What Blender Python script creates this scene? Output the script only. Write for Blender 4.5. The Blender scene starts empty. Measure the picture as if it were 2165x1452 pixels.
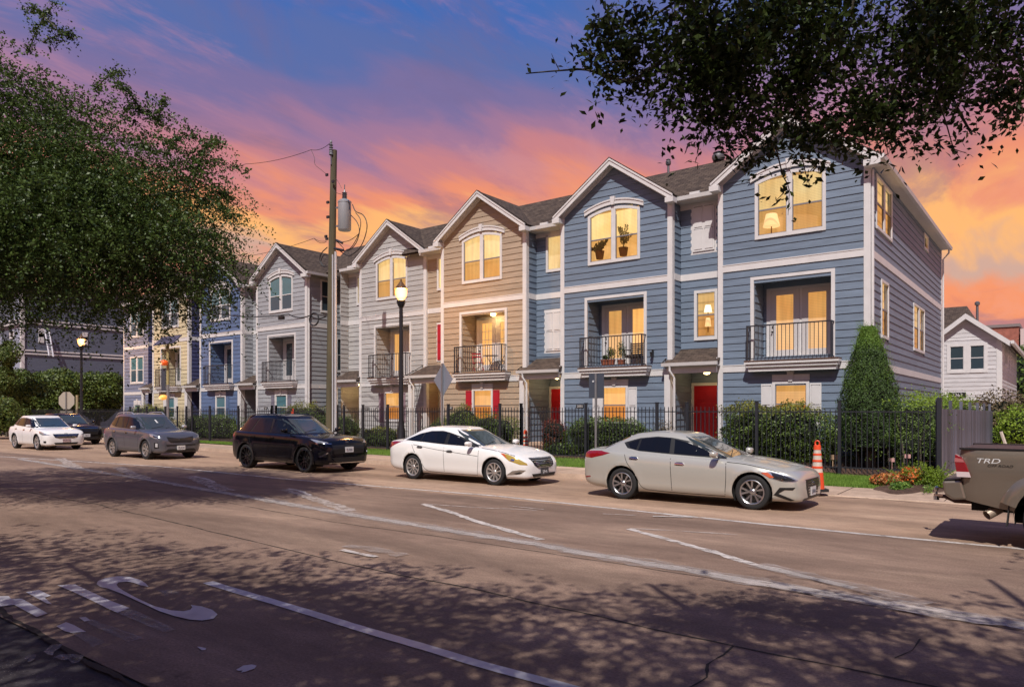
import bpy, bmesh, math, random
import numpy as np
from mathutils import Vector, Matrix, noise
from mathutils.bvhtree import BVHTree
random.seed(7); rng = np.random.default_rng(7)
S = bpy.context.scene
COL = S.collection
R = math.radians

# ------------------------------------------------------------------ camera
CAM_H = 1.82
F_PX = 1539.0; CX = 1082.5; HY = 869.0
YAW = R(37.5)
FWD = (-math.sin(YAW), math.cos(YAW)); RGT = (math.cos(YAW), math.sin(YAW))
cd = bpy.data.cameras.new('camera'); cam = bpy.data.objects.new('camera', cd); COL.objects.link(cam)
cam.location = (0, 0, CAM_H); cam.rotation_euler = (R(90), 0, YAW)
cd.sensor_width = 36; cd.lens = F_PX / 2165 * 36; cd.shift_y = (HY - 726) / 2165
cd.clip_start = 0.05; cd.clip_end = 3000
S.camera = cam

# survey helpers: where a sight line of the photograph meets a wall plane (y=), side plane (x=) or the ground (z=)
def ray(px, py):
    u = (px - CX) / F_PX
    return FWD[0] + u * RGT[0], FWD[1] + u * RGT[1], (HY - py) / F_PX
def atY(px, py, y):
    a, b, c = ray(px, py); k = y / b; return (a * k, y, CAM_H + c * k)
def atX(px, py, x):
    a, b, c = ray(px, py); k = x / a; return (x, b * k, CAM_H + c * k)
def atZ(px, py, z=0.0):
    a, b, c = ray(px, py); k = (z - CAM_H) / c; return (a * k, b * k, z)

# ------------------------------------------------------------------ light
S.view_settings.view_transform = 'Standard'; S.view_settings.look = 'None'
S.view_settings.exposure = 0.06; S.view_settings.gamma = 1.0
try: S.view_settings.use_curve_mapping = False
except Exception: pass
SUN = Vector((0.42, -1.0, 1.36)).normalized()      # direction towards the sun
sd = bpy.data.lights.new('sun', 'SUN'); sun = bpy.data.objects.new('sun', sd); COL.objects.link(sun)
sd.energy = 4.6; sd.angle = R(0.55); sd.color = (1.0, 0.94, 0.87)
sun.rotation_euler = SUN.to_track_quat('Z', 'Y').to_euler(); sun.location = (5, -8, 30)

def srgb(r, g, b, a=1.0):
    f = lambda c: (c / 255 / 12.92) if c / 255 <= 0.04045 else ((c / 255 + 0.055) / 1.055) ** 2.4
    return (f(r), f(g), f(b), a)

W = bpy.data.worlds.new('World'); S.world = W; W.use_nodes = True
def build_world():
    nt = W.node_tree; nt.nodes.clear(); N = nt.nodes.new; L = nt.links.new
    out = N('ShaderNodeOutputWorld'); bg = N('ShaderNodeBackground'); bg.inputs[1].default_value = 1.0
    tc = N('ShaderNodeTexCoord'); sep = N('ShaderNodeSeparateXYZ'); L(tc.outputs['Generated'], sep.inputs[0])
    def m(op, a, b=None, c=None):
        n = N('ShaderNodeMath'); n.operation = op
        for i, v in enumerate((a, b, c)):
            if v is None: continue
            if isinstance(v, (int, float)): n.inputs[i].default_value = v
            else: L(v, n.inputs[i])
        return n.outputs[0]
    z = sep.outputs[2]
    zz = m('ADD', m('ABSOLUTE', z), 0.16)
    cx = m('DIVIDE', sep.outputs[0], zz); cy = m('DIVIDE', sep.outputs[1], zz)
    comb = N('ShaderNodeCombineXYZ'); L(cx, comb.inputs[0]); L(cy, comb.inputs[1])
    def nz(scale, detail, rot=0.0, sc=(1, 1, 1), loc=(0, 0, 0), rough=0.55):
        mp = N('ShaderNodeMapping'); mp.inputs['Rotation'].default_value = (0, 0, rot)
        mp.inputs['Scale'].default_value = sc; mp.inputs['Location'].default_value = loc
        L(comb.outputs[0], mp.inputs[0])
        n = N('ShaderNodeTexNoise'); n.inputs['Scale'].default_value = scale; n.inputs['Detail'].default_value = detail
        n.inputs['Roughness'].default_value = rough; n.inputs['Distortion'].default_value = 0.5
        L(mp.outputs[0], n.inputs['Vector']); return n.outputs['Fac']
    d1 = nz(0.62, 5, 0, (1.5, 0.6, 1), (3.1, 0.7, 0))
    d2 = nz(2.1, 7, 0, (1.9, 0.5, 1), (7.3, 2.2, 0))
    dd = m('ADD', m('MULTIPLY', m('SUBTRACT', d1, 0.5), 0.30), m('MULTIPLY', m('SUBTRACT', d2, 0.5), 0.17))
    t = m('ADD', z, dd)
    ramp = N('ShaderNodeValToRGB'); L(t, ramp.inputs[0])
    stops = [(0.0, (176, 100, 92)), (0.07, (214, 116, 84)), (0.13, (240, 140, 84)), (0.18, (204, 160, 138)), (0.225, (250, 178, 98)),
             (0.265, (232, 138, 98)), (0.30, (196, 122, 124)), (0.34, (156, 112, 142)), (0.385, (118, 104, 150)), (0.43, (84, 102, 160)), (0.49, (60, 100, 172)), (0.75, (58, 88, 146)), (1.0, (58, 84, 138))]
    cr = ramp.color_ramp
    while len(cr.elements) > 1: cr.elements.remove(cr.elements[0])
    cr.elements[0].position = 0; cr.elements[0].color = srgb(*stops[0][1])
    for p, c in stops[1:]:
        e = cr.elements.new(p); e.color = srgb(*c)
    cr.interpolation = 'EASE'
    def mask(src, lo, hi):
        n = N('ShaderNodeMapRange'); n.interpolation_type = 'SMOOTHSTEP'; n.inputs[1].default_value = lo; n.inputs[2].default_value = hi
        L(src, n.inputs[0]); return n.outputs[0]
    def mix(a, b, f):
        n = N('ShaderNodeMix'); n.data_type = 'RGBA'
        if isinstance(f, (int, float)): n.inputs[0].default_value = f
        else: L(f, n.inputs[0])
        for s, v in ((6, a), (7, b)):
            if isinstance(v, tuple): n.inputs[s].default_value = v
            else: L(v, n.inputs[s])
        return n.outputs[2]
    # purple cloud streaks, pink lit streaks
    low = m('SUBTRACT', 1.0, mask(z, 0.24, 0.40))
    c1 = m('MULTIPLY', mask(nz(1.7, 7, 0, (1.6, 0.65, 1), (1.0, 5.5, 0), 0.64), 0.47, 0.66), 0.60)
    c2 = m('MULTIPLY', mask(nz(2.4, 7, 0, (1.8, 0.7, 1), (9.0, 1.5, 0), 0.66), 0.50, 0.70), 0.62)
    col = mix(ramp.outputs[0], mix(srgb(112, 96, 136), srgb(150, 104, 118), low), c1)
    col = mix(col, mix(srgb(172, 122, 150), srgb(236, 146, 108), low), c2)
    # low bank of purple cloud along the horizon
    bank = m('MULTIPLY', mask(m('ADD', z, m('MULTIPLY', m('SUBTRACT', nz(2.6, 5, 0, (1, 1, 1), (2, 2, 0)), 0.5), 0.10)), 0.125, 0.105), 0.6)
    col = mix(col, srgb(136, 96, 122), bank)
    sky = N('ShaderNodeTexSky'); sky.sky_type = 'NISHITA'; sky.sun_disc = False
    sky.sun_elevation = math.asin(SUN.z); sky.sun_rotation = math.atan2(SUN.x, SUN.y)
    add = N('ShaderNodeMix'); add.data_type = 'RGBA'; add.blend_type = 'ADD'; add.inputs[0].default_value = 0.010
    L(col, add.inputs[6]); L(sky.outputs[0], add.inputs[7])
    L(add.outputs[2], bg.inputs[0]); L(bg.outputs[0], out.inputs[0])
build_world()

# ------------------------------------------------------------------ materials
MATS = {}
def mat(name, col, rough=0.6, metal=0.0, var=0.0, scale=4.0, bump=0.0, bscale=30.0, coat=0.0, emit=None, estr=0.0, spec=0.5, stretch=(1, 1, 1), col2=None, subsurf=0, coord='Object'):
    if name in MATS: return MATS[name]
    m = bpy.data.materials.new(name); m.use_nodes = True; nt = m.node_tree; b = nt.nodes['Principled BSDF']
    N = nt.nodes.new; L = nt.links.new
    b.inputs['Base Color'].default_value = (*col[:3], 1); b.inputs['Roughness'].default_value = rough
    b.inputs['Metallic'].default_value = metal; b.inputs['Coat Weight'].default_value = coat; b.inputs['Coat Roughness'].default_value = 0.04
    b.inputs['Specular IOR Level'].default_value = spec
    if var or bump or col2:
        tc = N('ShaderNodeTexCoord'); mp = N('ShaderNodeMapping'); mp.inputs['Scale'].default_value = stretch
        L(tc.outputs[coord], mp.inputs[0])
    if var or col2:
        n = N('ShaderNodeTexNoise'); n.inputs['Scale'].default_value = scale; n.inputs['Detail'].default_value = 6; n.inputs['Roughness'].default_value = 0.62
        L(mp.outputs[0], n.inputs['Vector'])
        rp = N('ShaderNodeValToRGB'); rp.color_ramp.elements[0].position = 0.32; rp.color_ramp.elements[1].position = 0.68
        if col2: rp.color_ramp.elements[0].color = (*col[:3], 1); rp.color_ramp.elements[1].color = (*col2[:3], 1)
        else:
            rp.color_ramp.elements[0].color = (*[c * (1 - var) for c in col[:3]], 1); rp.color_ramp.elements[1].color = (*[min(1, c * (1 + var)) for c in col[:3]], 1)
        L(n.outputs['Fac'], rp.inputs[0]); L(rp.outputs[0], b.inputs['Base Color'])
    if bump:
        n2 = N('ShaderNodeTexNoise'); n2.inputs['Scale'].default_value = bscale; n2.inputs['Detail'].default_value = 5
        L(mp.outputs[0], n2.inputs['Vector'])
        bp = N('ShaderNodeBump'); bp.inputs['Strength'].default_value = bump; bp.inputs['Distance'].default_value = 0.02
        L(n2.outputs['Fac'], bp.inputs['Height']); L(bp.outputs[0], b.inputs['Normal'])
    if emit: b.inputs['Emission Color'].default_value = (*emit[:3], 1); b.inputs['Emission Strength'].default_value = estr
    MATS[name] = m; return m

def plank_mat(name, rgb, spread=.45):
    m = mat(name, srgb(*rgb)[:3], .6, var=.3, scale=9, stretch=(1, 1, .12), bump=.3, bscale=14); nt = m.node_tree; b = nt.nodes['Principled BSDF']
    src = b.inputs['Base Color'].links[0].from_socket; info = nt.nodes.new('ShaderNodeObjectInfo'); mr = nt.nodes.new('ShaderNodeMapRange'); mr.inputs[3].default_value = 1 - spread; mr.inputs[4].default_value = 1 + spread
    vm = nt.nodes.new('ShaderNodeVectorMath'); vm.operation = 'SCALE'; nt.links.new(info.outputs['Random'], mr.inputs[0]); nt.links.new(src, vm.inputs[0]); nt.links.new(mr.outputs[0], vm.inputs['Scale']); nt.links.new(vm.outputs[0], b.inputs['Base Color']); return m
def siding_mat(name, rgb):
    """painted fibre-cement boards: each board object a slightly different tint, faint streaks"""
    if name in MATS: return MATS[name]
    c = srgb(*rgb)
    m = bpy.data.materials.new(name); m.use_nodes = True; nt = m.node_tree; b = nt.nodes['Principled BSDF']; N = nt.nodes.new; L = nt.links.new
    b.inputs['Roughness'].default_value = 0.55
    tc = N('ShaderNodeTexCoord'); geo = N('ShaderNodeNewGeometry'); info = N('ShaderNodeObjectInfo')
    mp = N('ShaderNodeMapping'); mp.inputs['Scale'].default_value = (0.5, 0.5, 5); L(geo.outputs['Position'], mp.inputs[0])
    n = N('ShaderNodeTexNoise'); n.inputs['Scale'].default_value = 3; n.inputs['Detail'].default_value = 7; n.inputs['Roughness'].default_value = 0.7; L(mp.outputs[0], n.inputs['Vector'])
    mr = N('ShaderNodeMapRange'); mr.inputs[1].default_value = .25; mr.inputs[2].default_value = .75; mr.inputs[3].default_value = 0.74; mr.inputs[4].default_value = 1.22; L(n.outputs['Fac'], mr.inputs[0])
    mr2 = N('ShaderNodeMapRange'); mr2.inputs[3].default_value = 0.93; mr2.inputs[4].default_value = 1.07; L(info.outputs['Random'], mr2.inputs[0])
    mu = N('ShaderNodeMath'); mu.operation = 'MULTIPLY'; L(mr.outputs[0], mu.inputs[0]); L(mr2.outputs[0], mu.inputs[1])
    vm = N('ShaderNodeVectorMath'); vm.operation = 'SCALE'; vm.inputs[0].default_value = c[:3]; L(mu.outputs[0], vm.inputs['Scale'])
    L(vm.outputs[0], b.inputs['Base Color'])
    n2 = N('ShaderNodeTexNoise'); n2.inputs['Scale'].default_value = 25; n2.inputs['Detail'].default_value = 4
    mp2 = N('ShaderNodeMapping'); mp2.inputs['Scale'].default_value = (0.25, 0.25, 3); L(geo.outputs['Position'], mp2.inputs[0]); L(mp2.outputs[0], n2.inputs['Vector'])
    bp = N('ShaderNodeBump'); bp.inputs['Strength'].default_value = 0.25; bp.inputs['Distance'].default_value = 0.01; L(n2.outputs['Fac'], bp.inputs['Height']); L(bp.outputs[0], b.inputs['Normal'])
    MATS[name] = m; return m

def shingle_mat(name, c1, c2):
    m = bpy.data.materials.new(name); m.use_nodes = True; nt = m.node_tree; b = nt.nodes['Principled BSDF']; N = nt.nodes.new; L = nt.links.new
    b.inputs['Roughness'].default_value = 0.93; b.inputs['Specular IOR Level'].default_value = 0.2
    uv = N('ShaderNodeUVMap'); br = N('ShaderNodeTexBrick'); L(uv.outputs[0], br.inputs['Vector'])
    br.inputs['Scale'].default_value = 1.0; br.inputs['Brick Width'].default_value = 0.26; br.inputs['Row Height'].default_value = 0.14; br.inputs['Mortar Size'].default_value = 0.008
    br.inputs['Color1'].default_value = (*c1, 1); br.inputs['Color2'].default_value = (*c2, 1); br.inputs['Mortar'].default_value = (*[c * 0.3 for c in c1], 1)
    n = N('ShaderNodeTexNoise'); n.inputs['Scale'].default_value = 5; n.inputs['Detail'].default_value = 8; L(uv.outputs[0], n.inputs['Vector'])
    mr = N('ShaderNodeMapRange'); mr.inputs[3].default_value = 0.45; mr.inputs[4].default_value = 1.55; L(n.outputs['Fac'], mr.inputs[0])
    vm = N('ShaderNodeVectorMath'); vm.operation = 'SCALE'; L(br.outputs['Color'], vm.inputs[0]); L(mr.outputs[0], vm.inputs['Scale']); L(vm.outputs[0], b.inputs['Base Color'])
    bp = N('ShaderNodeBump'); bp.inputs['Strength'].default_value = 0.9; bp.inputs['Distance'].default_value = 0.02; bp.invert = True
    L(br.outputs['Fac'], bp.inputs['Height']); L(bp.outputs[0], b.inputs['Normal'])
    MATS[name] = m; return m

def leaf_mat(name, c1, c2, rough=0.5, trans=0.25):
    if name in MATS: return MATS[name]
    m = bpy.data.materials.new(name); m.use_nodes = True; nt = m.node_tree; N = nt.nodes.new; L = nt.links.new
    b = nt.nodes['Principled BSDF']; out = nt.nodes['Material Output']
    geo = N('ShaderNodeNewGeometry')
    n = N('ShaderNodeTexNoise'); n.inputs['Scale'].default_value = 1.3; n.inputs['Detail'].default_value = 3; L(geo.outputs['Position'], n.inputs['Vector'])
    ad = N('ShaderNodeMath'); ad.operation = 'ADD'; mu = N('ShaderNodeMath'); mu.operation = 'MULTIPLY'; mu.inputs[1].default_value = 0.75
    L(geo.outputs['Random Per Island'], mu.inputs[0]); L(mu.outputs[0], ad.inputs[0]); L(n.outputs['Fac'], ad.inputs[1])
    rp = N('ShaderNodeValToRGB'); rp.color_ramp.elements[0].position = 0.5; rp.color_ramp.elements[1].position = 1.15
    rp.color_ramp.elements[0].color = (*c1, 1); rp.color_ramp.elements[1].position = 1.0; rp.color_ramp.elements[1].color = (*c2, 1)
    L(ad.outputs[0], rp.inputs[0]); L(rp.outputs[0], b.inputs['Base Color']); b.inputs['Roughness'].default_value = rough
    b.inputs['Specular IOR Level'].default_value = 0.35
    tr = N('ShaderNodeBsdfTranslucent'); L(rp.outputs[0], tr.inputs[0]); mx = N('ShaderNodeMixShader'); mx.inputs[0].default_value = trans
    L(b.outputs[0], mx.inputs[1]); L(tr.outputs[0], mx.inputs[2]); L(mx.outputs[0], out.inputs[0])
    MATS[name] = m; return m

def blind_mat(name, top, bot, estr, slat=0.05, vertical=False):
    """drawn blinds glowing from the lamps in the room behind"""
    if name in MATS: return MATS[name]
    m = bpy.data.materials.new(name); m.use_nodes = True; nt = m.node_tree; b = nt.nodes['Principled BSDF']; N = nt.nodes.new; L = nt.links.new
    geo = N('ShaderNodeNewGeometry'); sep = N('ShaderNodeSeparateXYZ'); L(geo.outputs['Position'], sep.inputs[0])
    sn = N('ShaderNodeMath'); sn.operation = 'MULTIPLY'; sn.inputs[1].default_value = 6.283 / slat; L(sep.outputs[2], sn.inputs[0])
    s2 = N('ShaderNodeMath'); s2.operation = 'SINE'; L(sn.outputs[0], s2.inputs[0])
    mr = N('ShaderNodeMapRange'); mr.inputs[1].default_value = -1; mr.inputs[2].default_value = -0.55; mr.inputs[3].default_value = 0.66; mr.inputs[4].default_value = 1.0; L(s2.outputs[0], mr.inputs[0])
    n = N('ShaderNodeTexNoise'); n.inputs['Scale'].default_value = 1.1; n.inputs['Detail'].default_value = 2; L(geo.outputs['Position'], n.inputs['Vector'])
    rp = N('ShaderNodeValToRGB'); rp.color_ramp.elements[0].position = 0.3; rp.color_ramp.elements[1].position = 0.7
    rp.color_ramp.elements[0].color = srgb(*bot); rp.color_ramp.elements[1].color = srgb(*top); L(n.outputs['Fac'], rp.inputs[0])
    info = N('ShaderNodeObjectInfo'); mo = N('ShaderNodeMapRange'); mo.inputs[3].default_value = 0.68; mo.inputs[4].default_value = 1.10; L(info.outputs['Random'], mo.inputs[0])
    mpf = N('ShaderNodeMapping'); mpf.inputs['Scale'].default_value = (3.2, 3.2, .25); L(geo.outputs['Position'], mpf.inputs[0]); nf = N('ShaderNodeTexNoise'); nf.inputs['Scale'].default_value = 2.4; nf.inputs['Detail'].default_value = 3; L(mpf.outputs[0], nf.inputs['Vector'])
    mf = N('ShaderNodeMapRange'); mf.inputs[1].default_value = .3; mf.inputs[2].default_value = .7; mf.inputs[3].default_value = .82; mf.inputs[4].default_value = 1.1; L(nf.outputs['Fac'], mf.inputs[0])
    q1 = N('ShaderNodeMath'); q1.operation = 'MULTIPLY'; L(mo.outputs[0], q1.inputs[0]); L(mf.outputs[0], q1.inputs[1]); q2 = N('ShaderNodeMath'); q2.operation = 'MULTIPLY'; L(q1.outputs[0], q2.inputs[0]); L(mr.outputs[0], q2.inputs[1])
    vm = N('ShaderNodeVectorMath'); vm.operation = 'SCALE'; L(rp.outputs[0], vm.inputs[0]); L(q2.outputs[0], vm.inputs['Scale'])
    b.inputs['Base Color'].default_value = (0.25, 0.2, 0.15, 1); b.inputs['Roughness'].default_value = 0.8
    L(vm.outputs[0], b.inputs['Emission Color']); b.inputs['Emission Strength'].default_value = estr
    MATS[name] = m; return m

def glass_mat(name, tint=(1, 1, 1), refl=0.12):
    m = bpy.data.materials.new(name); m.use_nodes = True; nt = m.node_tree; N = nt.nodes.new; L = nt.links.new
    nt.nodes.remove(nt.nodes['Principled BSDF']); out = nt.nodes['Material Output']
    t = N('ShaderNodeBsdfTransparent'); t.inputs[0].default_value = (*tint, 1); g = N('ShaderNodeBsdfGlossy'); g.inputs['Roughness'].default_value = 0.02
    lw = N('ShaderNodeLayerWeight'); lw.inputs[0].default_value = 0.35
    mr = N('ShaderNodeMapRange'); mr.inputs[3].default_value = refl * 0.5; mr.inputs[4].default_value = min(1, refl * 4); L(lw.outputs['Fresnel'], mr.inputs[0])
    mx = N('ShaderNodeMixShader'); L(mr.outputs[0], mx.inputs[0]); L(t.outputs[0], mx.inputs[1]); L(g.outputs[0], mx.inputs[2]); L(mx.outputs[0], out.inputs[0])
    MATS[name] = m; return m

# ------------------------------------------------------------------ mesh helpers
class MB:
    def __init__(s): s.v = []; s.f = []; s.m = []
    def add(s, vs, fs, mi=0):
        o = len(s.v); s.v += [tuple(p) for p in vs]; s.f += [tuple(i + o for i in f) for f in fs]; s.m += [mi] * len(fs); return s
    def box(s, x0, y0, z0, x1, y1, z1, mi=0):
        v = [(x0, y0, z0), (x1, y0, z0), (x1, y1, z0), (x0, y1, z0), (x0, y0, z1), (x1, y0, z1), (x1, y1, z1), (x0, y1, z1)]
        return s.add(v, [(0, 3, 2, 1), (4, 5, 6, 7), (0, 1, 5, 4), (1, 2, 6, 5), (2, 3, 7, 6), (3, 0, 4, 7)], mi)
    def prism(s, poly, axis, a, b, mi=0):
        """poly: 2-D points; axis 'y': poly is (x,z) from y=a to b; 'x': (y,z); 'z': (x,y)"""
        def P(p, t): return {'y': (p[0], t, p[1]), 'x': (t, p[0], p[1]), 'z': (p[0], p[1], t)}[axis]
        n = len(poly); v = [P(p, a) for p in poly] + [P(p, b) for p in poly]
        f = [tuple(range(n)), tuple(range(2 * n - 1, n - 1, -1))] + [(i, i + n, (i + 1) % n + n, (i + 1) % n) for i in range(n)]
        return s.add(v, f, mi)
    def tube(s, pts, r, seg=6, mi=0, caps=True):
        pts = [Vector(p) for p in pts]; n = len(pts); rr = r if isinstance(r, (list, tuple)) else [r] * n
        vs = []; up = Vector((0, 0, 1))
        for i, p in enumerate(pts):
            d = (pts[min(i + 1, n - 1)] - pts[max(i - 1, 0)])
            d = d.normalized() if d.length > 1e-9 else Vector((0, 0, 1))
            a = d.cross(up) if abs(d.z) < 0.95 else d.cross(Vector((0, 1, 0)))
            a.normalize(); b = d.cross(a)
            for k in range(seg):
                t = 2 * math.pi * k / seg; vs.append(p + (a * math.cos(t) + b * math.sin(t)) * rr[i])
        fs = [(i * seg + k, i * seg + (k + 1) % seg, (i + 1) * seg + (k + 1) % seg, (i + 1) * seg + k) for i in range(n - 1) for k in range(seg)]
        if caps: fs += [tuple(range(seg))[::-1], tuple(range((n - 1) * seg, n * seg))]
        return s.add(vs, fs, mi)
    def lathe(s, prof, c=(0, 0, 0), seg=20, mi=0, axis='z', cap=True):
        """prof: (r, h) list"""
        vs = []
        for r, h in prof:
            for k in range(seg):
                t = 2 * math.pi * k / seg; a, b = r * math.cos(t), r * math.sin(t)
                vs.append((c[0] + a, c[1] + b, c[2] + h) if axis == 'z' else (c[0] + a, c[1] + h, c[2] + b))
        n = len(prof)
        fs = [(i * seg + k, i * seg + (k + 1) % seg, (i + 1) * seg + (k + 1) % seg, (i + 1) * seg + k) for i in range(n - 1) for k in range(seg)]
        if cap and prof[0][0] > 1e-4: fs.append(tuple(range(seg))[::-1])
        if cap and prof[-1][0] > 1e-4: fs.append(tuple(range((n - 1) * seg, n * seg)))
        return s.add(vs, fs, mi)
    def mesh(s, name, mats, smooth=False):
        me = bpy.data.meshes.new(name); me.from_pydata(s.v, [], s.f)
        for m in (mats if isinstance(mats, (list, tuple)) else [mats]): me.materials.append(m)
        if any(s.m): me.polygons.foreach_set('material_index', s.m)
        bm = bmesh.new(); bm.from_mesh(me); bmesh.ops.recalc_face_normals(bm, faces=bm.faces); bm.to_mesh(me); bm.free()
        if smooth: shade(me, smooth)
        me.update(); return me
    def build(s, name, mats, parent=None, loc=None, rot=None, smooth=False, bevel=0):
        o = link(name, s.mesh(name, mats, smooth), parent, loc, rot)
        if bevel:
            b = o.modifiers.new('bevel', 'BEVEL'); b.width = bevel; b.segments = 2; b.limit_method = 'ANGLE'
        return o
def shade(me, ang=True):
    me.polygons.foreach_set('use_smooth', [True] * len(me.polygons))
    a = R(35) if ang is True else R(ang)
    try: me.set_sharp_from_angle(angle=a)
    except Exception: pass
def link(name, data, parent=None, loc=None, rot=None, scale=None):
    o = bpy.data.objects.new(name, data); COL.objects.link(o)
    if parent is not None: o.parent = parent
    if loc is not None: o.location = loc
    if rot is not None: o.rotation_euler = rot if hasattr(rot, '__len__') else (0, 0, rot)
    if scale is not None: o.scale = scale
    return o
def tag(o, label=None, cat=None, group=None, kind=None):
    if label: o['label'] = label
    if cat: o['category'] = cat
    if group: o['group'] = group
    if kind: o['kind'] = kind
    return o
def thing(name, label, cat, loc=(0, 0, 0), rz=0.0, group=None):
    o = link(name, None, None, loc, rz); o.empty_display_size = 0.3; return tag(o, label, cat, group)
def struct(o): o['kind'] = 'structure'; return o
def copy_tree(o, parent=None):
    c = o.copy(); COL.objects.link(c)
    if parent is not None: c.parent = parent
    for ch in list(o.children): copy_tree(ch, c)
    return c
def text_mesh(txt, size, depth=0.004, font_scale=(1, 1), shear=0.0):
    cu = bpy.data.curves.new('txt', 'FONT'); cu.body = txt; cu.size = size; cu.extrude = depth; cu.align_x = 'CENTER'; cu.align_y = 'CENTER'; cu.shear = shear
    o = bpy.data.objects.new('txt', cu); COL.objects.link(o); dg = bpy.context.evaluated_depsgraph_get(); dg.update()
    me = bpy.data.meshes.new_from_object(o.evaluated_get(dg)); bpy.data.objects.remove(o); 
    if font_scale != (1, 1): me.transform(Matrix.Diagonal((font_scale[0], font_scale[1], 1, 1)))
    return me
def uv_planar(me, fn):
    uvl = me.uv_layers.new(name='UVMap')
    for lp in me.loops: uvl.data[lp.index].uv = fn(me.vertices[lp.vertex_index].co)

# leaf meshes, built as arrays
def leaves_mesh(name, cen, nrm, size, m, aspect=0.5, fold=0.0):
    """one rhombic leaf (two triangles folded along the midrib) per centre"""
    n = len(cen); cen = np.asarray(cen, float); nrm = np.asarray(nrm, float); size = np.asarray(size, float).reshape(-1, 1)
    nrm /= np.linalg.norm(nrm, axis=1, keepdims=True) + 1e-9
    ref = rng.normal(size=(n, 3)); a = np.cross(nrm, ref); a /= np.linalg.norm(a, axis=1, keepdims=True) + 1e-9; b = np.cross(nrm, a)
    V = np.empty((n, 4, 3))
    V[:, 0] = cen - a * size * 0.5; V[:, 1] = cen - a * size * 0.05 + b * size * aspect * 0.5 + nrm * size * fold
    V[:, 2] = cen + a * size * 0.5; V[:, 3] = cen - a * size * 0.05 - b * size * aspect * 0.5 + nrm * size * fold
    me = bpy.data.meshes.new(name); me.vertices.add(4 * n); me.vertices.foreach_set('co', V.reshape(-1))
    me.loops.add(4 * n); me.loops.foreach_set('vertex_index', np.arange(4 * n, dtype=np.int32))
    me.polygons.add(n); me.polygons.foreach_set('loop_start', np.arange(0, 4 * n, 4, dtype=np.int32))
    try: me.polygons.foreach_set('loop_total', np.full(n, 4, dtype=np.int32))
    except Exception: pass
    me.materials.append(m); me.update(calc_edges=True); me.validate(); return me
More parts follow.
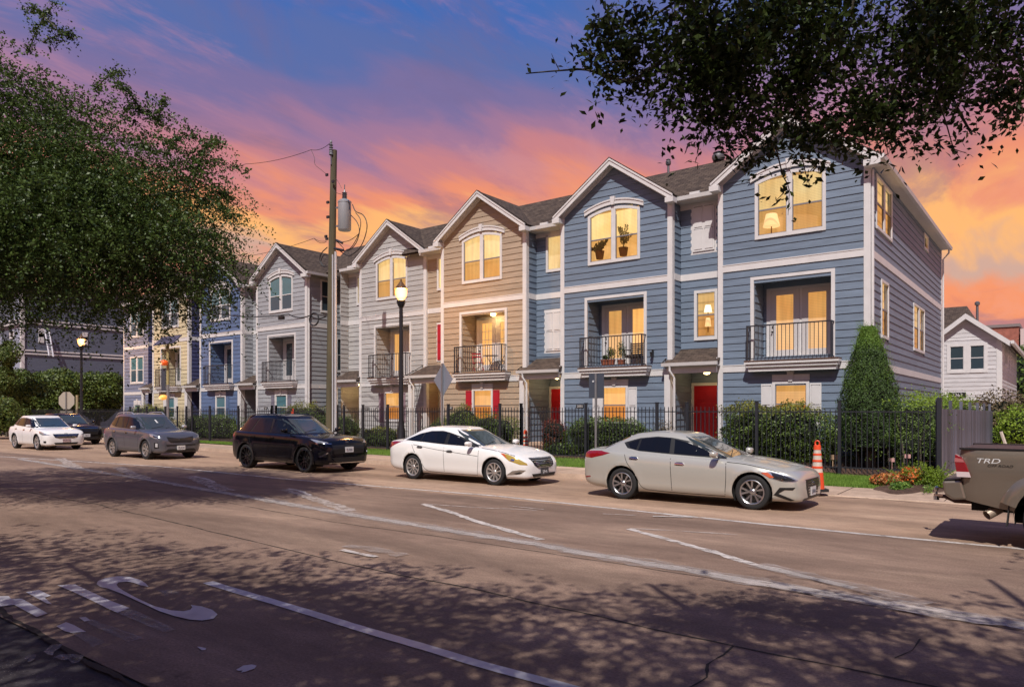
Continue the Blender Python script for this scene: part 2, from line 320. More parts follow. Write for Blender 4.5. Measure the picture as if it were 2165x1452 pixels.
# ------------------------------------------------------------------ ground
def ground_mat(name, c1, c2, c3, big=0.25, speck=1.0, rough=0.85, stretch=(1, 1, 1), bump=0.3):
    m = bpy.data.materials.new(name); m.use_nodes = True; nt = m.node_tree; b = nt.nodes['Principled BSDF']; N = nt.nodes.new; L = nt.links.new
    geo = N('ShaderNodeNewGeometry'); mp = N('ShaderNodeMapping'); mp.inputs['Scale'].default_value = stretch; L(geo.outputs['Position'], mp.inputs[0])
    n1 = N('ShaderNodeTexNoise'); n1.inputs['Scale'].default_value = big; n1.inputs['Detail'].default_value = 8; n1.inputs['Roughness'].default_value = 0.65; n1.inputs['Distortion'].default_value = 0.6; L(mp.outputs[0], n1.inputs['Vector'])
    rp = N('ShaderNodeValToRGB'); cr = rp.color_ramp; cr.elements[0].position = 0.3; cr.elements[0].color = (*c1, 1); cr.elements[1].position = 0.72; cr.elements[1].color = (*c3, 1)
    e = cr.elements.new(0.5); e.color = (*c2, 1); L(n1.outputs['Fac'], rp.inputs[0])
    n2 = N('ShaderNodeTexNoise'); n2.inputs['Scale'].default_value = 45; n2.inputs['Detail'].default_value = 5; n2.inputs['Roughness'].default_value = 0.8; L(geo.outputs['Position'], n2.inputs['Vector'])
    mr = N('ShaderNodeMapRange'); mr.inputs[1].default_value = 0.3; mr.inputs[2].default_value = 0.7; mr.inputs[3].default_value = 1 - 0.42 * speck; mr.inputs[4].default_value = 1 + 0.42 * speck; L(n2.outputs['Fac'], mr.inputs[0])
    n3 = N('ShaderNodeTexNoise'); n3.inputs['Scale'].default_value = 3.5; n3.inputs['Detail'].default_value = 7; n3.inputs['Roughness'].default_value = 0.7; L(mp.outputs[0], n3.inputs['Vector'])
    mr3 = N('ShaderNodeMapRange'); mr3.inputs[1].default_value = 0.3; mr3.inputs[2].default_value = 0.7; mr3.inputs[3].default_value = 0.80; mr3.inputs[4].default_value = 1.18; L(n3.outputs['Fac'], mr3.inputs[0])
    # tyre-worn bands along the street and drips of oil
    mpb = N('ShaderNodeMapping'); mpb.inputs['Scale'].default_value = (.035, .9, 1); L(geo.outputs['Position'], mpb.inputs[0]); nb = N('ShaderNodeTexNoise'); nb.inputs['Scale'].default_value = 1.4; nb.inputs['Detail'].default_value = 5; L(mpb.outputs[0], nb.inputs['Vector'])
    mb_ = N('ShaderNodeMapRange'); mb_.inputs[1].default_value = .3; mb_.inputs[2].default_value = .7; mb_.inputs[3].default_value = .78; mb_.inputs[4].default_value = 1.16; L(nb.outputs['Fac'], mb_.inputs[0])
    no = N('ShaderNodeTexNoise'); no.inputs['Scale'].default_value = 1.7; no.inputs['Detail'].default_value = 9; no.inputs['Roughness'].default_value = .7; L(geo.outputs['Position'], no.inputs['Vector'])
    mo_ = N('ShaderNodeMapRange'); mo_.inputs[1].default_value = .64; mo_.inputs[2].default_value = .72; mo_.inputs[3].default_value = 1.0; mo_.inputs[4].default_value = .6; L(no.outputs['Fac'], mo_.inputs[0])
    m0 = N('ShaderNodeMath'); m0.operation = 'MULTIPLY'; L(mr.outputs[0], m0.inputs[0]); L(mr3.outputs[0], m0.inputs[1]); m1_ = N('ShaderNodeMath'); m1_.operation = 'MULTIPLY'; L(mb_.outputs[0], m1_.inputs[0]); L(mo_.outputs[0], m1_.inputs[1])
    mu = N('ShaderNodeMath'); mu.operation = 'MULTIPLY'; L(m0.outputs[0], mu.inputs[0]); L(m1_.outputs[0], mu.inputs[1])
    # aggregate: pale chips of stone
    vo = N('ShaderNodeTexVoronoi'); vo.inputs['Scale'].default_value = 38; L(geo.outputs['Position'], vo.inputs['Vector'])
    lt = N('ShaderNodeMath'); lt.operation = 'LESS_THAN'; lt.inputs[1].default_value = 0.13; L(vo.outputs['Distance'], lt.inputs[0])
    n4 = N('ShaderNodeTexNoise'); n4.inputs['Scale'].default_value = 0.9; L(geo.outputs['Position'], n4.inputs['Vector'])
    m4 = N('ShaderNodeMapRange'); m4.inputs[1].default_value = 0.5; m4.inputs[2].default_value = 0.66; m4.inputs[4].default_value = 0.5 * speck; L(n4.outputs['Fac'], m4.inputs[0])
    m5 = N('ShaderNodeMath'); m5.operation = 'MULTIPLY'; L(lt.outputs[0], m5.inputs[0]); L(m4.outputs[0], m5.inputs[1])
    vm = N('ShaderNodeVectorMath'); vm.operation = 'SCALE'; L(rp.outputs[0], vm.inputs[0]); L(mu.outputs[0], vm.inputs['Scale'])
    mx = N('ShaderNodeMix'); mx.data_type = 'RGBA'; L(m5.outputs[0], mx.inputs[0]); L(vm.outputs[0], mx.inputs[6]); mx.inputs[7].default_value = (0.5, 0.44, 0.38, 1)
    L(mx.outputs[2], b.inputs['Base Color']); b.inputs['Roughness'].default_value = rough; b.inputs['Specular IOR Level'].default_value = 0.3
    bp = N('ShaderNodeBump'); bp.inputs['Strength'].default_value = bump; bp.inputs['Distance'].default_value = 0.01; L(n2.outputs['Fac'], bp.inputs['Height']); L(bp.outputs[0], b.inputs['Normal'])
    MATS[name] = m; return m
M_road = ground_mat('road_concrete', (.135, .088, .064), (.215, .143, .106), (.33, .228, .165), 0.26, 1.0, stretch=(0.6, 1.6, 1))
M_lane = ground_mat('parking_lane_paving', (.25, .165, .112), (.325, .215, .148), (.43, .295, .205), 0.35, 0.9, stretch=(0.6, 1.4, 1))
M_asph = ground_mat('old_asphalt', (.034, .030, .034), (.056, .048, .052), (.10, .088, .09), 0.9, 1.3, bump=0.9)
M_walk = ground_mat('sidewalk_concrete', (.36, .25, .185), (.43, .31, .23), (.5, .37, .28), 0.5, 0.5)
M_soil = ground_mat('mulch', (.045, .026, .018), (.08, .046, .033), (.13, .08, .058), 2.2, 1.6, bump=1.0)
M_gnd = ground_mat('far_ground', (.16, .12, .09), (.2, .15, .11), (.25, .19, .14), 0.1, 0.6)

def sheet(name, poly, z, m, sub=False):
    mb = MB(); mb.add([(x, y, z if not callable(z) else z(x, y)) for x, y in poly], [tuple(range(len(poly)))]); return struct(mb.build(name, m))
sheet('ground', [(-500, -300), (400, -300), (400, 600), (-500, 600)], -0.03, M_gnd)
# the road: a wobbling break line separates old asphalt at the near side from the concrete
sheet('road', [(-160, 2.36), (60, 2.36), (60, 11.85), (-160, 11.85)], 0.0, M_road)
def dyc(x): return max(0.0, -15 - max(x, -58)) * 0.085      # the kerb drifts away from the street towards the left
sheet('parking_lane', [(-160, 11.85), (60, 11.85), (60, 16.6), (-15, 16.6), (-58, 20.26), (-160, 20.26)], 0.0, M_lane)
sheet('near_pavement', [(-160, -20), (60, -20), (60, 2.36), (-160, 2.36)], -0.012, M_asph)
sheet('side_street', [(-160, 20.26), (-58, 20.26), (-58, 120), (-160, 120)], 0.0, M_lane)

def wob_strip(pts, w, z, seed=0, amp=0.012, step=0.12, wamp=0.3):
    """a ragged strip along a polyline on the ground"""
    rs = random.Random(seed); L_, Rr = [], []
    P = [Vector((p[0], p[1])) for p in pts]; out = []
    for a, b in zip(P[:-1], P[1:]):
        n = max(1, int((b - a).length / step))
        out += [a.lerp(b, i / n) for i in range(n)]
    out.append(P[-1]); n = len(out)
    for i, p in enumerate(out):
        d = (out[min(i + 1, n - 1)] - out[max(i - 1, 0)]).normalized(); q = Vector((-d.y, d.x))
        off = noise.noise(Vector((p.x * 1.3, p.y * 1.3, seed))) * amp * 3; ww = w * 0.5 * (1 + wamp * noise.noise(Vector((p.x * 5, p.y * 5, seed + 9))) + wamp * 0.6 * (rs.random() - .5))
        L_.append(p + q * (off + ww)); Rr.append(p + q * (off - ww))
    v = [(p.x, p.y, z) for p in L_] + [(p.x, p.y, z) for p in Rr]
    return v, [(i, i + 1, n + i + 1, n + i) for i in range(n - 1)]
def paint_mat(name, col, lo, hi, rough=0.7, sc=7.0):
    """worn road paint: flakes missing where a noise falls below a level"""
    m = bpy.data.materials.new(name); m.use_nodes = True; nt = m.node_tree; b = nt.nodes['Principled BSDF']; N = nt.nodes.new; L = nt.links.new
    b.inputs['Base Color'].default_value = (*col, 1); b.inputs['Roughness'].default_value = rough; geo = N('ShaderNodeNewGeometry')
    mp = N('ShaderNodeMapping'); mp.inputs['Scale'].default_value = (0.55, 1.5, 1); L(geo.outputs['Position'], mp.inputs[0])
    n = N('ShaderNodeTexNoise'); n.inputs['Scale'].default_value = sc; n.inputs['Detail'].default_value = 10; n.inputs['Roughness'].default_value = 0.78; L(mp.outputs[0], n.inputs['Vector'])
    mr = N('ShaderNodeMapRange'); mr.inputs[1].default_value = lo; mr.inputs[2].default_value = hi; L(n.outputs['Fac'], mr.inputs[0])
    n5 = N('ShaderNodeTexNoise'); n5.inputs['Scale'].default_value = 2; n5.inputs['Detail'].default_value = 6; L(geo.outputs['Position'], n5.inputs['Vector'])
    rp = N('ShaderNodeValToRGB'); rp.color_ramp.elements[0].position = .3; rp.color_ramp.elements[1].position = .7; rp.color_ramp.elements[0].color = (*[c * .7 for c in col], 1); rp.color_ramp.elements[1].color = (*col, 1); L(n5.outputs['Fac'], rp.inputs[0]); L(rp.outputs[0], b.inputs['Base Color'])
    L(mr.outputs[0], b.inputs['Alpha']); MATS[name] = m; return m
M_pw = paint_mat('worn_white_paint', (.62, .56, .52), 0.36, 0.52)
M_pf = paint_mat('faded_white_paint', (.58, .50, .45), 0.38, 0.62)
M_pg = paint_mat('ghost_paint', (.42, .36, .33), 0.35, 0.8)
M_plast = paint_mat('thermoplastic_marking', (.52, .51, .54), 0.22, 0.30, 0.5, 5.0)
M_crack = mat('crack_filler', (.018, .014, .012), 0.9)
def paint(name, pts, w, m=None, seed=0, z=0.005, wamp=0.25, amp=0.012):
    mb = MB(); v, f = wob_strip(pts, w, z, seed, amp, wamp=wamp); mb.add(v, f); return struct(mb.build(name, m or M_pw))
g2 = lambda *pp: [atZ(*p)[:2] for p in pp]
def extend(pts, d0=0, d1=0):
    p = [Vector(q) for q in pts]
    if d0: p.insert(0, p[0] + (p[0] - p[1]).normalized() * d0)
    if d1: p.append(p[-1] + (p[-1] - p[-2]).normalized() * d1)
    return p
paint('road_marking', extend(g2((0, 965), (340, 986), (600, 1012), (1048, 1048), (1430, 1089), (1796, 1126), (2165, 1161)), 30, 6), 0.13, M_pw, 1, wamp=0.2)
paint('road_marking', extend(g2((40, 970), (350, 1020), (700, 1081), (1082, 1142), (1430, 1202), (1861, 1274), (2165, 1325)), 0, 3), 0.2, M_pw, 2, wamp=0.45, amp=0.02)
paint('road_marking', extend(g2((40, 970), (350, 1020), (700, 1081), (1082, 1142), (1430, 1202), (1861, 1274), (2165, 1322)), 0, 3), 0.36, M_pg, 3, z=0.009, wamp=0.6, amp=0.03)
for k, (pp, w, m) in enumerate([
    ([(1331, 1118), (1410, 1140), (1500, 1165), (1600, 1195), (1810, 1243)], .13, M_pw), ([(1331, 1117), (1440, 1123), (1560, 1131)], .07, M_pf),
    ([(895, 1066), (960, 1085), (1030, 1110), (1145, 1141)], .13, M_pw), ([(895, 1065), (1010, 1073), (1135, 1079)], .08, M_pf),
    ([(605, 1035), (640, 1046), (690, 1063), (742, 1081)], .3, M_pf), ([(612, 1033), (640, 1040), (655, 1048)], .1, M_pw),
    ([(402, 1007), (430, 1018), (478, 1038)], .38, M_pf), ([(410, 1007), (440, 1013), (452, 1020)], .1, M_pw), ([(250, 988), (272, 999), (308, 1013)], .35, M_pf), ([(126, 969), (145, 980), (168, 992)], .35, M_pf),
    ([(1275, 1087), (1345, 1090)], .06, M_pf), ([(1380, 1092), (1465, 1094)], .08, M_pw), ([(1075, 1070), (1150, 1078)], .06, M_pf), ([(1880, 1275), (1990, 1300), (2130, 1318)], .35, M_pf), ([(1600, 1195), (1810, 1243), (1960, 1280)], .3, M_pg),
    ([(722, 1164), (795, 1179)], .09, M_pw), ([(730, 1155), (780, 1160), (852, 1176)], .22, M_pg),
]): paint('road_marking', g2(*pp), w, m, 10 + k, z=0.006 + 0.0007 * k, wamp=0.5)
# road joints and cracks
def crack(pp, w, seed, name='road_joint', wamp=0.9, amp=0.015, ext=(0, 0)):
    mb = MB(); v, f = wob_strip(extend(g2(*pp), *ext), w, 0.0035, seed, amp, 0.06, wamp); mb.add(v, f); return struct(mb.build(name, M_crack))
crack([(0, 1030), (200, 1065), (400, 1112), (560, 1150), (760, 1198), (1000, 1245), (1250, 1300), (1550, 1365), (1970, 1450)], .022, 3, ext=(60, 6))
crack([(100, 1000), (400, 1048), (700, 1102), (1082, 1157), (1500, 1222), (1861, 1283), (2165, 1335)], .014, 4, ext=(0, 4))
crack([(1550, 1365), (1535, 1385), (1500, 1405), (1487, 1430), (1450, 1448), (1420, 1460)], .016, 5, 'road_crack', amp=0.03)
crack([(1945, 1350), (1935, 1375), (1910, 1395)], .01, 6, 'road_crack', amp=0.03)
crack([(0, 1290), (100, 1350), (290, 1452)], .05, 7, 'road_joint', wamp=1.0, amp=0.02, ext=(40, 12))
crack([(1720, 1052), (1850, 1053), (2165, 1088)], .02, 8, ext=(0, 10))
# big pavement letters (thermoplastic), traced on the ground
def ground_poly(pp, m, z, s, ox, oy, name='road_marking'):
    P = [Vector(atZ(ox + x / s, oy + y / s)[:2]) for x, y in pp]
    mb = MB(); mb.add([(p.x, p.y, z) for p in P], [tuple(range(len(P)))]); o = mb.build(name, m)
    bm = bmesh.new(); bm.from_mesh(o.data); bmesh.ops.triangulate(bm, faces=bm.faces); bm.to_mesh(o.data); bm.free(); return struct(o)
C6 = (3.866, 0, 1180)
ground_poly([(790, 215), (800, 190), (860, 165), (960, 150), (1060, 155), (1150, 182), (1192, 210), (1215, 238), (1150, 225), (1090, 203), (1040, 195), (970, 200), (952, 218), (965, 240), (1010, 270), (1120, 330), (1260, 395), (1400, 430), (1500, 437), (1555, 425), (1572, 405), (1560, 385), (1650, 398), (1735, 425), (1778, 462), (1745, 498), (1650, 513), (1550, 505), (1420, 475), (1300, 435), (1150, 365), (1000, 295), (880, 250), (820, 238)], M_plast, 0.008, *C6)
ground_poly([(470, 225), (610, 215), (760, 285), (900, 350), (1060, 410), (960, 450), (900, 425), (740, 345), (600, 280)], M_plast, 0.0084, *C6)
ground_poly([(1060, 410), (1440, 585), (1340, 615), (960, 450)], M_pg, 0.008, *C6)
ground_poly([(210, 280), (320, 262), (415, 310), (365, 325), (425, 380), (380, 372)], M_plast, 0.0076, *C6)
ground_poly([(0, 315), (70, 312), (90, 335), (180, 335), (390, 455), (300, 485), (115, 385), (0, 400), (-200, 420), (-260, 360)], M_plast, 0.0088, *C6)
ground_poly([(460, 560), (540, 525), (600, 548), (705, 605), (580, 613), (530, 600)], M_plast, 0.0072, *C6)
ground_poly([(645, 488), (700, 483), (740, 510), (690, 520)], M_plast, 0.0068, *C6)
ground_poly([(690, 520), (750, 500), (1180, 655), (1050, 690)], M_pg, 0.0065, *C6)
ground_poly([(590, 615), (700, 608), (860, 690), (760, 730)], M_pg, 0.0062, *C6)
ground_poly([(1300, 265), (1400, 258), (1470, 285), (1350, 310)], M_pg, 0.0063, *C6)
ground_poly([(1610, 725), (1640, 728), (1685, 738), (1680, 753), (1650, 755)], M_plast, 0.0061, *C6)
ground_poly([(1930, 915), (1990, 880), (2060, 872), (2098, 882), (2080, 905), (2010, 930), (1970, 938), (1985, 918), (1950, 925)], M_plast, 0.0064, *C6)
ground_poly([(195, 825), (240, 785), (292, 787), (290, 815), (250, 850), (220, 848), (235, 825)], M_pg, 0.0041, *C6)
ground_poly([(355, 765), (420, 705), (515, 702), (480, 740), (440, 765), (430, 795), (400, 790)], M_pg, 0.0042, *C6)
ground_poly([(435, 812), (500, 785), (600, 783), (690, 795), (640, 855), (590, 858), (560, 825), (520, 835)], M_pg, 0.0043, *C6)
paint('road_marking', extend(g2((440, 1231), (600, 1280), (1000, 1400), (1190, 1452)), 0, 3), 0.115, M_plast, 40, z=0.0067, wamp=0.08, amp=0.004)

# kerb and pavement; the kerb dips to a driveway apron at the right
def kerb_z(x): return 0.13 if x < -6.3 else (0.13 - 0.11 * min(1, (x + 6.3) / 1.5))
mb = MB(); xs = [-58 + i * 1.5 for i in range(33)] + [-9, -8, -7, -6.3, -5.8, -5.2, -4.8, -4, -2, 0, 4, 30]; xs = sorted(set(xs))
for a, b in zip(xs[:-1], xs[1:]):
    za, zb = kerb_z(a), kerb_z(b); da, db = dyc(a), dyc(b)
    mb.add([(a, 16.6 + da, -.02), (b, 16.6 + db, -.02), (b, 16.63 + db, zb), (a, 16.63 + da, za), (b, 16.78 + db, zb + .001), (a, 16.78 + da, za + .001), (b, 16.78 + db, -.02), (a, 16.78 + da, -.02)], [(0, 1, 2, 3), (3, 2, 4, 5), (5, 4, 6, 7)])
struct(mb.build('kerb', M_walk))
mb = MB()
for a, b in zip(xs[:-1], xs[1:]):
    za, zb = kerb_z(a) + .002, kerb_z(b) + .002; da, db = dyc(a), dyc(b)
    g = 0.012
    mb.add([(a + g, 16.79 + da, za), (b - g, 16.79 + db, zb), (b - g, 18.25 + db, zb + .03), (a + g, 18.25 + da, za + .03)], [(0, 1, 2, 3)])
    mb.add([(a, 16.785 + da, .0), (b, 16.785 + db, .0), (b, 18.26 + db, .02), (a, 18.26 + da, .02)], [(0, 1, 2, 3)])
struct(mb.build('sidewalk', M_walk))
def gz(x, y):   # height of the verge and the beds behind the fence
    base = kerb_z(x) + .03
    return base + max(0, min(1, (y - 18.25) / 2.6)) * 0.05 + max(0, min(1, (y - 20.7) / 2.4)) * 0.28
def terrain(name, x0, x1, y0, y1, m, nx, ny, lump=0.0, dz=0.0, clip=None):
    mb = MB(); vs = []
    for j in range(ny + 1):
        for i in range(nx + 1):
            x = x0 + (x1 - x0) * i / nx; ya = y0 + (dyc(x) if name == 'lawn' else 0); y = ya + (y1 - ya) * j / ny
            vs.append((x, y, gz(x, y) + dz + lump * noise.noise(Vector((x * 3, y * 3, 1)))))
    fs = [(j * (nx + 1) + i, j * (nx + 1) + i + 1, (j + 1) * (nx + 1) + i + 1, (j + 1) * (nx + 1) + i) for j in range(ny) for i in range(nx)]
    mb.add(vs, fs); return struct(mb.build(name, m, smooth=60))
M_turf = ground_mat('turf_soil', (.05, .07, .02), (.08, .12, .03), (.12, .16, .05), 1.5, 0.8)
terrain('lawn', -58, -3.3, 18.25, 20.72, M_turf, 80, 6, 0.01)
terrain('mulch_bed', -62, -2.6, 20.72, 26.0, M_soil, 220, 30, 0.05, 0.01)
terrain('mulch_bed', -4.5, -2.75, 26, 38, M_soil, 20, 60, 0.05, 0.01)
mb = MB(); vs = [(-2.95, 19.3, gz(-2.95, 19.3) + .12)]; NB = 40
for rr_ in (.35, .7, .9, 1.0):
    for k in range(NB):
        a = 2 * math.pi * k / NB; w_ = 1 + .12 * math.sin(3 * a + 1) + .08 * math.sin(7 * a); x = -2.95 + rr_ * w_ * (.95 if math.cos(a) > 0 else .8) * math.cos(a); y = 19.2 + rr_ * w_ * 1.55 * math.sin(a)
        vs.append((x, y, gz(x, y) + .10 * (1 - rr_ ** 2) + .012 - .03 * (rr_ > .95) + .03 * noise.noise(Vector((x * 5, y * 5, 2)))))
fs = [(0, 1 + k, 1 + (k + 1) % NB) for k in range(NB)] + [(1 + j * NB + k, 1 + (j + 1) * NB + k, 1 + (j + 1) * NB + (k + 1) % NB, 1 + j * NB + (k + 1) % NB) for j in range(3) for k in range(NB)]
mb.add(vs, fs); struct(mb.build('flower_bed', M_soil, smooth=60))
sheet('driveway', [(-2.62, 18.25), (30, 18.25), (30, 62), (-40, 62), (-40, 38), (-2.62, 38)], lambda x, y: 0.06 + max(0, y - 18.25) * 0.012, M_walk)

# grass blades
def blades(name, n, x0, x1, y0, y1, h, m, fz, lab, cat):
    x = rng.uniform(x0, x1, n); y = rng.uniform(y0, y1, n); lo_ = y0 + np.maximum(0, -15 - x) * 0.085; y = lo_ + (y - y0) / (y1 - y0) * np.maximum(0, y1 - lo_); z = np.array([fz(a, b) for a, b in zip(x, y)])
    an = rng.uniform(0, 6.28, n); hh = h * rng.uniform(.5, 1.2, n); w = .006; lean = rng.normal(0, .35, (n, 2)) * hh[:, None]
    V = np.empty((n, 3, 3)); V[:, 0] = np.c_[x - np.cos(an) * w, y - np.sin(an) * w, z]; V[:, 1] = np.c_[x + np.cos(an) * w, y + np.sin(an) * w, z]
    V[:, 2] = np.c_[x + lean[:, 0], y + lean[:, 1], z + hh]
    me = bpy.data.meshes.new(name); me.vertices.add(3 * n); me.vertices.foreach_set('co', V.reshape(-1)); me.loops.add(3 * n)
    me.loops.foreach_set('vertex_index', np.arange(3 * n, dtype=np.int32)); me.polygons.add(n); me.polygons.foreach_set('loop_start', np.arange(0, 3 * n, 3, dtype=np.int32))
    me.materials.append(m); me.update(calc_edges=True); me.validate(); o = link(name, me); tag(o, lab, cat, kind='stuff'); return o
M_grass = leaf_mat('grass_blades', (.09, .19, .02), (.24, .38, .06), 0.7, 0.35)
blades('grass', 70000, -12, -3.35, 18.27, 20.7, .075, M_grass, gz, 'mown green grass strip between sidewalk and metal fence', 'grass')
blades('grass', 60000, -57, -12, 18.27, 20.7, .085, M_grass, gz, 'mown green grass strip farther along the street before the fence', 'grass')

# ------------------------------------------------------------------ building materials
M_trim = mat('white_trim', srgb(203, 201, 201)[:3], 0.5, var=.06, scale=2.5)
M_soffit = mat('soffit', srgb(196, 192, 190)[:3], 0.6, var=.05, scale=2)
M_roof = shingle_mat('shingles', (.105, .078, .062), (.058, .043, .037))
M_dark = mat('dark_metal', (.034, .036, .046), 0.4, 0.3)
M_red = mat('red_door_paint', srgb(176, 22, 30)[:3], 0.35, var=.06, scale=3)
M_redsh = mat('red_shutter_paint', srgb(166, 28, 44)[:3], 0.45, var=.06)
M_glass = glass_mat('window_glass', (1, 1, 1), 0.10)
M_screen = glass_mat('insect_screen_glass', (.70, .52, .37), 0.05)
M_gl_dark = mat('unlit_window_glass', (.035, .055, .07), 0.06, 0.0, coat=1.0)
M_teal = mat('drawn_teal_blind', srgb(66, 112, 122)[:3], 0.25, coat=0.6, var=.12, scale=1.2)  # teal reflection of unlit glass painted as its base colour
M_room = blind_mat('lit_blind', (255, 226, 158), (255, 208, 128), 1.15)
M_room2 = blind_mat('lit_blind_amber', (255, 190, 104), (246, 170, 84), 1.0)
M_room3 = blind_mat('lit_blind_side', (255, 214, 142), (255, 196, 112), 0.95, 0.3)
M_int = mat('room_dark', (.03, .028, .03), 0.9)
M_brown = mat('deck_board', (.09, .05, .035), 0.8, var=.3, scale=8)
M_blk = mat('black_plastic', (.012, .012, .013), 0.45)

E_ = 0.235
def board_mesh(m):
    mb = MB(); mb.add([(0, -.030, 0), (1, -.030, 0), (1, -.008, E_), (0, -.008, E_), (0, 0, 0), (1, 0, 0), (1, 0, E_), (0, 0, E_)], [(0, 1, 2, 3), (0, 4, 5, 1), (3, 2, 6, 7), (0, 3, 7, 4), (1, 5, 6, 2)])
    return mb.mesh('siding_board', m)
BOARD = {}
def clad(parent, m, p0, p1, z0, z1, off, openings=(), side=False, zstart=None, limit=None):
    """boards on a wall. front walls: p = x, off = y. side walls facing +x: p = y, off = x. openings: (p0,p1,z0,z1)"""
    if m.name not in BOARD: BOARD[m.name] = board_mesh(m)
    me = BOARD[m.name]; z = z0 if zstart is None else zstart; n = 0
    while z < z1 - 0.02:
        h = min(E_, z1 - z); mid = z + h / 2
        segs = [(p0, p1)]
        for a, b, c, d in openings:
            if c - .0 < mid < d + .0:
                segs = [t for s in segs for t in ((s[0], min(s[1], a)), (max(s[0], b), s[1])) if t[1] - t[0] > 0.02]
        for a, b in segs:
            # long runs are butt-jointed from two boards, as on the houses
            cuts = [a, b]
            if b - a > 4.4: cuts = [a, a + (b - a) * (0.35 + 0.3 * ((n * 37) % 10) / 10), b]
            for q0, q1 in zip(cuts[:-1], cuts[1:]):
                o = link('siding_board', me, parent, (off, q0, z) if side else (q0, off, z), R(90) if side else 0, (q1 - q0 - .002, 1, h / E_))
        z += E_; n += 1
def wall_grid(mb, p0, p1, z0, z1, a, b, openings, side=False):
    ps = sorted({p0, p1, *[v for o in openings for v in o[:2] if p0 < v < p1]}); zs = sorted({z0, z1, *[v for o in openings for v in o[2:] if z0 < v < z1]})
    for i in range(len(ps) - 1):
        for j in range(len(zs) - 1):
            pm = (ps[i] + ps[i + 1]) / 2; zm = (zs[j] + zs[j + 1]) / 2
            if any(o[0] < pm < o[1] and o[2] < zm < o[3] for o in openings): continue
            if side: mb.box(a, ps[i], zs[j], b, ps[i + 1], zs[j + 1])
            else: mb.box(ps[i], a, zs[j], ps[i + 1], b, zs[j + 1])

class Plane:
    """puts front-facing pieces on a wall: local (p, out, z) where out is the distance proud of the wall"""
    def __init__(s, parent, off, side=False): s.parent, s.off, s.side = parent, off, side
    def rot(s): return R(90) if s.side else 0
    def loc(s, p, z): return (s.off, p, z) if s.side else (p, s.off, z)
    def build(s, mb, name, m, parent=None, p=0, z=0, **k):
        par = parent or s.parent
        if parent is None or parent is s.parent: return mb.build(name, m, s.parent, s.loc(p, z), s.rot(), **k)
        return mb.build(name, m, parent, (p, 0, z), None, **k)

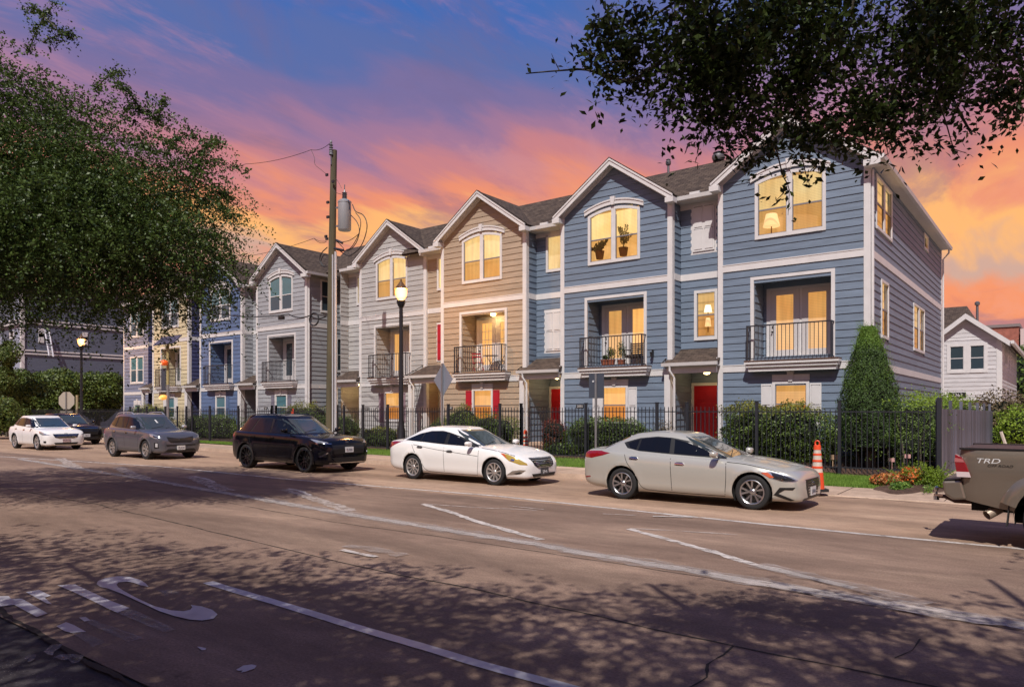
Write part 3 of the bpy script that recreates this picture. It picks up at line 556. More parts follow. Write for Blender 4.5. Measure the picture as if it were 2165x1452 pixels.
def window(pl, p0, p1, z0, z1, n=1, lit=True, fw=.1, rail=True, room=None, deep=.1, backmat=None, screen=True, arch=0.0, muntins=False, room_pad=.12):
    """double-hung window: frame > panes, sash rails, blind. p0..z1 is the outside of the frame; arch is the rise of its curved head"""
    W_ = p1 - p0; H = z1 - z0; fr = MB(); zi = H - fw
    def ztop(x, inner):   # head curve
        if not arch: return H - (fw if inner else 0)
        t = (x - W_ / 2) / (W_ / 2); return (H - (fw if inner else 0)) + arch * (1 - t * t)
    fr.box(0, -.05, 0, fw, .03, H - .0); fr.box(W_ - fw, -.05, 0, W_, .03, H)
    fr.box(fw, -.062, 0, W_ - fw, .03, fw * 1.15)
    seg = 10 if arch else 1
    for i in range(seg):
        xa, xb = W_ * i / seg, W_ * (i + 1) / seg
        if not arch: xa, xb = fw, W_ - fw
        fr.prism([(xa, ztop(xa, True)), (xb, ztop(xb, True)), (xb, ztop(xb, False)), (xa, ztop(xa, False))], 'y', -.0505, .03)
    mull = .17 if n == 2 else 0
    panes = [(fw, W_ - fw)] if n == 1 else [(fw, W_ / 2 - mull / 2), (W_ / 2 + mull / 2, W_ - fw)]
    if n == 2: fr.box(W_ / 2 - mull / 2, -.048, fw, W_ / 2 + mull / 2, .03, ztop(W_ / 2, True) + .01)
    f = pl.build(fr, 'window_frame', M_trim, None, p0, z0)
    zm = z0 + H * .5 - z0
    for a, b in panes:
        if rail:
            r_ = MB(); r_.box(a, -.02, zm - .022, b, .02, zm + .022); r_.box(a, -.018, fw, a + .025, .018, zi); r_.box(b - .025, -.018, fw, b, .018, zi); r_.box(a, -.018, fw * 1.15, b, .018, fw * 1.15 + .03)
            r_.build('sash', M_trim if not lit else mat('sash_grey', srgb(120, 118, 122)[:3], .5), f)
        ns = 8 if arch else 1
        top = [(a + (b - a) * i / ns, ztop(a + (b - a) * i / ns, True)) for i in range(ns + 1)]
        if lit:
            up = MB(); up.add([(a, .0, zm), (b, .0, zm)] + [(x, .0, z) for x, z in top[::-1]], [tuple(range(2 + len(top)))]); up.build('window_pane', M_glass, f)
            lo = MB(); lo.add([(a, -.004, fw), (b, -.004, fw), (b, -.004, zm), (a, -.004, zm)], [(0, 1, 2, 3)]); lo.build('window_pane', M_screen if screen else M_glass, f)
        else:
            up = MB(); up.add([(a, .0, zm), (b, .0, zm)] + [(x, .0, z) for x, z in top[::-1]], [tuple(range(2 + len(top)))]); up.build('window_pane', backmat or M_teal, f)
            lo = MB(); lo.add([(a, -.004, fw), (b, -.004, fw), (b, -.004, zm), (a, -.004, zm)], [(0, 1, 2, 3)]); lo.build('window_pane', M_gl_dark if backmat else mat('screened_teal', srgb(48, 78, 92)[:3], .3, coat=.4), f)
        if muntins:
            mu = MB()
            for k in (1, 2): mu.box(a + (b - a) * k / 3 - .008, -.012, fw, a + (b - a) * k / 3 + .008, .004, zi)
            for k in range(1, 5): mu.box(a, -.0125, fw + (zi - fw) * k / 5 - .008, b, .004, fw + (zi - fw) * k / 5 + .008)
            mu.build('muntin', M_trim, f)
    if lit:
        r = MB(); pad = room_pad; zt = H + arch + .05
        r.add([(-pad, deep, -.02), (W_ + pad, deep, -.02), (W_ + pad, deep, zt), (-pad, deep, zt)], [(0, 1, 2, 3)])
        r.build('blind', room or M_room, f)
        r = MB(); r.box(-pad, .031, -.06, W_ + pad, deep, -.03); r.box(-pad, .031, zt, W_ + pad, deep, zt + .03); r.box(-pad - .03, .031, -.06, -pad, deep, zt); r.box(W_ + pad, .031, -.06, W_ + pad + .03, deep, zt)
        r.build('reveal', mat('room_wall_warm', (.75, .55, .33), .8), f)
    return f

def header(pl, p0, p1, z0, z1, keystone=True):
    mb = MB(); mb.box(p0, -.055, z0, p1, 0, z1); f = pl.build(mb, 'window_header', M_trim)
    if keystone:
        c = (p0 + p1) / 2; k = MB(); k.prism([(c - .06, z0 - .02), (c + .06, z0 - .02), (c + .11, z1 + .1), (c - .11, z1 + .1)], 'y', -.085, -.002); k.build('keystone', M_trim, f)
def arch_header(pl, p0, p1, z0, rise, th):
    mb = MB(); W_ = p1 - p0; n = 14
    zf = lambda x: z0 + rise * (1 - ((x - p0 - W_ / 2) / (W_ / 2)) ** 2)
    for i in range(n):
        a, b = p0 + W_ * i / n, p0 + W_ * (i + 1) / n
        mb.prism([(a, zf(a)), (b, zf(b)), (b, zf(b) + th), (a, zf(a) + th)], 'y', -.075, 0)
        mb.prism([(a, zf(a) + th * .8), (b, zf(b) + th * .8), (b, zf(b) + th + .02), (a, zf(a) + th + .02)], 'y', -.1, -.0755)
    f = pl.build(mb, 'window_header', M_trim); c = (p0 + p1) / 2
    k = MB(); k.prism([(c - .055, zf(c) - .03), (c + .055, zf(c) - .03), (c + .095, zf(c) + th + .1), (c - .095, zf(c) + th + .1)], 'y', -.13, -.002); k.build('keystone', M_trim, f)
def shutter(pl, p0, p1, z0, z1, m, cols=1, bars=True):
    mb = MB(); mb.box(0, -.035, 0, p1 - p0, 0, z1 - z0); f = pl.build(mb, 'shutter', m, None, p0, z0); w = (p1 - p0) / cols; H = z1 - z0
    for c in range(cols):
        for k, (za, zb) in enumerate(((.07, H * .5 - .04), (H * .5 + .04, H - .07))):
            a, b = c * w + .06, (c + 1) * w - .05; q = MB()
            q.box(a, -.052, za, b, -.0355, zb); q.build('shutter_panel', m, f)
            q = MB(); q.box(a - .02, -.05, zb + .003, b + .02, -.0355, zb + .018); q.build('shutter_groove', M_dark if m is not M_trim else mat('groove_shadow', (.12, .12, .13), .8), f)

def gable_boards(parent, m, W_, z0, zp, pitch, y, inset=.12, openings=()):
    z = z0
    while True:
        za, zb = z, z + E_
        wa = (zp - inset - za) / pitch; wb = (zp - inset - zb) / pitch
        if wa < .08: break
        wa = min(wa, W_ / 2); wb = max(0.02, min(wb, W_ / 2)); c = W_ / 2
        L = [(c - wa, c + wa, c - wb, c + wb)]
        for a, b, zc, zd in openings:
            if zc < (za + zb) / 2 < zd: L = [(c - wa, a, c - wb, a), (b, c + wa, b, c + wb)]
        for x0, x1, x2, x3 in L:
            if x1 - x0 < .03: continue
            x2 = min(x2, x1); x3 = max(x3, x0)
            mb = MB(); mb.add([(x0, -.027, 0), (x1, -.027, 0), (x3, -.009, E_), (x2, -.009, E_), (x0, 0, 0), (x1, 0, 0), (x3, 0, E_), (x2, 0, E_)], [(0, 1, 2, 3), (0, 4, 5, 1), (3, 2, 6, 7), (0, 3, 7, 4), (1, 5, 6, 2)])
            mb.build('siding_board', m, parent, (0, y, za))
        z += E_

def roof_slab(parent, pts_low, pts_high, th=.1, name='roof', m=None):
    """pts_low, pts_high: two eave points and two ridge points (same order)"""
    a, b, c, d = [Vector(p) for p in (*pts_low, *pts_high[::-1])]
    n = (b - a).cross(d - a).normalized()
    if n.z < 0: n = -n
    me = MB(); me.add([a, b, c, d, a - n * th, b - n * th, c - n * th, d - n * th], [(0, 1, 2, 3), (7, 6, 5, 4), (0, 4, 5, 1), (1, 5, 6, 2), (2, 6, 7, 3), (3, 7, 4, 0)])
    o = me.build(name, m or M_roof, parent); u = (b - a).normalized(); v = n.cross(u)
    uv_planar(o.data, lambda co: ((Vector(co) - a).dot(u), (Vector(co) - a).dot(v))); return o

BAL = {}
def railing(parent, x0, x1, y0, y1, z0, z1, gap=.115):
    """front and two returns of a balcony guard with thin balusters"""
    r = thing_part(parent, 'railing', (0, 0, 0)); 
    mb = MB()
    for z, t in ((z1, .02), (z0, .014)):
        mb.box(x0 - .015, y0 - .015, z - t, x1 + .015, y0 + .015, z + t); mb.box(x0 - .015, y0 + .015, z - t, x0 + .015, y1, z + t); mb.box(x1 - .015, y0 + .015, z - t, x1 + .015, y1, z + t)
    mb.box(x0 - .019, y0 - .019, z0 - .1, x0 + .019, y0 + .019, z1 + .021); mb.box(x1 - .019, y0 - .019, z0 - .1, x1 + .019, y0 + .019, z1 + .021)
    r = mb.build('railing', M_dark, parent); key = round(z1 - z0, 2)
    if key not in BAL: b = MB(); b.box(-.008, -.008, 0, .008, .008, z1 - z0); BAL[key] = b.mesh('baluster', M_dark)
    n = int((x1 - x0) / gap)
    for i in range(1, n): link('baluster', BAL[key], r, (x0 + (x1 - x0) * i / n, y0, z0))
    for x in (x0, x1):
        for k in (1, 2): link('baluster', BAL[key], r, (x, y0 + (y1 - y0) * k / 3, z0))
def thing_part(*a): return None

def french_doors(pl, y_in, lit, n=2, muntins=False, z0=3.42):
    mb = MB(); mb.box(1.29, -.03, z0, 3.42, .05, 5.82); fr = pl.build(mb, 'door_frame', M_trim)
    for k, (a, b) in enumerate(((1.42, 2.34), (2.42, 3.34))):
        d = MB(); gl = (a + .19, b - .19, z0 + .38, 5.57)
        d.box(a, -.05, z0 + .06, gl[0], -.0305, 5.74); d.box(gl[1], -.05, z0 + .06, b, -.0305, 5.74); d.box(gl[0], -.05, z0 + .06, gl[1], -.0305, gl[2]); d.box(gl[0], -.05, gl[3], gl[1], -.0305, 5.74)
        do = d.build('balcony_door', mat('door_grey_white', srgb(188, 184, 184)[:3], .5), fr)
        g = MB(); g.box(gl[0], -.038, gl[2], gl[1], -.0312, gl[3]); g.build('door_glass', M_room2 if lit else M_gl_dark, fr)
        if muntins:
            q = MB()
            for j in (1, 2): q.box(gl[0] + (gl[1] - gl[0]) * j / 3 - .012, -.044, gl[2], gl[0] + (gl[1] - gl[0]) * j / 3 + .012, -.0385, gl[3])
            for j in range(1, 5): q.box(gl[0], -.0445, gl[2] + (gl[3] - gl[2]) * j / 5 - .012, gl[1], -.0385, gl[2] + (gl[3] - gl[2]) * j / 5 + .012)
            q.build('muntin', M_trim, fr)
        if k == 0:
            q = MB(); q.lathe([(.03, 0), (.03, .02), (.014, .03), (.014, .05), (.028, .06), (.02, .085)], (a + .07, -.05, 4.4), 10, axis='y'); 
            for i, v in enumerate(q.v): q.v[i] = (v[0], -.05 - (v[1] + .05), v[2])
            q.box(a + .05, -.056, 4.5, a + .09, -.0505, 4.6); q.build('door_knob', M_blk, fr)

def entry_door(root, m_door, y, z0=.6, x0=-1.55, x1=-.63, lit=False):
    fr = MB(); H = 2.13
    fr.box(x0 - .11, y - .05, z0, x0, y, z0 + H + .1); fr.box(x1, y - .05, z0, x1 + .11, y, z0 + H + .1); fr.box(x0, y - .05, z0 + H, x1, y, z0 + H + .1)
    fr.build('door_frame', M_trim, root)
    d = MB(); d.box(x0, y - .03, z0, x1, y + .01, z0 + H); do = d.build('entry_door', m_door, root)
    w = (x1 - x0) / 2
    for c in range(2):
        for za, zb in ((.18, .78), (.92, 1.5), (1.62, 1.95)):
            q = MB(); a = x0 + c * w + .09 - (.02 if c else 0); b = x0 + (c + 1) * w - .07 - (.02 if c else 0)
            q.prism([(a, z0 + za), (b, z0 + za), (b, z0 + zb), (a, z0 + zb)], 'y', y - .042, y - .0305)
            q.build('door_panel', m_door, do, bevel=.008)
    q = MB(); q.lathe([(.028, 0), (.028, .02), (.012, .03), (.012, .05), (.028, .065), (.015, .09)], (0, 0, 0), 12, axis='y'); q.v = [(v[0] + x1 - .07, y - .03 - v[1], v[2] + z0 + 1.0) for v in q.v]; q.build('door_knob', mat('brass', (.5, .35, .15), .3, 1.0), do)

def townhouse(name, label, X0, Y0, col, lit=True, dz=0.0, entry_col=None, door=None, group='townhouses of the row', side=None, bay=None, Wd=4.55, ret_y0=0.0, shutters=None, number=None, deep=14.7, low='window', furnish=None, muntins=False, balc_lit=None, right_edge=True, roof_deep=None, z_base=.35, gab=True, numsize=.13):
    root = thing(name, label, 'townhouse', (X0, Y0, 0), 0, group)
    ms = siding_mat('siding_%d_%d_%d' % col, col); Wt = Wd; zp = 10.98 + dz; pitch = .70
    b1 = (3.09 + dz * .6, 3.31 + dz * .6); b2 = (6.36 + dz, 6.58 + dz); pl = Plane(root, 0.0)
    w3 = (1.2, 3.35, 7.28 + dz, 9.12 + dz)
    op = [(w3[0] + .05, w3[1] - .05, w3[2] + .05, w3[3] + .03), (1.5, 3.05, w3[3], w3[3] + .22), (1.17, 3.5, 3.45, 6.0 + dz), (1.75, 2.87, 1.45, 2.72)]
    wop = [(w3[0] + .05, w3[1] - .05, w3[2] + .05, w3[3] + .1), (1.4, 3.15, w3[3] + .1, w3[3] + .15), (1.17, 3.5, 3.45, 6.0 + dz), (1.75, 2.87, 1.45, 2.72)]
    ze = zp - .12 - pitch * Wt / 2
    wl = MB(); wall_grid(wl, 0, Wt, z_base, ze, .001, .12, wop); wl.prism([(0.0, ze), (Wt, ze), (Wt / 2, zp - .12)], 'y', .0012, .119)
    wl.box(0, .121, z_base, .12, deep if gab else 3, ze - .001); wl.box(Wt - .12, .121, z_base, Wt - .001, 0.9, ze - .001) if side else wl.box(Wt - .12, .121, z_base, Wt - .001, deep, ze - .001)
    wl.box(.121, deep - .12, z_base, Wt - .121, deep, ze - .001)
    wl.build('wall', ms, root)
    # siding by storey
    clad(root, ms, .15, Wt - .15, z_base, b1[0], 0, op, zstart=b1[0] - E_ * 12 if b1[0] - E_ * 12 > z_base else b1[0] - E_ * 11)
    clad(root, ms, .15, Wt - .15, b1[1], b2[0], 0, op)
    clad(root, ms, .15, Wt - .15, b2[1], ze, 0, op)
    n_c = int((ze - b2[1]) / E_) + 1; gable_boards(root, ms, Wt - .2, 0, 0, 1, 0) if False else None
    zg = ze
    g_par = root
    z = ze
    while True:
        za, zb = z, z + E_; wa = (zp - .13 - za) / pitch; wb = max(0.0, (zp - .13 - zb) / pitch)
        if wa < .06: break
        wa = min(wa, Wt / 2 - .02); wb = min(wb, wa); c = Wt / 2
        parts = [(c - wa, c + wa, c - wb, c + wb)]
        for a, b, zc, zd in op:
            if zc < (za + zb) / 2 < zd: parts = [(c - wa, a, c - wb, a), (b, c + wa, b, c + wb)]
        for x0, x1, x2, x3 in parts:
            if x1 - x0 < .03: continue
            x2 = min(x2, x1 - .001); x3 = max(x3, x0 + .001); hb = E_ if wb > 0 else (zp - .13 - za)
            mb = MB(); mb.add([(x0, -.030, 0), (x1, -.030, 0), (x3, -.008, hb), (x2, -.008, hb), (x0, 0, 0), (x1, 0, 0), (x3, 0, hb), (x2, 0, hb)], [(0, 1, 2, 3), (0, 4, 5, 1), (3, 2, 6, 7), (0, 3, 7, 4), (1, 5, 6, 2)])
            mb.build('siding_board', ms, root, (0, 0, za))
        z += E_
    # trims
    tr = MB(); tr.box(0, -.045, z_base, .15, 0, ze + .05); tr.box(-.02, -.045, z_base, -.0005, .1, ze + .05); tr.build('corner_trim', M_trim, root)
    tr = MB(); tr.box(Wt - .15, -.045, z_base, Wt, 0, ze + .05); tr.box(Wt + .0005, -.036, z_base, Wt + .03, .14, ze - .05); tr.build('corner_trim', M_trim, root)
    for a, b in (b1, b2): t = MB(); t.box(.15, -.042, a, Wt - .15, 0, b); t.box(.15, -.055, b - .02, Wt - .15, -.0425, b + .012); t.build('band_board', M_trim, root)
    # third-floor arched window
    back = None
    win_kw = dict(lit=lit, arch=.2, n=2)
    if furnish in ('lamp', 'plants'): win_kw.update(deep=.75, room_pad=1.1)
    window(pl, w3[0], w3[1], w3[2], w3[3] - .02, muntins=False, **win_kw)
    arch_header(pl, 1.06, 3.49, w3[3] - .0, .26, .17)
    # balcony recess
    d = .85; zt = 6.0 + dz; zf = 3.43
    rc = MB(); rc.box(1.17, .1205, zt, 3.5, d + .1, zt + .04); rc.build('recess_ceiling', ms, root)
    rc = MB(); rc.box(1.13, .1205, zf, 1.169, d, zt); rc.box(3.501, .1205, zf, 3.54, d, zt); rc.box(1.13, d, zf, 3.54, d + .1, zt); rc.build('recess_wall', ms, root)
    rc = MB(); rc.box(1.17, 0, zf - .1, 3.5, d, zf - .002); rc.build('balcony_floor', M_soffit, root)
    clad(root, ms, .02, d, zf, zt, 1.17, side=True); clad(root, ms, 1.2, 1.29, zf, 5.82, d); clad(root, ms, 1.2, 3.5, 5.82, zt, d)
    tf = MB(); tf.box(1.06, -.05, zf, 1.17, .06, zt + .1); tf.box(3.5, -.05, zf, 3.61, .06, zt + .1); tf.box(1.17, -.05, zt, 3.5, .06, zt + .1); tf.build('balcony_trim', M_trim, root)
    french_doors(Plane(root, d), d, lit if balc_lit is None else balc_lit, muntins=muntins)
    sl = MB(); sl.box(1.08, -.30, 3.07, 3.7, -.047, 3.2); sl.box(1.02, -.36, 3.2, 3.76, -.047, 3.3); sl.box(.98, -.41, 3.3, 3.8, -.047, 3.37); sb = sl.build('balcony_slab', M_trim, root)
    sl = MB(); sl.box(.98, -.42, 3.3705, 3.8, -.001, 3.415); sl.build('deck_edge', M_brown, sb)
    railing(root, 1.06, 3.58, -.36, -.04, 3.47, 4.50)
    # ground-floor window
    window(pl, 1.75, 2.87, 1.32, 2.76, lit=lit, n=1, fw=.09, room=M_room2)
    header(pl, 1.75, 2.88, 2.77, 2.96)
    msh = shutters or M_trim
    shutter(pl, 1.40, 1.74, 1.3, 2.68, msh); shutter(pl, 2.88, 3.22, 1.3, 2.68, msh)
    # gable roof
    yb = roof_deep or deep; yf_ = -.30; xl, xr = -.17, Wt + (.32 if side else .17)
    zl = zp - pitch * (Wt / 2 - xl); zr = zp - pitch * (xr - Wt / 2)
    roof_slab(root, ((xl, yf_, zl), (xl, yb, zl)), ((Wt / 2, yf_, zp), (Wt / 2, yb, zp)), .09)
    roof_slab(root, ((xr, yf_, zr), (xr, yb, zr)), ((Wt / 2 + .0, yf_, zp), (Wt / 2, yb, zp)), .09)
    for s_, xe, zend in ((-1, xl, zl), (1, xr, zr)):
        rk = MB(); c = Wt / 2
        rk.prism([(xe, zend - .015), (c, zp - .015), (c, zp - .24), (xe, zend - .24)], 'y', yf_ - .03, yf_ - .001)
        rk.prism([(xe - .0, zend + .0), (c, zp + .0), (c, zp - .08), (xe, zend - .08)], 'y', yf_ - .055, yf_ - .031)
        rk.prism([(xe, zend - .1), (c, zp - .1), (c, zp - .13), (xe, zend - .13)], 'y', yf_, -.0375)
        rk.prism([(max(xe, .0) if s_ < 0 else min(xe, Wt), (zp - pitch * Wt / 2) - .13), (c, zp - .13), (c, zp - .27), (max(xe, .0) if s_ < 0 else min(xe, Wt), (zp - pitch * Wt / 2) - .27)], 'y', -.037, -.028)
        rk.build('rake_board', M_trim, root)
        e = MB(); e.box(xe - .03 if s_ < 0 else Wt - .1, yf_ - .058, zend - .27, .12 if s_ < 0 else xe + .03, -.038, zend - .1); e.build('eave_return', M_trim, root)
        sh = MB(); sh.prism([(xe - s_ * 0, zend + .001), (c, zp + .001), (c, zp + .03), (xe, zend + .03)], 'y', yf_ - .062, yf_ + .1); sh.build('roof_edge', M_roof, root)
    # entry bay at the left of the gabled front
    if bay is not None:
        rec = bay.get('rec', .67); bw = bay.get('w', 1.665); mb_ = siding_mat('siding_%d_%d_%d' % (entry_col or col), (entry_col or col)); x0 = -bw
        bp = Plane(root, rec); bop = []; zz = 9.0 + dz
        for (kind, a, b, c_, d_) in bay.get('items', []): bop.append((a + .03, b - .03, c_ + .03, d_ - .03))
        wl = MB(); wall_grid(wl, x0, -.021, 3.3, zz + .2, rec + .001, rec + .12, bop); wl.build('wall', mb_, root)
        clad(root, mb_, x0 + .03, -.02, 3.75, b2[0], rec, bop); clad(root, mb_, x0 + .03, -.02, b2[1], zz, rec, bop)
        bb = MB(); bb.box(x0 + .03, rec - .032, b2[0], -.021, rec, b2[1]); bb.build('band_board', M_trim, root)
        if rec - ret_y0 > .2:
            clad(root, mb_, ret_y0 + .15, rec, 3.6, b2[0], x0, side=True); clad(root, mb_, ret_y0 + .15, rec, b2[1], zz, x0, side=True)
            bb = MB(); bb.box(x0, ret_y0 + .15, b2[0], x0 + .032, rec - .032, b2[1]); bb.build('band_board', M_trim, root)
        for (kind, a, b, c_, d_) in bay.get('items', []):
            if kind == 'window': window(bp, a, b, c_, d_, lit=lit, fw=.09, rail=False, room=M_room, screen=False)
            elif kind == 'window2': window(bp, a, b, c_, d_, lit=lit, fw=.1, rail=True, room=M_room3, deep=.5, room_pad=.8)
            elif kind == 'white_shutter':
                t = MB(); t.box(a, -.02, c_, b, 0, d_); bp.build(t, 'window_frame', M_trim); shutter(Plane(root, rec - .02), a + .09, b - .09, c_ + .09, d_ - .09, M_trim, 2)
            elif kind == 'red_shutter':
                t = MB(); t.box(a, -.02, c_, b, 0, d_); bp.build(t, 'window_frame', M_trim); shutter(Plane(root, rec - .02), a + .08, b - .06, c_ + .08, d_ - .08, M_redsh, 2)
        # eave and cross roof
        g0 = min(ret_y0, 0) ; ye = rec - .5
        ev = MB(); ev.box(x0 + .02, ye, zz, -.022, rec, zz + .06); ev.box(x0 + .0, rec - .05, zz - .18, -.022, rec - .001, zz - .001); ev.build('soffit', M_soffit, root)
        gt = MB(); gt.prism([(ye - .12, zz + .16), (ye - .1, zz + .03), (ye - .0, zz + .02), (ye - .0, zz + .16)], 'x', x0 + .0, .0); gt.box(x0 + .6, ye - .1, zz + .16, x0 + .95, ye - .02, zz + .24); gt.build('gutter', M_trim, root)
        zridge = 10.92 + dz; yr = ye + (zridge - zz - .15) / .78
        roof_slab(root, ((x0 - 1.2, ye, zz + .15), (1.2, ye, zz + .15)), ((x0 - 2.3, yr, zridge), (2.3, yr, zridge)), .09)
        roof_slab(root, ((x0 - 2.3, deep, 9.2), (2.3, deep, 9.2)), ((x0 - 2.3, yr, zridge), (2.3, yr, zridge)), .09)
        # entry recess
        yd = 1.6; zc = 3.2
        er = MB(); er.box(x0 - .1, .0 + max(0, ret_y0), .3, x0 - .001, yd, zc) if False else None
        er = MB(); er.box(x0, yd, .3, -.001, yd + .1, zc); er.box(-.12 + .0, .15, .3, -.021, yd, zc); er.build('entry_wall', mb_, root)
        er = MB(); er.box(x0, rec, zc, -.021, yd + .1, zc + .1); er.box(x0 + .0, -.05, zc - .0, -.021, rec - .001, zc + .08); er.build('porch_ceiling', M_soffit, root)
        clad(root, mb_, ret_y0 + .16, yd, .6, zc, x0, side=True); clad(root, mb_, x0 + .03, x0 + .06, .6, zc, yd); clad(root, mb_, x0 + .03, -.12, 2.84, zc, yd)
        entry_door(root, door or M_red, yd)
        er = MB(); er.box(x0, -.15, .1, -.022, yd, .6); er.box(x0 + .1, -.55, .1, -.1, -.151, .42); er.build('porch_step', M_walk, root)
        # shed roof
        ys, zs_t, ze_t = -.32, 3.97 + dz * .6, 3.44 + dz * .6; xa, xb = x0 - .22, .09
        if bay.get('shed', True):
            roof_slab(root, ((xa, ys, ze_t), (xb, ys, ze_t)), ((xa + .22, rec - .005, zs_t), (-.022, rec - .005, zs_t)), .05, 'porch_roof')
            gt = MB(); gt.prism([(ys - .1, ze_t + .01), (ys - .08, ze_t - .1), (ys, ze_t - .1), (ys, ze_t + .01)], 'x', xa, xb); gt.build('gutter', M_trim, root)
            tr = MB(); tr.box(xa + .06, ys + .002, ze_t - .13, xb - .02, -.056, ze_t - .105); tr.box(xa + .12, -.22, ze_t - .34, xb - .1, -.1, ze_t - .131); tr.build('porch_beam', M_trim, root)
            tr = MB(); tr.prism([(ys + .02, ze_t - .02), (-.05, ze_t - .02), (-.05, ze_t + .15)], 'x', -.06, -.03); tr.prism([(ys + .02, ze_t - .06), (rec - .01, ze_t - .06), (rec - .01, zs_t - .07)], 'x', xb - .05, xb - .1) if False else None
            tr.build('porch_cheek', M_trim, root)
            fl = MB(); fl.prism([(ys, ze_t + .02), (rec - .01, zs_t + .01), (rec - .01, zs_t + .035), (ys, ze_t + .045)], 'x', xa - .012, xa + .02); fl.build('roof_edge', M_roof, root)
            ps = MB(); ps.box(x0 - .2, -.2, .35, x0 + .02, -.04, ze_t - .341); ps.build('porch_post', M_trim, root)
            dsp = MB(); dsp.tube([(xa + .3, ys - .05, ze_t - .1), (xa + .3, ys - .05, ze_t - .25), (xa + .42, -.26, ze_t - .5), (xa + .42, -.25, .4)], .038, 6); dsp.build('downspout', M_trim, root)
    if side:
        xs_ = Wt; wops = [(a, b, c_, d_) for (k, a, b, c_, d_) in side]; zt_ = ze - .02; sp = Plane(root, xs_, True)
        wl = MB(); wall_grid(wl, .9, deep, z_base, zt_, xs_ - .12, xs_ - .001, wops, True); wl.build('wall', ms, root)
        for za, zb in ((z_base, b1[0]), (b1[1], b2[0]), (b2[1], zt_)):
            clad(root, ms, .15, deep - .12, za, zb, xs_, wops, side=True, zstart=(zb - E_ * int((zb - za) / E_)) if za == z_base else None)
        for a, b in (b1, b2): t = MB(); t.box(xs_ + .0005, .14, a, xs_ + .034, deep - .12, b); t.build('band_board', M_trim, root)
        t = MB(); t.box(xs_ + .0005, deep - .12, z_base, xs_ + .036, deep + .02, zt_); t.build('corner_trim', M_trim, root)
        for k, a, b, c_, d_ in side:
            window(sp, a - .02, b + .02, c_ - .02, d_ + .02, n=2 if k == 2 else 1, lit=lit, fw=.08, room=M_room3, rail=(k != 0), backmat=None if lit else M_gl_dark)
        ev = MB(); ev.prism([(xs_ + .0, zr + .0), (xr, zr - .03), (xr, zr - .09), (xs_, zr - .09)], 'y', -.03, deep); ev.build('soffit', M_soffit, root)
        gt = MB(); gt.prism([(xr + .001, zr + .0), (xr + .13, zr + .0), (xr + .11, zr - .12), (xr + .001, zr - .12)], 'y', yf_ - .02, deep + .1); gt.build('gutter', M_trim, root)
        dsp = MB(); dsp.tube([(xr, deep - .05, zr - .1), (xr, deep - .05, zr - .25), (xs_ + .08, deep + .06, zr - .5), (xs_ + .08, deep + .06, .4)], .04, 6); dsp.build('downspout', M_trim, root); dsp = MB(); dsp.tube([(xs_ + .07, .06, zr - .3), (xs_ + .07, .06, .4)], .04, 6); dsp.build('downspout', M_trim, root)
    if number:
        me = text_mesh(number[0], numsize, .003); me.materials.append(M_blk)
        if len(number) > 3 and number[3]:
            pq = MB(); pq.box(-.17, -.005, -.07, .17, .0, .07); p_ = pq.build('number_plaque', M_blk, root, (number[1], -.032, number[2])); me.materials.clear(); me.materials.append(M_trim)
            link('house_number', me, p_, (0, -.008, 0), (R(90), 0, 0))
        else: link('house_number', me, root, (number[1], -.030, number[2]), (R(90), 0, 0))
    return root

YF = 23.2
BLUE = (104, 119, 137); TAN = (158, 141, 122); GREY = (165, 164, 163); GREY2 = (149, 152, 157); BLUE2 = (84, 105, 140); CREAM = (196, 184, 152); SLATE = (112, 120, 144); NAVY = (66, 70, 106)
bayA = dict(items=[('white_shutter', -1.27, -.32, 7.23, 9.0), ('window2', -1.14, -.30, 4.26, 5.98)])
bayB = dict(items=[('window', -1.16, -.38, 7.33, 8.8), ('white_shutter', -1.26, -.34, 4.12, 5.85)])
bayC = dict(rec=.85, items=[('window', -1.05, -.2, 7.25, 8.75), ('red_shutter', -1.1, -.24, 4.05, 5.8)])
bayD = dict(items=[('window', -1.0, -.25, 7.2, 8.7)])
A = townhouse('townhouse', 'blue gabled end townhouse with a long side wall, at the right end of the row', -9.2, YF, BLUE, bay=bayA, furnish='lamp', number=('73892', .62, 1.98), numsize=.17,
    side=[(2, .75, 3.15, 7.32, 8.92), (0, 9.75, 10.75, 8.3, 8.9), (1, 1.5, 2.6, 4.1, 5.87), (2, 7.3, 9.8, 4.1, 5.83)])
B = townhouse('townhouse', 'blue gabled townhouse with potted plants in its arched window', -15.42, YF, BLUE, bay=bayB, dz=-.07, furnish='plants', number=('2055', .85, 2.0, True))
C = townhouse('townhouse', 'tan gabled townhouse with red shutters and a bistro set on its balcony', -21.64, YF, TAN, bay=bayC, dz=-.1, shutters=M_redsh, number=('1047', .5, 1.95, True), muntins=True, ret_y0=.77)
D = townhouse('townhouse', 'light grey gabled townhouse behind the lit street lamp', -27.86, YF + .77, GREY, bay=bayD, dz=-.13, number=('5263', .55, 1.95, True), door=mat('tan_door', srgb(150, 110, 80)[:3], .6), shutters=mat('mauve_shutter', srgb(140, 120, 130)[:3], .6))
YE = 23.7
E1 = townhouse('townhouse', 'pale lavender grey gabled townhouse with dark side windows, left of the utility pole', -36.24, YE, GREY2, lit=False, dz=-.1, bay=dict(items=[], w=1.40), number=('2261', .9, 1.98, True), shutters=mat('grey_shutter', srgb(110, 108, 122)[:3], .6), door=mat('brown_door', srgb(120, 80, 66)[:3], .6),
    side=[(1, .85, 1.6, 7.1, 8.8), (1, 2.15, 3.3, 7.1, 8.8), (1, 1.9, 2.75, 3.95, 5.8)])
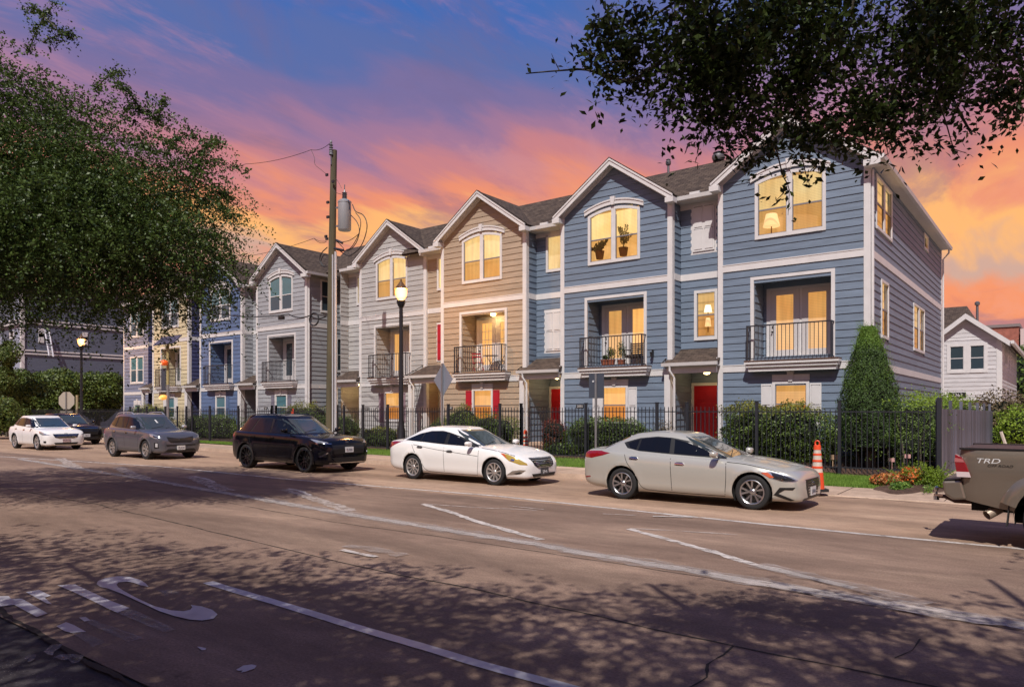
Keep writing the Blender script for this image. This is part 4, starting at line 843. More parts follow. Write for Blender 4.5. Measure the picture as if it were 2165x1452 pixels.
F1 = townhouse('townhouse', 'bright blue gabled townhouse partly behind drooping branches', -42.2, YE, BLUE2, lit=False, dz=-.12, bay=dict(items=[], w=1.29), entry_col=NAVY, shutters=siding_mat('siding_84_105_140', BLUE2), door=mat('black_door', (.02, .02, .03), .5))
G1 = townhouse('townhouse', 'cream yellow gabled townhouse behind the pole with the solar panel', -48.05, YE, CREAM, lit=False, dz=-.15, bay=dict(items=[], w=.98), entry_col=NAVY, door=mat('black_door', (.02, .02, .03), .5))

# flat-fronted end unit at the far left of the row
def end_unit():
    x0 = atY(262, 869, YE + .4)[0]; x1 = atY(318, 869, YE + .4)[0]; Wd = x1 - x0
    root = thing('townhouse', 'slate blue flat-fronted end house with paired windows, at the left end of the row', 'townhouse', (x0, YE + .4, 0), 0, 'townhouses of the row')
    ms = siding_mat('siding_%d_%d_%d' % SLATE, SLATE); pl = Plane(root, 0)
    ops = [(1.05, 2.9, 6.95, 8.85), (1.05, 2.9, 3.75, 5.55), (1.6, 2.5, 1.2, 2.3)]
    wl = MB(); wall_grid(wl, 0, Wd, .3, 9.4, .001, .15, ops); wl.box(0, .151, .3, .15, 12, 9.4); wl.box(Wd - .15, .151, .3, Wd, 12, 9.4); wl.build('wall', ms, root)
    for a, b in ((.4, 2.95), (3.15, 6.1), (6.3, 9.3)): clad(root, ms, .12, Wd - .15, a, b, 0, ops)
    for a, b in ((2.95, 3.15), (6.1, 6.3)): t = MB(); t.box(.12, -.032, a, Wd - .15, 0, b); t.build('band_board', M_trim, root)
    for a, b in ((0, .12), (Wd - .15, Wd)): t = MB(); t.box(a, -.036, .3, b, 0, 9.4); t.build('corner_trim', M_trim, root)
    window(pl, 1.0, 2.95, 6.9, 8.9, n=2, lit=False); window(pl, 1.0, 2.95, 3.7, 5.6, n=2, lit=False); window(pl, 1.55, 2.55, 1.15, 2.35, lit=False)
    header(pl, 1.55, 2.55, 2.36, 2.55)
    roof_slab(root, ((-.3, -.35, 9.3), (Wd + .3, -.35, 9.3)), ((-.3, 5, 12), (Wd + .3, 5, 12)), .12)
    t = MB(); t.box(-.3, -.37, 9.14, Wd + .3, -.34, 9.3); t.build('gutter', M_trim, root)
end_unit()

# a grey house behind the gap in the row: only its roof and upper wall show
def rear_house():
    root = thing('rear_house', 'brown-roofed house behind the gap in the row, its roof above the grey side wall', 'house', (-33, 28, 0))
    ms = siding_mat('siding_%d_%d_%d' % GREY2, GREY2)
    w = MB(); w.box(0, 1.2, .2, 7, 8, 9.2); w.build('wall', ms, root)
    roof_slab(root, ((-1.2, .2, 9.1), (7.2, .2, 9.1)), ((-1.2, 3.4, 12.3), (7.2, 3.4, 12.3)), .12); roof_slab(root, ((-1.2, 8.4, 8.9), (7.2, 8.4, 8.9)), ((-1.2, 3.4, 12.3), (7.2, 3.4, 12.3)), .12)
    t = MB(); t.tube([(3.8, 2.5, 11.4), (3.8, 2.5, 12.4)], .09, 8); t.build('vent_pipe', M_dark, root)
rear_house()

# roof vents
def vent(x, y, z, kind):
    mb = MB()
    if kind: mb.tube([(0, 0, -.4), (0, 0, .5)], .045, 10); mb.lathe([(.08, .46), (.1, .5), (.1, .6), (.07, .63), (.09, .66), (.02, .7)], (0, 0, 0), 12)
    else: mb.lathe([(.1, -.3), (.1, .1), (.2, .14), (.24, .24), (.22, .34), (.12, .38), (.2, .42), (.02, .5)], (0, 0, 0), 12)
    o = mb.build('roof_vent', mat('galvanised', (.16, .16, .17), .5, .6), None, (x, y, z), smooth=40); return o
p = atY(1413, 372, 25.6); o = vent(p[0], 25.6, p[2] - .05, 1); tag(o, 'thin flue pipe with a cap on the roof between the two blue gables', 'roof vent')
p = atY(1519, 345, 25.7); o = vent(p[0], 25.7, p[2] - .05, 0); tag(o, 'squat mushroom roof vent nearest the overhanging branch', 'roof vent')
# ------------------------------------------------------------------ other buildings
def dark_building():
    """long dark grey building at the left: its side wall recedes, its front is far left"""
    X = -83.0; c = atX(45, 869, X); y0 = c[1]
    root = thing('dark_building', 'long dark slate building with white bands behind the trees at the far left', 'building', (X, y0, 0))
    md = siding_mat('siding_70_76_96', (86, 94, 110)); ml = siding_mat('siding_150_156_176', (150, 156, 176))
    L_ = 60
    w = MB(); w.box(-26, .3, 0, -.01, L_, 14.3); w.build('wall', md, root)
    w = MB(); w.box(-26, .28, 0, -6.2, .299, 14.3); w.box(-3.2, .28, 0, -.8, .299, 14.3); w.build('light_wall', ml, root)
    zt = lambda py: atX(60, py, X)[2]
    for k, (a, b) in enumerate(((674, 677), (681, 684), (739, 742), (746, 749), (822, 826))):
        t = MB(); t.box(-26, -.02 + .002 * k, zt(b), .06, .27, zt(a)); t.box(.0, .271, zt(b), .09, L_, zt(a)); t.build('band_board', M_trim, root)
    t = MB(); t.box(-.3, -.03, 0, .1, .262, 14.3); t.build('corner_trim', M_trim, root)
    t = MB(); t.box(-26.3, -.4, 14.3, .4, L_, 14.6); t.build('roof', M_roof, root)
    pl = Plane(root, 0.0, True)
    for px0, px1, py0, py1 in ((81, 93, 694, 724), (174, 185, 702, 729)):
        a = atX(px0, 869, X); b = atX(px1, 869, X); z1 = atX(px0, py0, X)[2]; z0 = atX(px0, py1, X)[2]
        window(pl, a[1] - y0, b[1] - y0, z0, z1, lit=False, rail=False, fw=.5, backmat=M_gl_dark)
    pf = Plane(root, .27)
    window(pf, -3.9, -2.7, zt(712), zt(696), lit=False, fw=.15, backmat=M_gl_dark); window(pf, -3.9, -2.7, zt(764), zt(750), lit=False, fw=.15, backmat=M_gl_dark)
    # clapboard lines of the low storey
    lines = MB()
    for i in range(26): lines.box(.0005, .3, .4 + i * .22, .02, L_, .415 + i * .22)
    lines.build('siding_laps', md, root)['kind'] = 'stuff'
    # the ladder
    p0 = atX(95, 698, X + .3); q0 = atX(104, 752, X + 1.0); p1 = atX(104, 699, X + .3); q1 = atX(113, 754, X + 1.0)
    lad = MB(); lad.tube([p0, q0], .09, 5); la = lad.build('ladder', mat('aluminium', (.6, .6, .62), .35, .7)); tag(la, 'aluminium ladder leaning on the dark building beside its small left window', 'ladder')
    lad = MB(); lad.tube([p1, q1], .09, 5); lad.build('rail', MATS['aluminium'], la)
    for k in range(1, 9):
        t = k / 9; a = Vector(p0).lerp(Vector(q0), t); b = Vector(p1).lerp(Vector(q1), t); r_ = MB(); r_.tube([a, b], .05, 4); r_.build('rung', MATS['aluminium'], la)
dark_building()

def white_house():
    yf = 48.0; x1 = atY(2117, 869, yf)[0]; xw = 2 * (x1 - atY(2043, 869, yf)[0]); x0 = x1 - xw
    root = thing('house', 'small white two-storey house with a garage and dark paired windows, beyond the driveway', 'house', (x0, yf, 0))
    mw = siding_mat('siding_192_190_192', (192, 190, 192)); e = atY(2117, 709, yf)[2]; zp = atY(2043, 664, yf)[2]; L_ = 14
    pitch = (zp - e) / (xw / 2); zwb = atY(2080, 787, yf)[2]; zwt = atY(2080, 724, yf)[2]; wx0 = atY(2002, 869, yf)[0] - x0; wx1 = atY(2088, 869, yf)[0] - x0
    gx0, gx1, gzt = .5, atY(2093, 869, yf)[0] - x0, atY(2093, 846, yf)[2]
    ops = [(wx0 + .1, wx1 - .1, zwb + .1, zwt - .1), (gx0, gx1, .3, gzt)]
    w = MB(); wall_grid(w, 0, xw, .3, e, .002, .2, ops); w.prism([(0, e), (xw, e), (xw / 2, zp - .1)], 'y', .003, .19); w.box(0, .201, .3, .2, L_, e); w.box(xw - .2, .201, .3, xw, L_, e); w.build('wall', mw, root)
    clad(root, mw, 0, xw - .2, .4, e, 0, ops); clad(root, mw, .15, L_, .4, e - .05, xw, [(2.0, 6.5, 4.4, 5.9)], side=True)
    z = e
    while (zp - .1 - z) / pitch > .1:
        wa = (zp - .1 - z) / pitch; wb = max(.01, (zp - .1 - z - E_) / pitch); c = xw / 2; mb = MB()
        mb.add([(c - wa, -.027, 0), (c + wa, -.027, 0), (c + wb, -.009, E_), (c - wb, -.009, E_), (c - wa, 0, 0), (c + wa, 0, 0)], [(0, 1, 2, 3), (0, 4, 5, 1)]); mb.build('siding_board', mw, root, (0, 0, z)); z += E_
    pl = Plane(root, 0); mid = (wx0 + wx1) / 2
    window(pl, wx0, mid - .0, zwb, zwt, lit=False, fw=.16, backmat=mat('dark_teal_glass', srgb(52, 66, 72)[:3], .2, coat=.8)); window(pl, mid + .002, wx1, zwb, zwt, lit=False, fw=.16, backmat=mat('dark_teal_glass', srgb(52, 66, 72)[:3], .2, coat=.8))
    window(Plane(root, xw, True), 2.0, 4.2, 4.4, 5.9, n=2, lit=False, fw=.12, backmat=M_gl_dark)
    g = MB(); g.box(gx0, .15, .3, gx1, .2, gzt); g.build('garage_door', mat('garage_white', srgb(190, 188, 190)[:3], .5), root)
    t = MB(); t.box(gx0 - .12, -.045, .3, gx0, .15, gzt + .12); t.box(gx1, -.045, .3, gx1 + .12, .15, gzt + .12); t.box(gx0, -.045, gzt, gx1, .15, gzt + .12); t.build('garage_frame', M_trim, root)
    t = MB(); t.box(xw - .22, -.04, .3, xw + .04, 0, e); t.box(xw + .0005, .0005, .3, xw + .04, .2, e); t.build('corner_trim', M_trim, root)
    for s in (0, 1):
        xe = -.45 if s == 0 else xw + .45; ze = zp - pitch * (xw / 2 + .45)
        roof_slab(root, ((xe, -.32, ze), (xe, L_, ze)), ((xw / 2, -.32, zp), (xw / 2, L_, zp)), .1)
        r_ = MB(); r_.prism([(xe, ze), (xw / 2, zp), (xw / 2, zp - .3), (xe, ze - .3)], 'y', -.38, -.322); r_.build('rake_board', M_trim, root)
        r_ = MB(); r_.prism([(xe, ze - .11), (xw / 2, zp - .11), (xw / 2, zp - .14), (xe, ze - .14)], 'y', -.32, -.03); r_.build('soffit', M_soffit, root)
    gt = MB(); gt.box(xw + .45, -.5, ze - .15, xw + .6, L_, ze + .02); gt.build('gutter', M_trim, root)
    p = atY(2024, 835, yf - .05); me = text_mesh('2263', .26, .01); me.materials.append(M_trim); q = MB(); q.box(-.42, 0, -.15, .42, .02, .15); pq = q.build('number_plaque', M_blk, root, (p[0] - x0, -.06, p[2])); link('house_number', me, pq, (0, -.015, 0), (R(90), 0, 0))
    roof_slab(root, ((-5, 4, 6.2), (2.4, 4, 6.2)), ((-5, 8, 8.7), (.9, 8, 8.7)), .12)
    t = MB(); t.tube([(1.9, 3, 6.5), (1.9, 3, 8.2)], .07, 8); t.lathe([(.13, 8.1), (.14, 8.25), (.06, 8.32)], (1.9, 3, 0), 10); t.build('vent_pipe', MATS['galvanised'], root)
white_house()
def brick_building():
    a = atY(2085, 700, 75); b = atY(2154, 690, 75); ztop = atY(2120, 692, 75)[2]
    root = thing('brick_building', 'red brick building far behind the white house', 'building', (a[0], 75, 0))
    w = MB(); w.box(-6, 0, 0, b[0] - a[0], 20, ztop); w.build('wall', mat('red_brick', (.30, .105, .075), .85, var=.25, scale=3), root)
    w = MB(); w.box(-6.1, -.1, ztop, b[0] - a[0] + .1, 20, ztop + .25); w.build('parapet', mat('parapet_grey', (.2, .17, .17), .8), root)
    w = MB(); w.box(b[0] - a[0] + .11, .0, 0, b[0] - a[0] + 8, 18, ztop - .2); w.build('stucco_wall', mat('stucco', srgb(196, 178, 176)[:3], .8), root)
brick_building()

# ------------------------------------------------------------------ fences
def metal_fence():
    yf = 20.8
    def fence(xa, xb, label, posts, y=yf, gap=.131):
        root = thing('metal_fence', label, 'fence', (xb, y, 0), 0, 'black metal picket fence along the street')
        pk = MB(); pk.box(-.0095, -.0095, 0, .0095, .0095, 1.63); pk.prism([(-.0095, 1.63), (.0095, 1.63), (0, 1.66)], 'y', -.0095, .0095); pme = pk.mesh('picket', M_dark)
        zb = lambda x: gz(x, y)
        n = int((xb - xa) / gap)
        for i in range(n): x = xb - (i + .5) * gap; link('picket', pme, root, (x - xb, 0, zb(x) + .08 + random.uniform(-.004, .004)))
        for z, nm in ((1.805, 'top_rail'), (.32, 'bottom_rail')):
            m_ = MB(); m_.box(xa - xb, -.018, z - .016, 0, .018, z + .016); m_.build('rail', M_dark, root)
        for px in posts:
            x = atY(px, 869, y)[0]
            if xa - .5 < x < xb + .5: p = MB(); p.box(x - xb - .04, -.04, 0, x - xb + .04, .04, 2.08 + .0); p.box(x - xb - .05, -.05, 2.08, x - xb + .05, .05, 2.1); p.build('post', M_dark, root)
        return root
    posts = [1775, 1600, 1453, 1389, 1238.7, 1102, 1057, 948, 820, 767.5, 727.5, 713, 583.6, 575, 503.6, 443.7, 406, 394]
    fence(-15.3, -2.72, 'black metal picket fence with square posts, its right stretch before the two blue houses', posts)
    fence(-30.5, -15.4, 'black metal picket fence, middle stretch before the tan and light grey houses', posts)
    fence(-62, -30.6, 'black metal picket fence, left stretch towards the far corner', posts + [375, 350, 330, 310, 292, 275], gap=.155)
metal_fence()
def board_fence():
    x = -2.62; root = thing('board_fence', 'dark painted wooden board fence running back from the street corner', 'fence', (x, 21.2, 0))
    mm = plank_mat('dark_fence_paint', (82, 84, 98))
    y = 0.0; n = 0; y1 = 15.5
    while y < y1:
        w = .138; m_ = MB(); zt = 1.88 - .05 * y / y1 + random.uniform(-.006, .006); jx = random.uniform(-.006, .006)
        m_.box(-.012 + jx, 0, .1, .012 + jx, w, zt); m_.build('plank', mm, root, (0, y, 0)); y += w + .006; n += 1
    for k in range(7): p = MB(); yy = k * y1 / 6.2; p.box(-.1, yy, 0, -.02, yy + .09, 2.12); p.build('post', mm, root)
    p = MB(); p.box(-.06, -.11, 0, .05, -.01, 2.16); p.build('post', M_dark, root)
    wood = thing('back_fence', 'weathered tan wooden fence beside the white house', 'fence', (-1.0, 52, 0))
    for k in range(26): m_ = MB(); m_.box(k * .3, 0, 0, k * .3 + .29, .03, 3.3 + random.uniform(-.02, .02)); m_.build('plank', mat('weathered_wood', (.26, .2, .17), .8, var=.25, scale=5), wood)
board_fence()

# ------------------------------------------------------------------ street furniture
M_pole = mat('pole_wood', (.055, .05, .028), .9, col2=(.115, .095, .055), scale=6, stretch=(1, 1, .08), bump=.7, bscale=20)
M_galv = mat('galvanised_post', (.35, .35, .36), .45, .8)
M_wire = mat('wire', (.015, .014, .016), .6)
def arc(a, b, sag, n=10):
    a, b = Vector(a), Vector(b); return [a.lerp(b, i / n) - Vector((0, 0, sag * 4 * (i / n) * (1 - i / n))) for i in range(n + 1)]
def utility_pole():
    Yp = 19.4; base = atY(697, 869, Yp); top = atY(706, 318, Yp); S_ = lambda px, py, y=Yp: Vector(atY(px, py, y))
    root = thing('utility_pole', 'tall wooden utility pole with a grey transformer and looping cables', 'utility pole', (base[0], Yp, 0)); o = Vector((base[0], Yp, 0))
    lo = lambda v: Vector(v) - o
    p = MB(); p.tube([lo((base[0], Yp, .05)), lo(S_(701, 600)), lo(top)], [.175, .155, .125], 14); p.build('pole', M_pole, root, smooth=50)
    # insulator at the top
    a = lo(S_(700, 302, Yp - .15)); p = MB(); p.lathe([(.03, -.9), (.03, -.05)] + [(r, h) for k in range(5) for r, h in ((.09, -.5 + k * .1), (.04, -.45 + k * .1))] + [(.05, .02), (.03, .1)], tuple(a), 12); p.build('insulator', mat('insulator_grey', (.13, .13, .15), .35), root)
    # transformer can
    t0 = lo(S_(727, 488, Yp - .25)); t1 = lo(S_(730, 427, Yp - .25)); h = t1.z - t0.z; c = ((t0.x + t1.x) / 2, t0.y, t0.z)
    r = .26
    p = MB(); p.lathe([(r * .9, 0), (r, .04), (r, h - .05), (r * 1.05, h - .04), (r * 1.05, h + .02), (r * .6, h + .1), (.08, h + .12)], c, 24); tr = p.build('transformer', mat('transformer_grey', (.34, .36, .38), .4, .3), root, smooth=40)
    p = MB(); p.lathe([(.07, h + .1)] + [(rr, h + .16 + k * .07) for k in range(4) for rr in (.11, .06)] + [(.02, h + .5), (.02, h + .7)], c, 10); p.build('bushing', MATS['insulator_grey'], tr)
    for z in (.25, h - .15): p = MB(); p.box(c[0] - .5, c[1] - .04, c[2] + z - .03, c[0] - r + .03, c[1] + .04, c[2] + z + .03); p.build('bracket', M_galv, tr)
    p = MB(); p.tube([(c[0] + .22, c[1], c[2] + h + .02), (c[0] + .4, c[1] - .1, c[2] + h - .1), (c[0] + .42, c[1] - .1, c[2] + h - .4)], .035, 6); p.build('lug', M_dark, tr)
    # loops
    def cable(pp, r_=.016, y=Yp - .2):
        P = [lo(S_(x, yy, y)) for x, yy in pp]; out = []
        for i in range(len(P) - 1):
            p0, p1, p2, p3 = P[max(i - 1, 0)], P[i], P[i + 1], P[min(i + 2, len(P) - 1)]
            for k in range(5):
                t = k / 5; out.append(.5 * ((2 * p1) + (p2 - p0) * t + (2 * p0 - 5 * p1 + 4 * p2 - p3) * t * t + (3 * p1 - p0 - 3 * p2 + p3) * t ** 3))
        out.append(P[-1]); m_ = MB(); m_.tube(out, r_, 5); return m_.build('cable', M_wire, root)
    cable([(745, 432), (752, 447), (768, 455), (776, 475), (772, 500), (762, 522), (748, 536), (735, 541), (718, 530)], .02)
    cable([(742, 455), (755, 470), (760, 490), (752, 515), (735, 530), (712, 527)], .018)
    cable([(752, 450), (762, 465), (760, 490), (745, 520), (728, 531), (706, 527)], .016)
    cable([(706, 512), (722, 512), (740, 508), (757, 496)], .014); cable([(712, 510), (722, 520), (727, 526)], .014)
    cable([(692, 523), (680, 535), (676, 550), (682, 562), (692, 563)], .022); cable([(692, 538), (684, 540), (679, 552), (684, 563)], .018)
    cable([(658, 317), (665, 335), (666, 348), (680, 360), (692, 370)], .009); cable([(710, 378), (716, 386), (722, 398)], .008); cable([(703, 398), (710, 407), (722, 411)], .01)
    cable([(690, 510), (676, 510), (664, 504)], .01)
    for x0_, y0_, x1_, y1_ in ((711, 508, 724, 514), (707, 525, 726, 529)):
        q = MB(); q.tube([lo(S_(x0_, y0_, Yp - .25)), lo(S_(x1_, y1_, Yp - .25))], .05, 6); q.build('clamp', M_dark, root)
    for px, py in ((694, 428), (694, 459), (690, 500), (692, 505), (705, 384), (692, 370)):
        q = MB(); a = lo(S_(px, py, Yp - .16)); q.box(a.x - .07, a.y - .05, a.z - .05, a.x + .05, a.y + .02, a.z + .05); q.build('bolt_bracket', M_dark, root)
    # conduits up the side
    for px, ytop, r_ in ((703.5, 538, .035), (709.5, 532, .05)):
        a = lo(S_(px, ytop, Yp - .2)); q = MB(); q.tube([(a.x, a.y, .1), (a.x, a.y, a.z)], r_, 8); q.build('conduit', mat('conduit_grey', (.42, .42, .45), .5), root)
    # outgoing wires to the left, ending far along the street
    def wire(pp, lab, r_, depthY):
        m_ = MB(); P = [Vector(atY(x, yy, dy)) for (x, yy), dy in zip(pp, depthY)]; out = []
        for a_, b_ in zip(P[:-1], P[1:]): out += arc(a_, b_, .12, 10)
        m_.tube(out, r_, 5); o_ = m_.build('overhead_wire', M_wire); tag(o_, lab, 'wire'); return o_
    wire([(700, 301), (658, 317), (520, 347), (300, 392)], 'thin overhead wire from the insulator on top of the utility pole', .011, (Yp - .15, Yp - .2, 19, 18.4))
    wire([(690, 511), (664, 504), (496, 545), (300, 590)], 'thin overhead wire at roof height left of the utility pole', .010, (Yp - .15, Yp - .2, 19, 18.4))
    w3 = wire([(690, 668), (655, 667), (610, 664), (468, 664), (300, 660), (-100, 640)], 'thick black telephone cable with a splice box crossing the third floors', .026, (Yp - .15, Yp - .15, Yp - .2, 19, 18.6, 18))
    q = MB(); a = Vector(atY(595, 671, Yp - .2)); q.box(a.x - .16, a.y - .06, a.z - .1, a.x + .16, a.y + .06, a.z + .06); q.build('splice_box', M_blk, w3)
    q = MB(); c = Vector(atY(664, 675, Yp - .2)); q.tube([(c.x + .3 * math.cos(t), c.y, c.z + .26 * math.sin(t)) for t in [k * math.pi / 10 for k in range(21)]], .035, 6, caps=False); q.build('cable_coil', M_wire, w3)
    # left pole line goes on to the right behind the roofs: the far low wire at the left edge
    m_ = MB(); m_.tube(arc(atY(0, 705, 26), atY(110, 731, 26), .05, 6), .03, 5); tag(m_.build('overhead_wire', M_wire), 'sagging wire in front of the dark building at the far left', 'wire')
utility_pole()

M_lpost = mat('lamp_post_black', (.018, .018, .022), .4, .2)
def globe_mat():
    m = bpy.data.materials.new('lamp_globe'); m.use_nodes = True; nt = m.node_tree; nt.nodes.clear(); N = nt.nodes.new; L = nt.links.new
    out = N('ShaderNodeOutputMaterial'); e = N('ShaderNodeEmission'); t = N('ShaderNodeBsdfTransparent'); mx = N('ShaderNodeMixShader'); lw = N('ShaderNodeLayerWeight'); rp = N('ShaderNodeValToRGB')
    rp.color_ramp.elements[0].color = (1, .78, .34, 1); rp.color_ramp.elements[1].color = (1, .30, .05, 1); L(lw.outputs['Facing'], rp.inputs[0]); L(rp.outputs[0], e.inputs[0]); e.inputs[1].default_value = 4.5
    t.inputs[0].default_value = (1, .85, .6, 1); mx.inputs[0].default_value = .45; L(t.outputs[0], mx.inputs[1]); L(e.outputs[0], mx.inputs[2]); L(mx.outputs[0], out.inputs[0]); return m
M_globe = globe_mat()
def street_lamp(px, ybase, Yl, label, hz=6.77, energy=130):
    b = atY(px, 869, Yl); root = thing('street_lamp', label, 'street lamp', (b[0], Yl, gz(b[0], Yl) - .02), 0, 'old-style street lamps')
    H = hz; p = MB(); z0 = 0
    p.lathe([(.2, 0), (.2, .12), (.17, .18), (.165, .9), (.12, 1.05), (.115, 1.2), (.095, 1.3), (.075, H - 1.3), (.07, H - 1.12)], (0, 0, 0), 16); p.build('post', M_lpost, root, smooth=40)
    p = MB(); p.lathe([(.07, H - 1.12), (.13, H - 1.02), (.17, H - .9), (.17, H - .84), (.13, H - .8)], (0, 0, 0), 16); p.build('collar', M_lpost, root, smooth=40)
    p = MB(); p.lathe([(.12, H - .8), (.2, H - .68), (.235, H - .54), (.23, H - .44), (.2, H - .38)], (0, 0, 0), 20); g = p.build('globe', M_globe, root, smooth=60)
    p = MB(); p.lathe([(.27, H - .385), (.25, H - .37), (.16, H - .25), (.07, H - .13), (.03, H - .07), (.045, H - .04), (.012, H), (.0, H + .06)], (0, 0, 0), 20); p.build('cap', mat('lamp_cap', (.10, .045, .012), .5), root, smooth=40)  # orange lamp light on the cap put into its brown colour
    ld = bpy.data.lights.new('lamp_light', 'POINT'); ld.energy = energy; ld.color = (1.0, .55, .22); ld.shadow_soft_size = .24; lo_ = bpy.data.objects.new('lamp_light', ld); COL.objects.link(lo_); lo_.parent = root; lo_.location = (0, 0, H - .55)
    return root
street_lamp(848, 925, 19.8, 'lit street lamp on a black post, nearer one before the light grey house', energy=620)
street_lamp(172, 880, 21.2, 'lit street lamp on a black post, farther one before the dark building', energy=620)

M_sign = mat('sign_back', srgb(150, 158, 172)[:3], .45, .5, var=.06, scale=2)
M_signd = mat('sign_back_dark', srgb(70, 76, 88)[:3], .5, .3)
def sign(label, px, Ys, ztop, plate, m=M_sign, post=.028, rz=0, hpost=None, cat='road sign'):
    b = atY(px, 869, Ys); root = thing('road_sign', label, cat, (b[0], Ys, 0), rz)
    p = MB(); p.box(-post, -post, 0.05, post, post, hpost or ztop - .02); p.build('post', M_galv, root)
    for pl_ in plate:
        q = MB(); q.prism(pl_, 'y', .032, .038); q.build('sign_plate', m, root)
    for z in (ztop - .25, ztop - .75): q = MB(); q.lathe([(.014, 0), (.014, .012)], (0, 0, z), 8, axis='y'); q.v = [(v[0], -.03 - v[1], v[2]) for v in q.v]; q.build('bolt', M_galv, root)
    return root
zc = 3.49 - .58
sign('back of a grey diamond road sign on a thin post, behind the white sedan', 935, 18.5, 3.49, [[(-.6, zc), (0, zc - .58), (.6, zc), (0, zc + .58)]], rz=R(-14))
rs = sign('back of a tall dark rectangular sign on a post, behind the silver sedan', 1260, 18.5, 2.95, [[(-.24, 2.2), (.24, 2.2), (.24, 2.93), (-.24, 2.93)]], M_signd, rz=R(8))
q = MB(); q.lathe([(.03, 0), (.03, .004)], (-.1, 0, 2.7), 12, axis='y'); q.v = [(v[0], .026 - v[1], v[2]) for v in q.v]; q.build('sticker', mat('sticker', (.5, .5, .52), .5), rs)
def stop():
    Ys = 22; k = atY(140, 869, Ys); zt = atY(140, 828, Ys)[2]; zb = atY(140, 865, Ys)[2]; r = (zt - zb) / 2 * .98; c = (zt + zb) / 2
    oc = [(r * 1.08 * math.cos(R(22.5 + 45 * i)), c + r * 1.08 * math.sin(R(22.5 + 45 * i))) for i in range(8)]
    sign('back of an octagonal stop sign with a small plate below, left of the far lamp', 140, Ys, zt, [oc, [(-r * .8, zb - .5), (r * .8, zb - .5), (r * .8, zb - .1), (-r * .8, zb - .1)]], mat('sign_back_pale', srgb(172, 164, 152)[:3], .5, .2), rz=R(30), post=.04)
    b = atY(163, 869, 22); r2 = thing('marker_post', 'short pale post between the stop sign and the far lamp', 'post', (b[0], 22, 0)); q = MB(); q.tube([(0, 0, 0), (0, 0, atY(163, 835, 22)[2])], .09, 8); q.build('post', mat('post_pale', srgb(150, 140, 110)[:3], .6), r2)
stop()
def solar_pole():
    Ys = 19.6; b = atY(355, 869, Ys); P = lambda x, y, d=0: Vector(atY(x, y, Ys - d)) - Vector((b[0], Ys, 0))
    root = thing('solar_beacon', 'school warning pole with a tilted solar panel and two amber pumpkin-shaped beacons', 'warning beacon', (b[0], Ys, 0))
    H = P(355, 728).z
    p = MB(); p.tube([(0, 0, .1), (0, 0, H * .6)], .075, 10); p.build('post', M_galv, root); p = MB(); p.tube([(0, 0, H * .6), (0, 0, H)], .07, 10); p.build('upper_post', mat('post_tan', srgb(160, 144, 96)[:3], .6), root)
    # panel tilted to the sun; seen from behind and below
    pan = link('solar_panel', None, root, (0, 0, H + .1), (R(-38), R(0), R(-35))) if False else None
    pm = MB(); w, h = .62, .45; pm.box(-w, -h, -.02, w, h, .02)
    M_ = Matrix.Rotation(R(28), 4, 'Z') @ Matrix.Rotation(R(34), 4, 'X') @ Matrix.Rotation(R(-6), 4, 'Y')
    pm.v = [tuple((M_ @ Vector(v)) + Vector((-.03, .0, H + .22))) for v in pm.v]; so = pm.build('solar_panel', mat('panel_back', srgb(78, 72, 84)[:3], .4), root)
    for dx in (-.3, .3):
        q = MB(); q.box(dx - .03, -h, -.05, dx + .03, h, -.021); q.v = [tuple((M_ @ Vector(v)) + Vector((-.03, 0, H + .22))) for v in q.v]; q.build('bracket', M_dark, so)
    q = MB(); q.box(-w, -.03, -.085, w, .03, -.051); q.v = [tuple((M_ @ Vector(v)) + Vector((-.03, 0, H + .22))) for v in q.v]; q.build('bracket', M_dark, so)
    # sign plate and lamps
    a = P(342, 826, .12); c = P(354, 778, .12); q = MB(); q.box(a.x, -.14, a.z, a.x + .42, -.11, c.z); q.build('sign_plate', M_signd, root)
    for (px, py, col, st, r) in ((347, 767, (.75, .10, .012), .35, .2), (345, 840, (1, .42, .08), .75, .19)):
        c = P(px, py, .2); q = MB(); q.lathe([(.0, -r * .72), (r * .62, -r * .62), (r * .96, -r * .25), (r, .1 * r), (r * .85, r * .5), (r * .4, r * .74), (0, r * .68)], tuple(c), 16)
        q.v = [(v[0] * 1 + 0.0, v[1], v[2]) for v in q.v]; be = q.build('beacon', mat('beacon_%d' % py, col, .4, emit=col, estr=st), root, smooth=60)
        q = MB(); q.tube([(c.x, c.y, c.z + r * .66), (c.x + .02, c.y, c.z + r * .95)], .03, 6); q.build('beacon_cap', M_dark, be)
        for k, (w_, zz) in enumerate(((.11, -.02), (.09, -.08), (.07, .05))): q = MB(); q.box(c.x - w_, c.y - r - .012 + .02 * k, c.z + zz, c.x + w_, c.y - r + .05 + .02 * k, c.z + zz + .025); q.build('beacon_bar', mat('beacon_bar', (1, .75, .4), .5, emit=(1, .7, .35), estr=.8), be)
solar_pole()

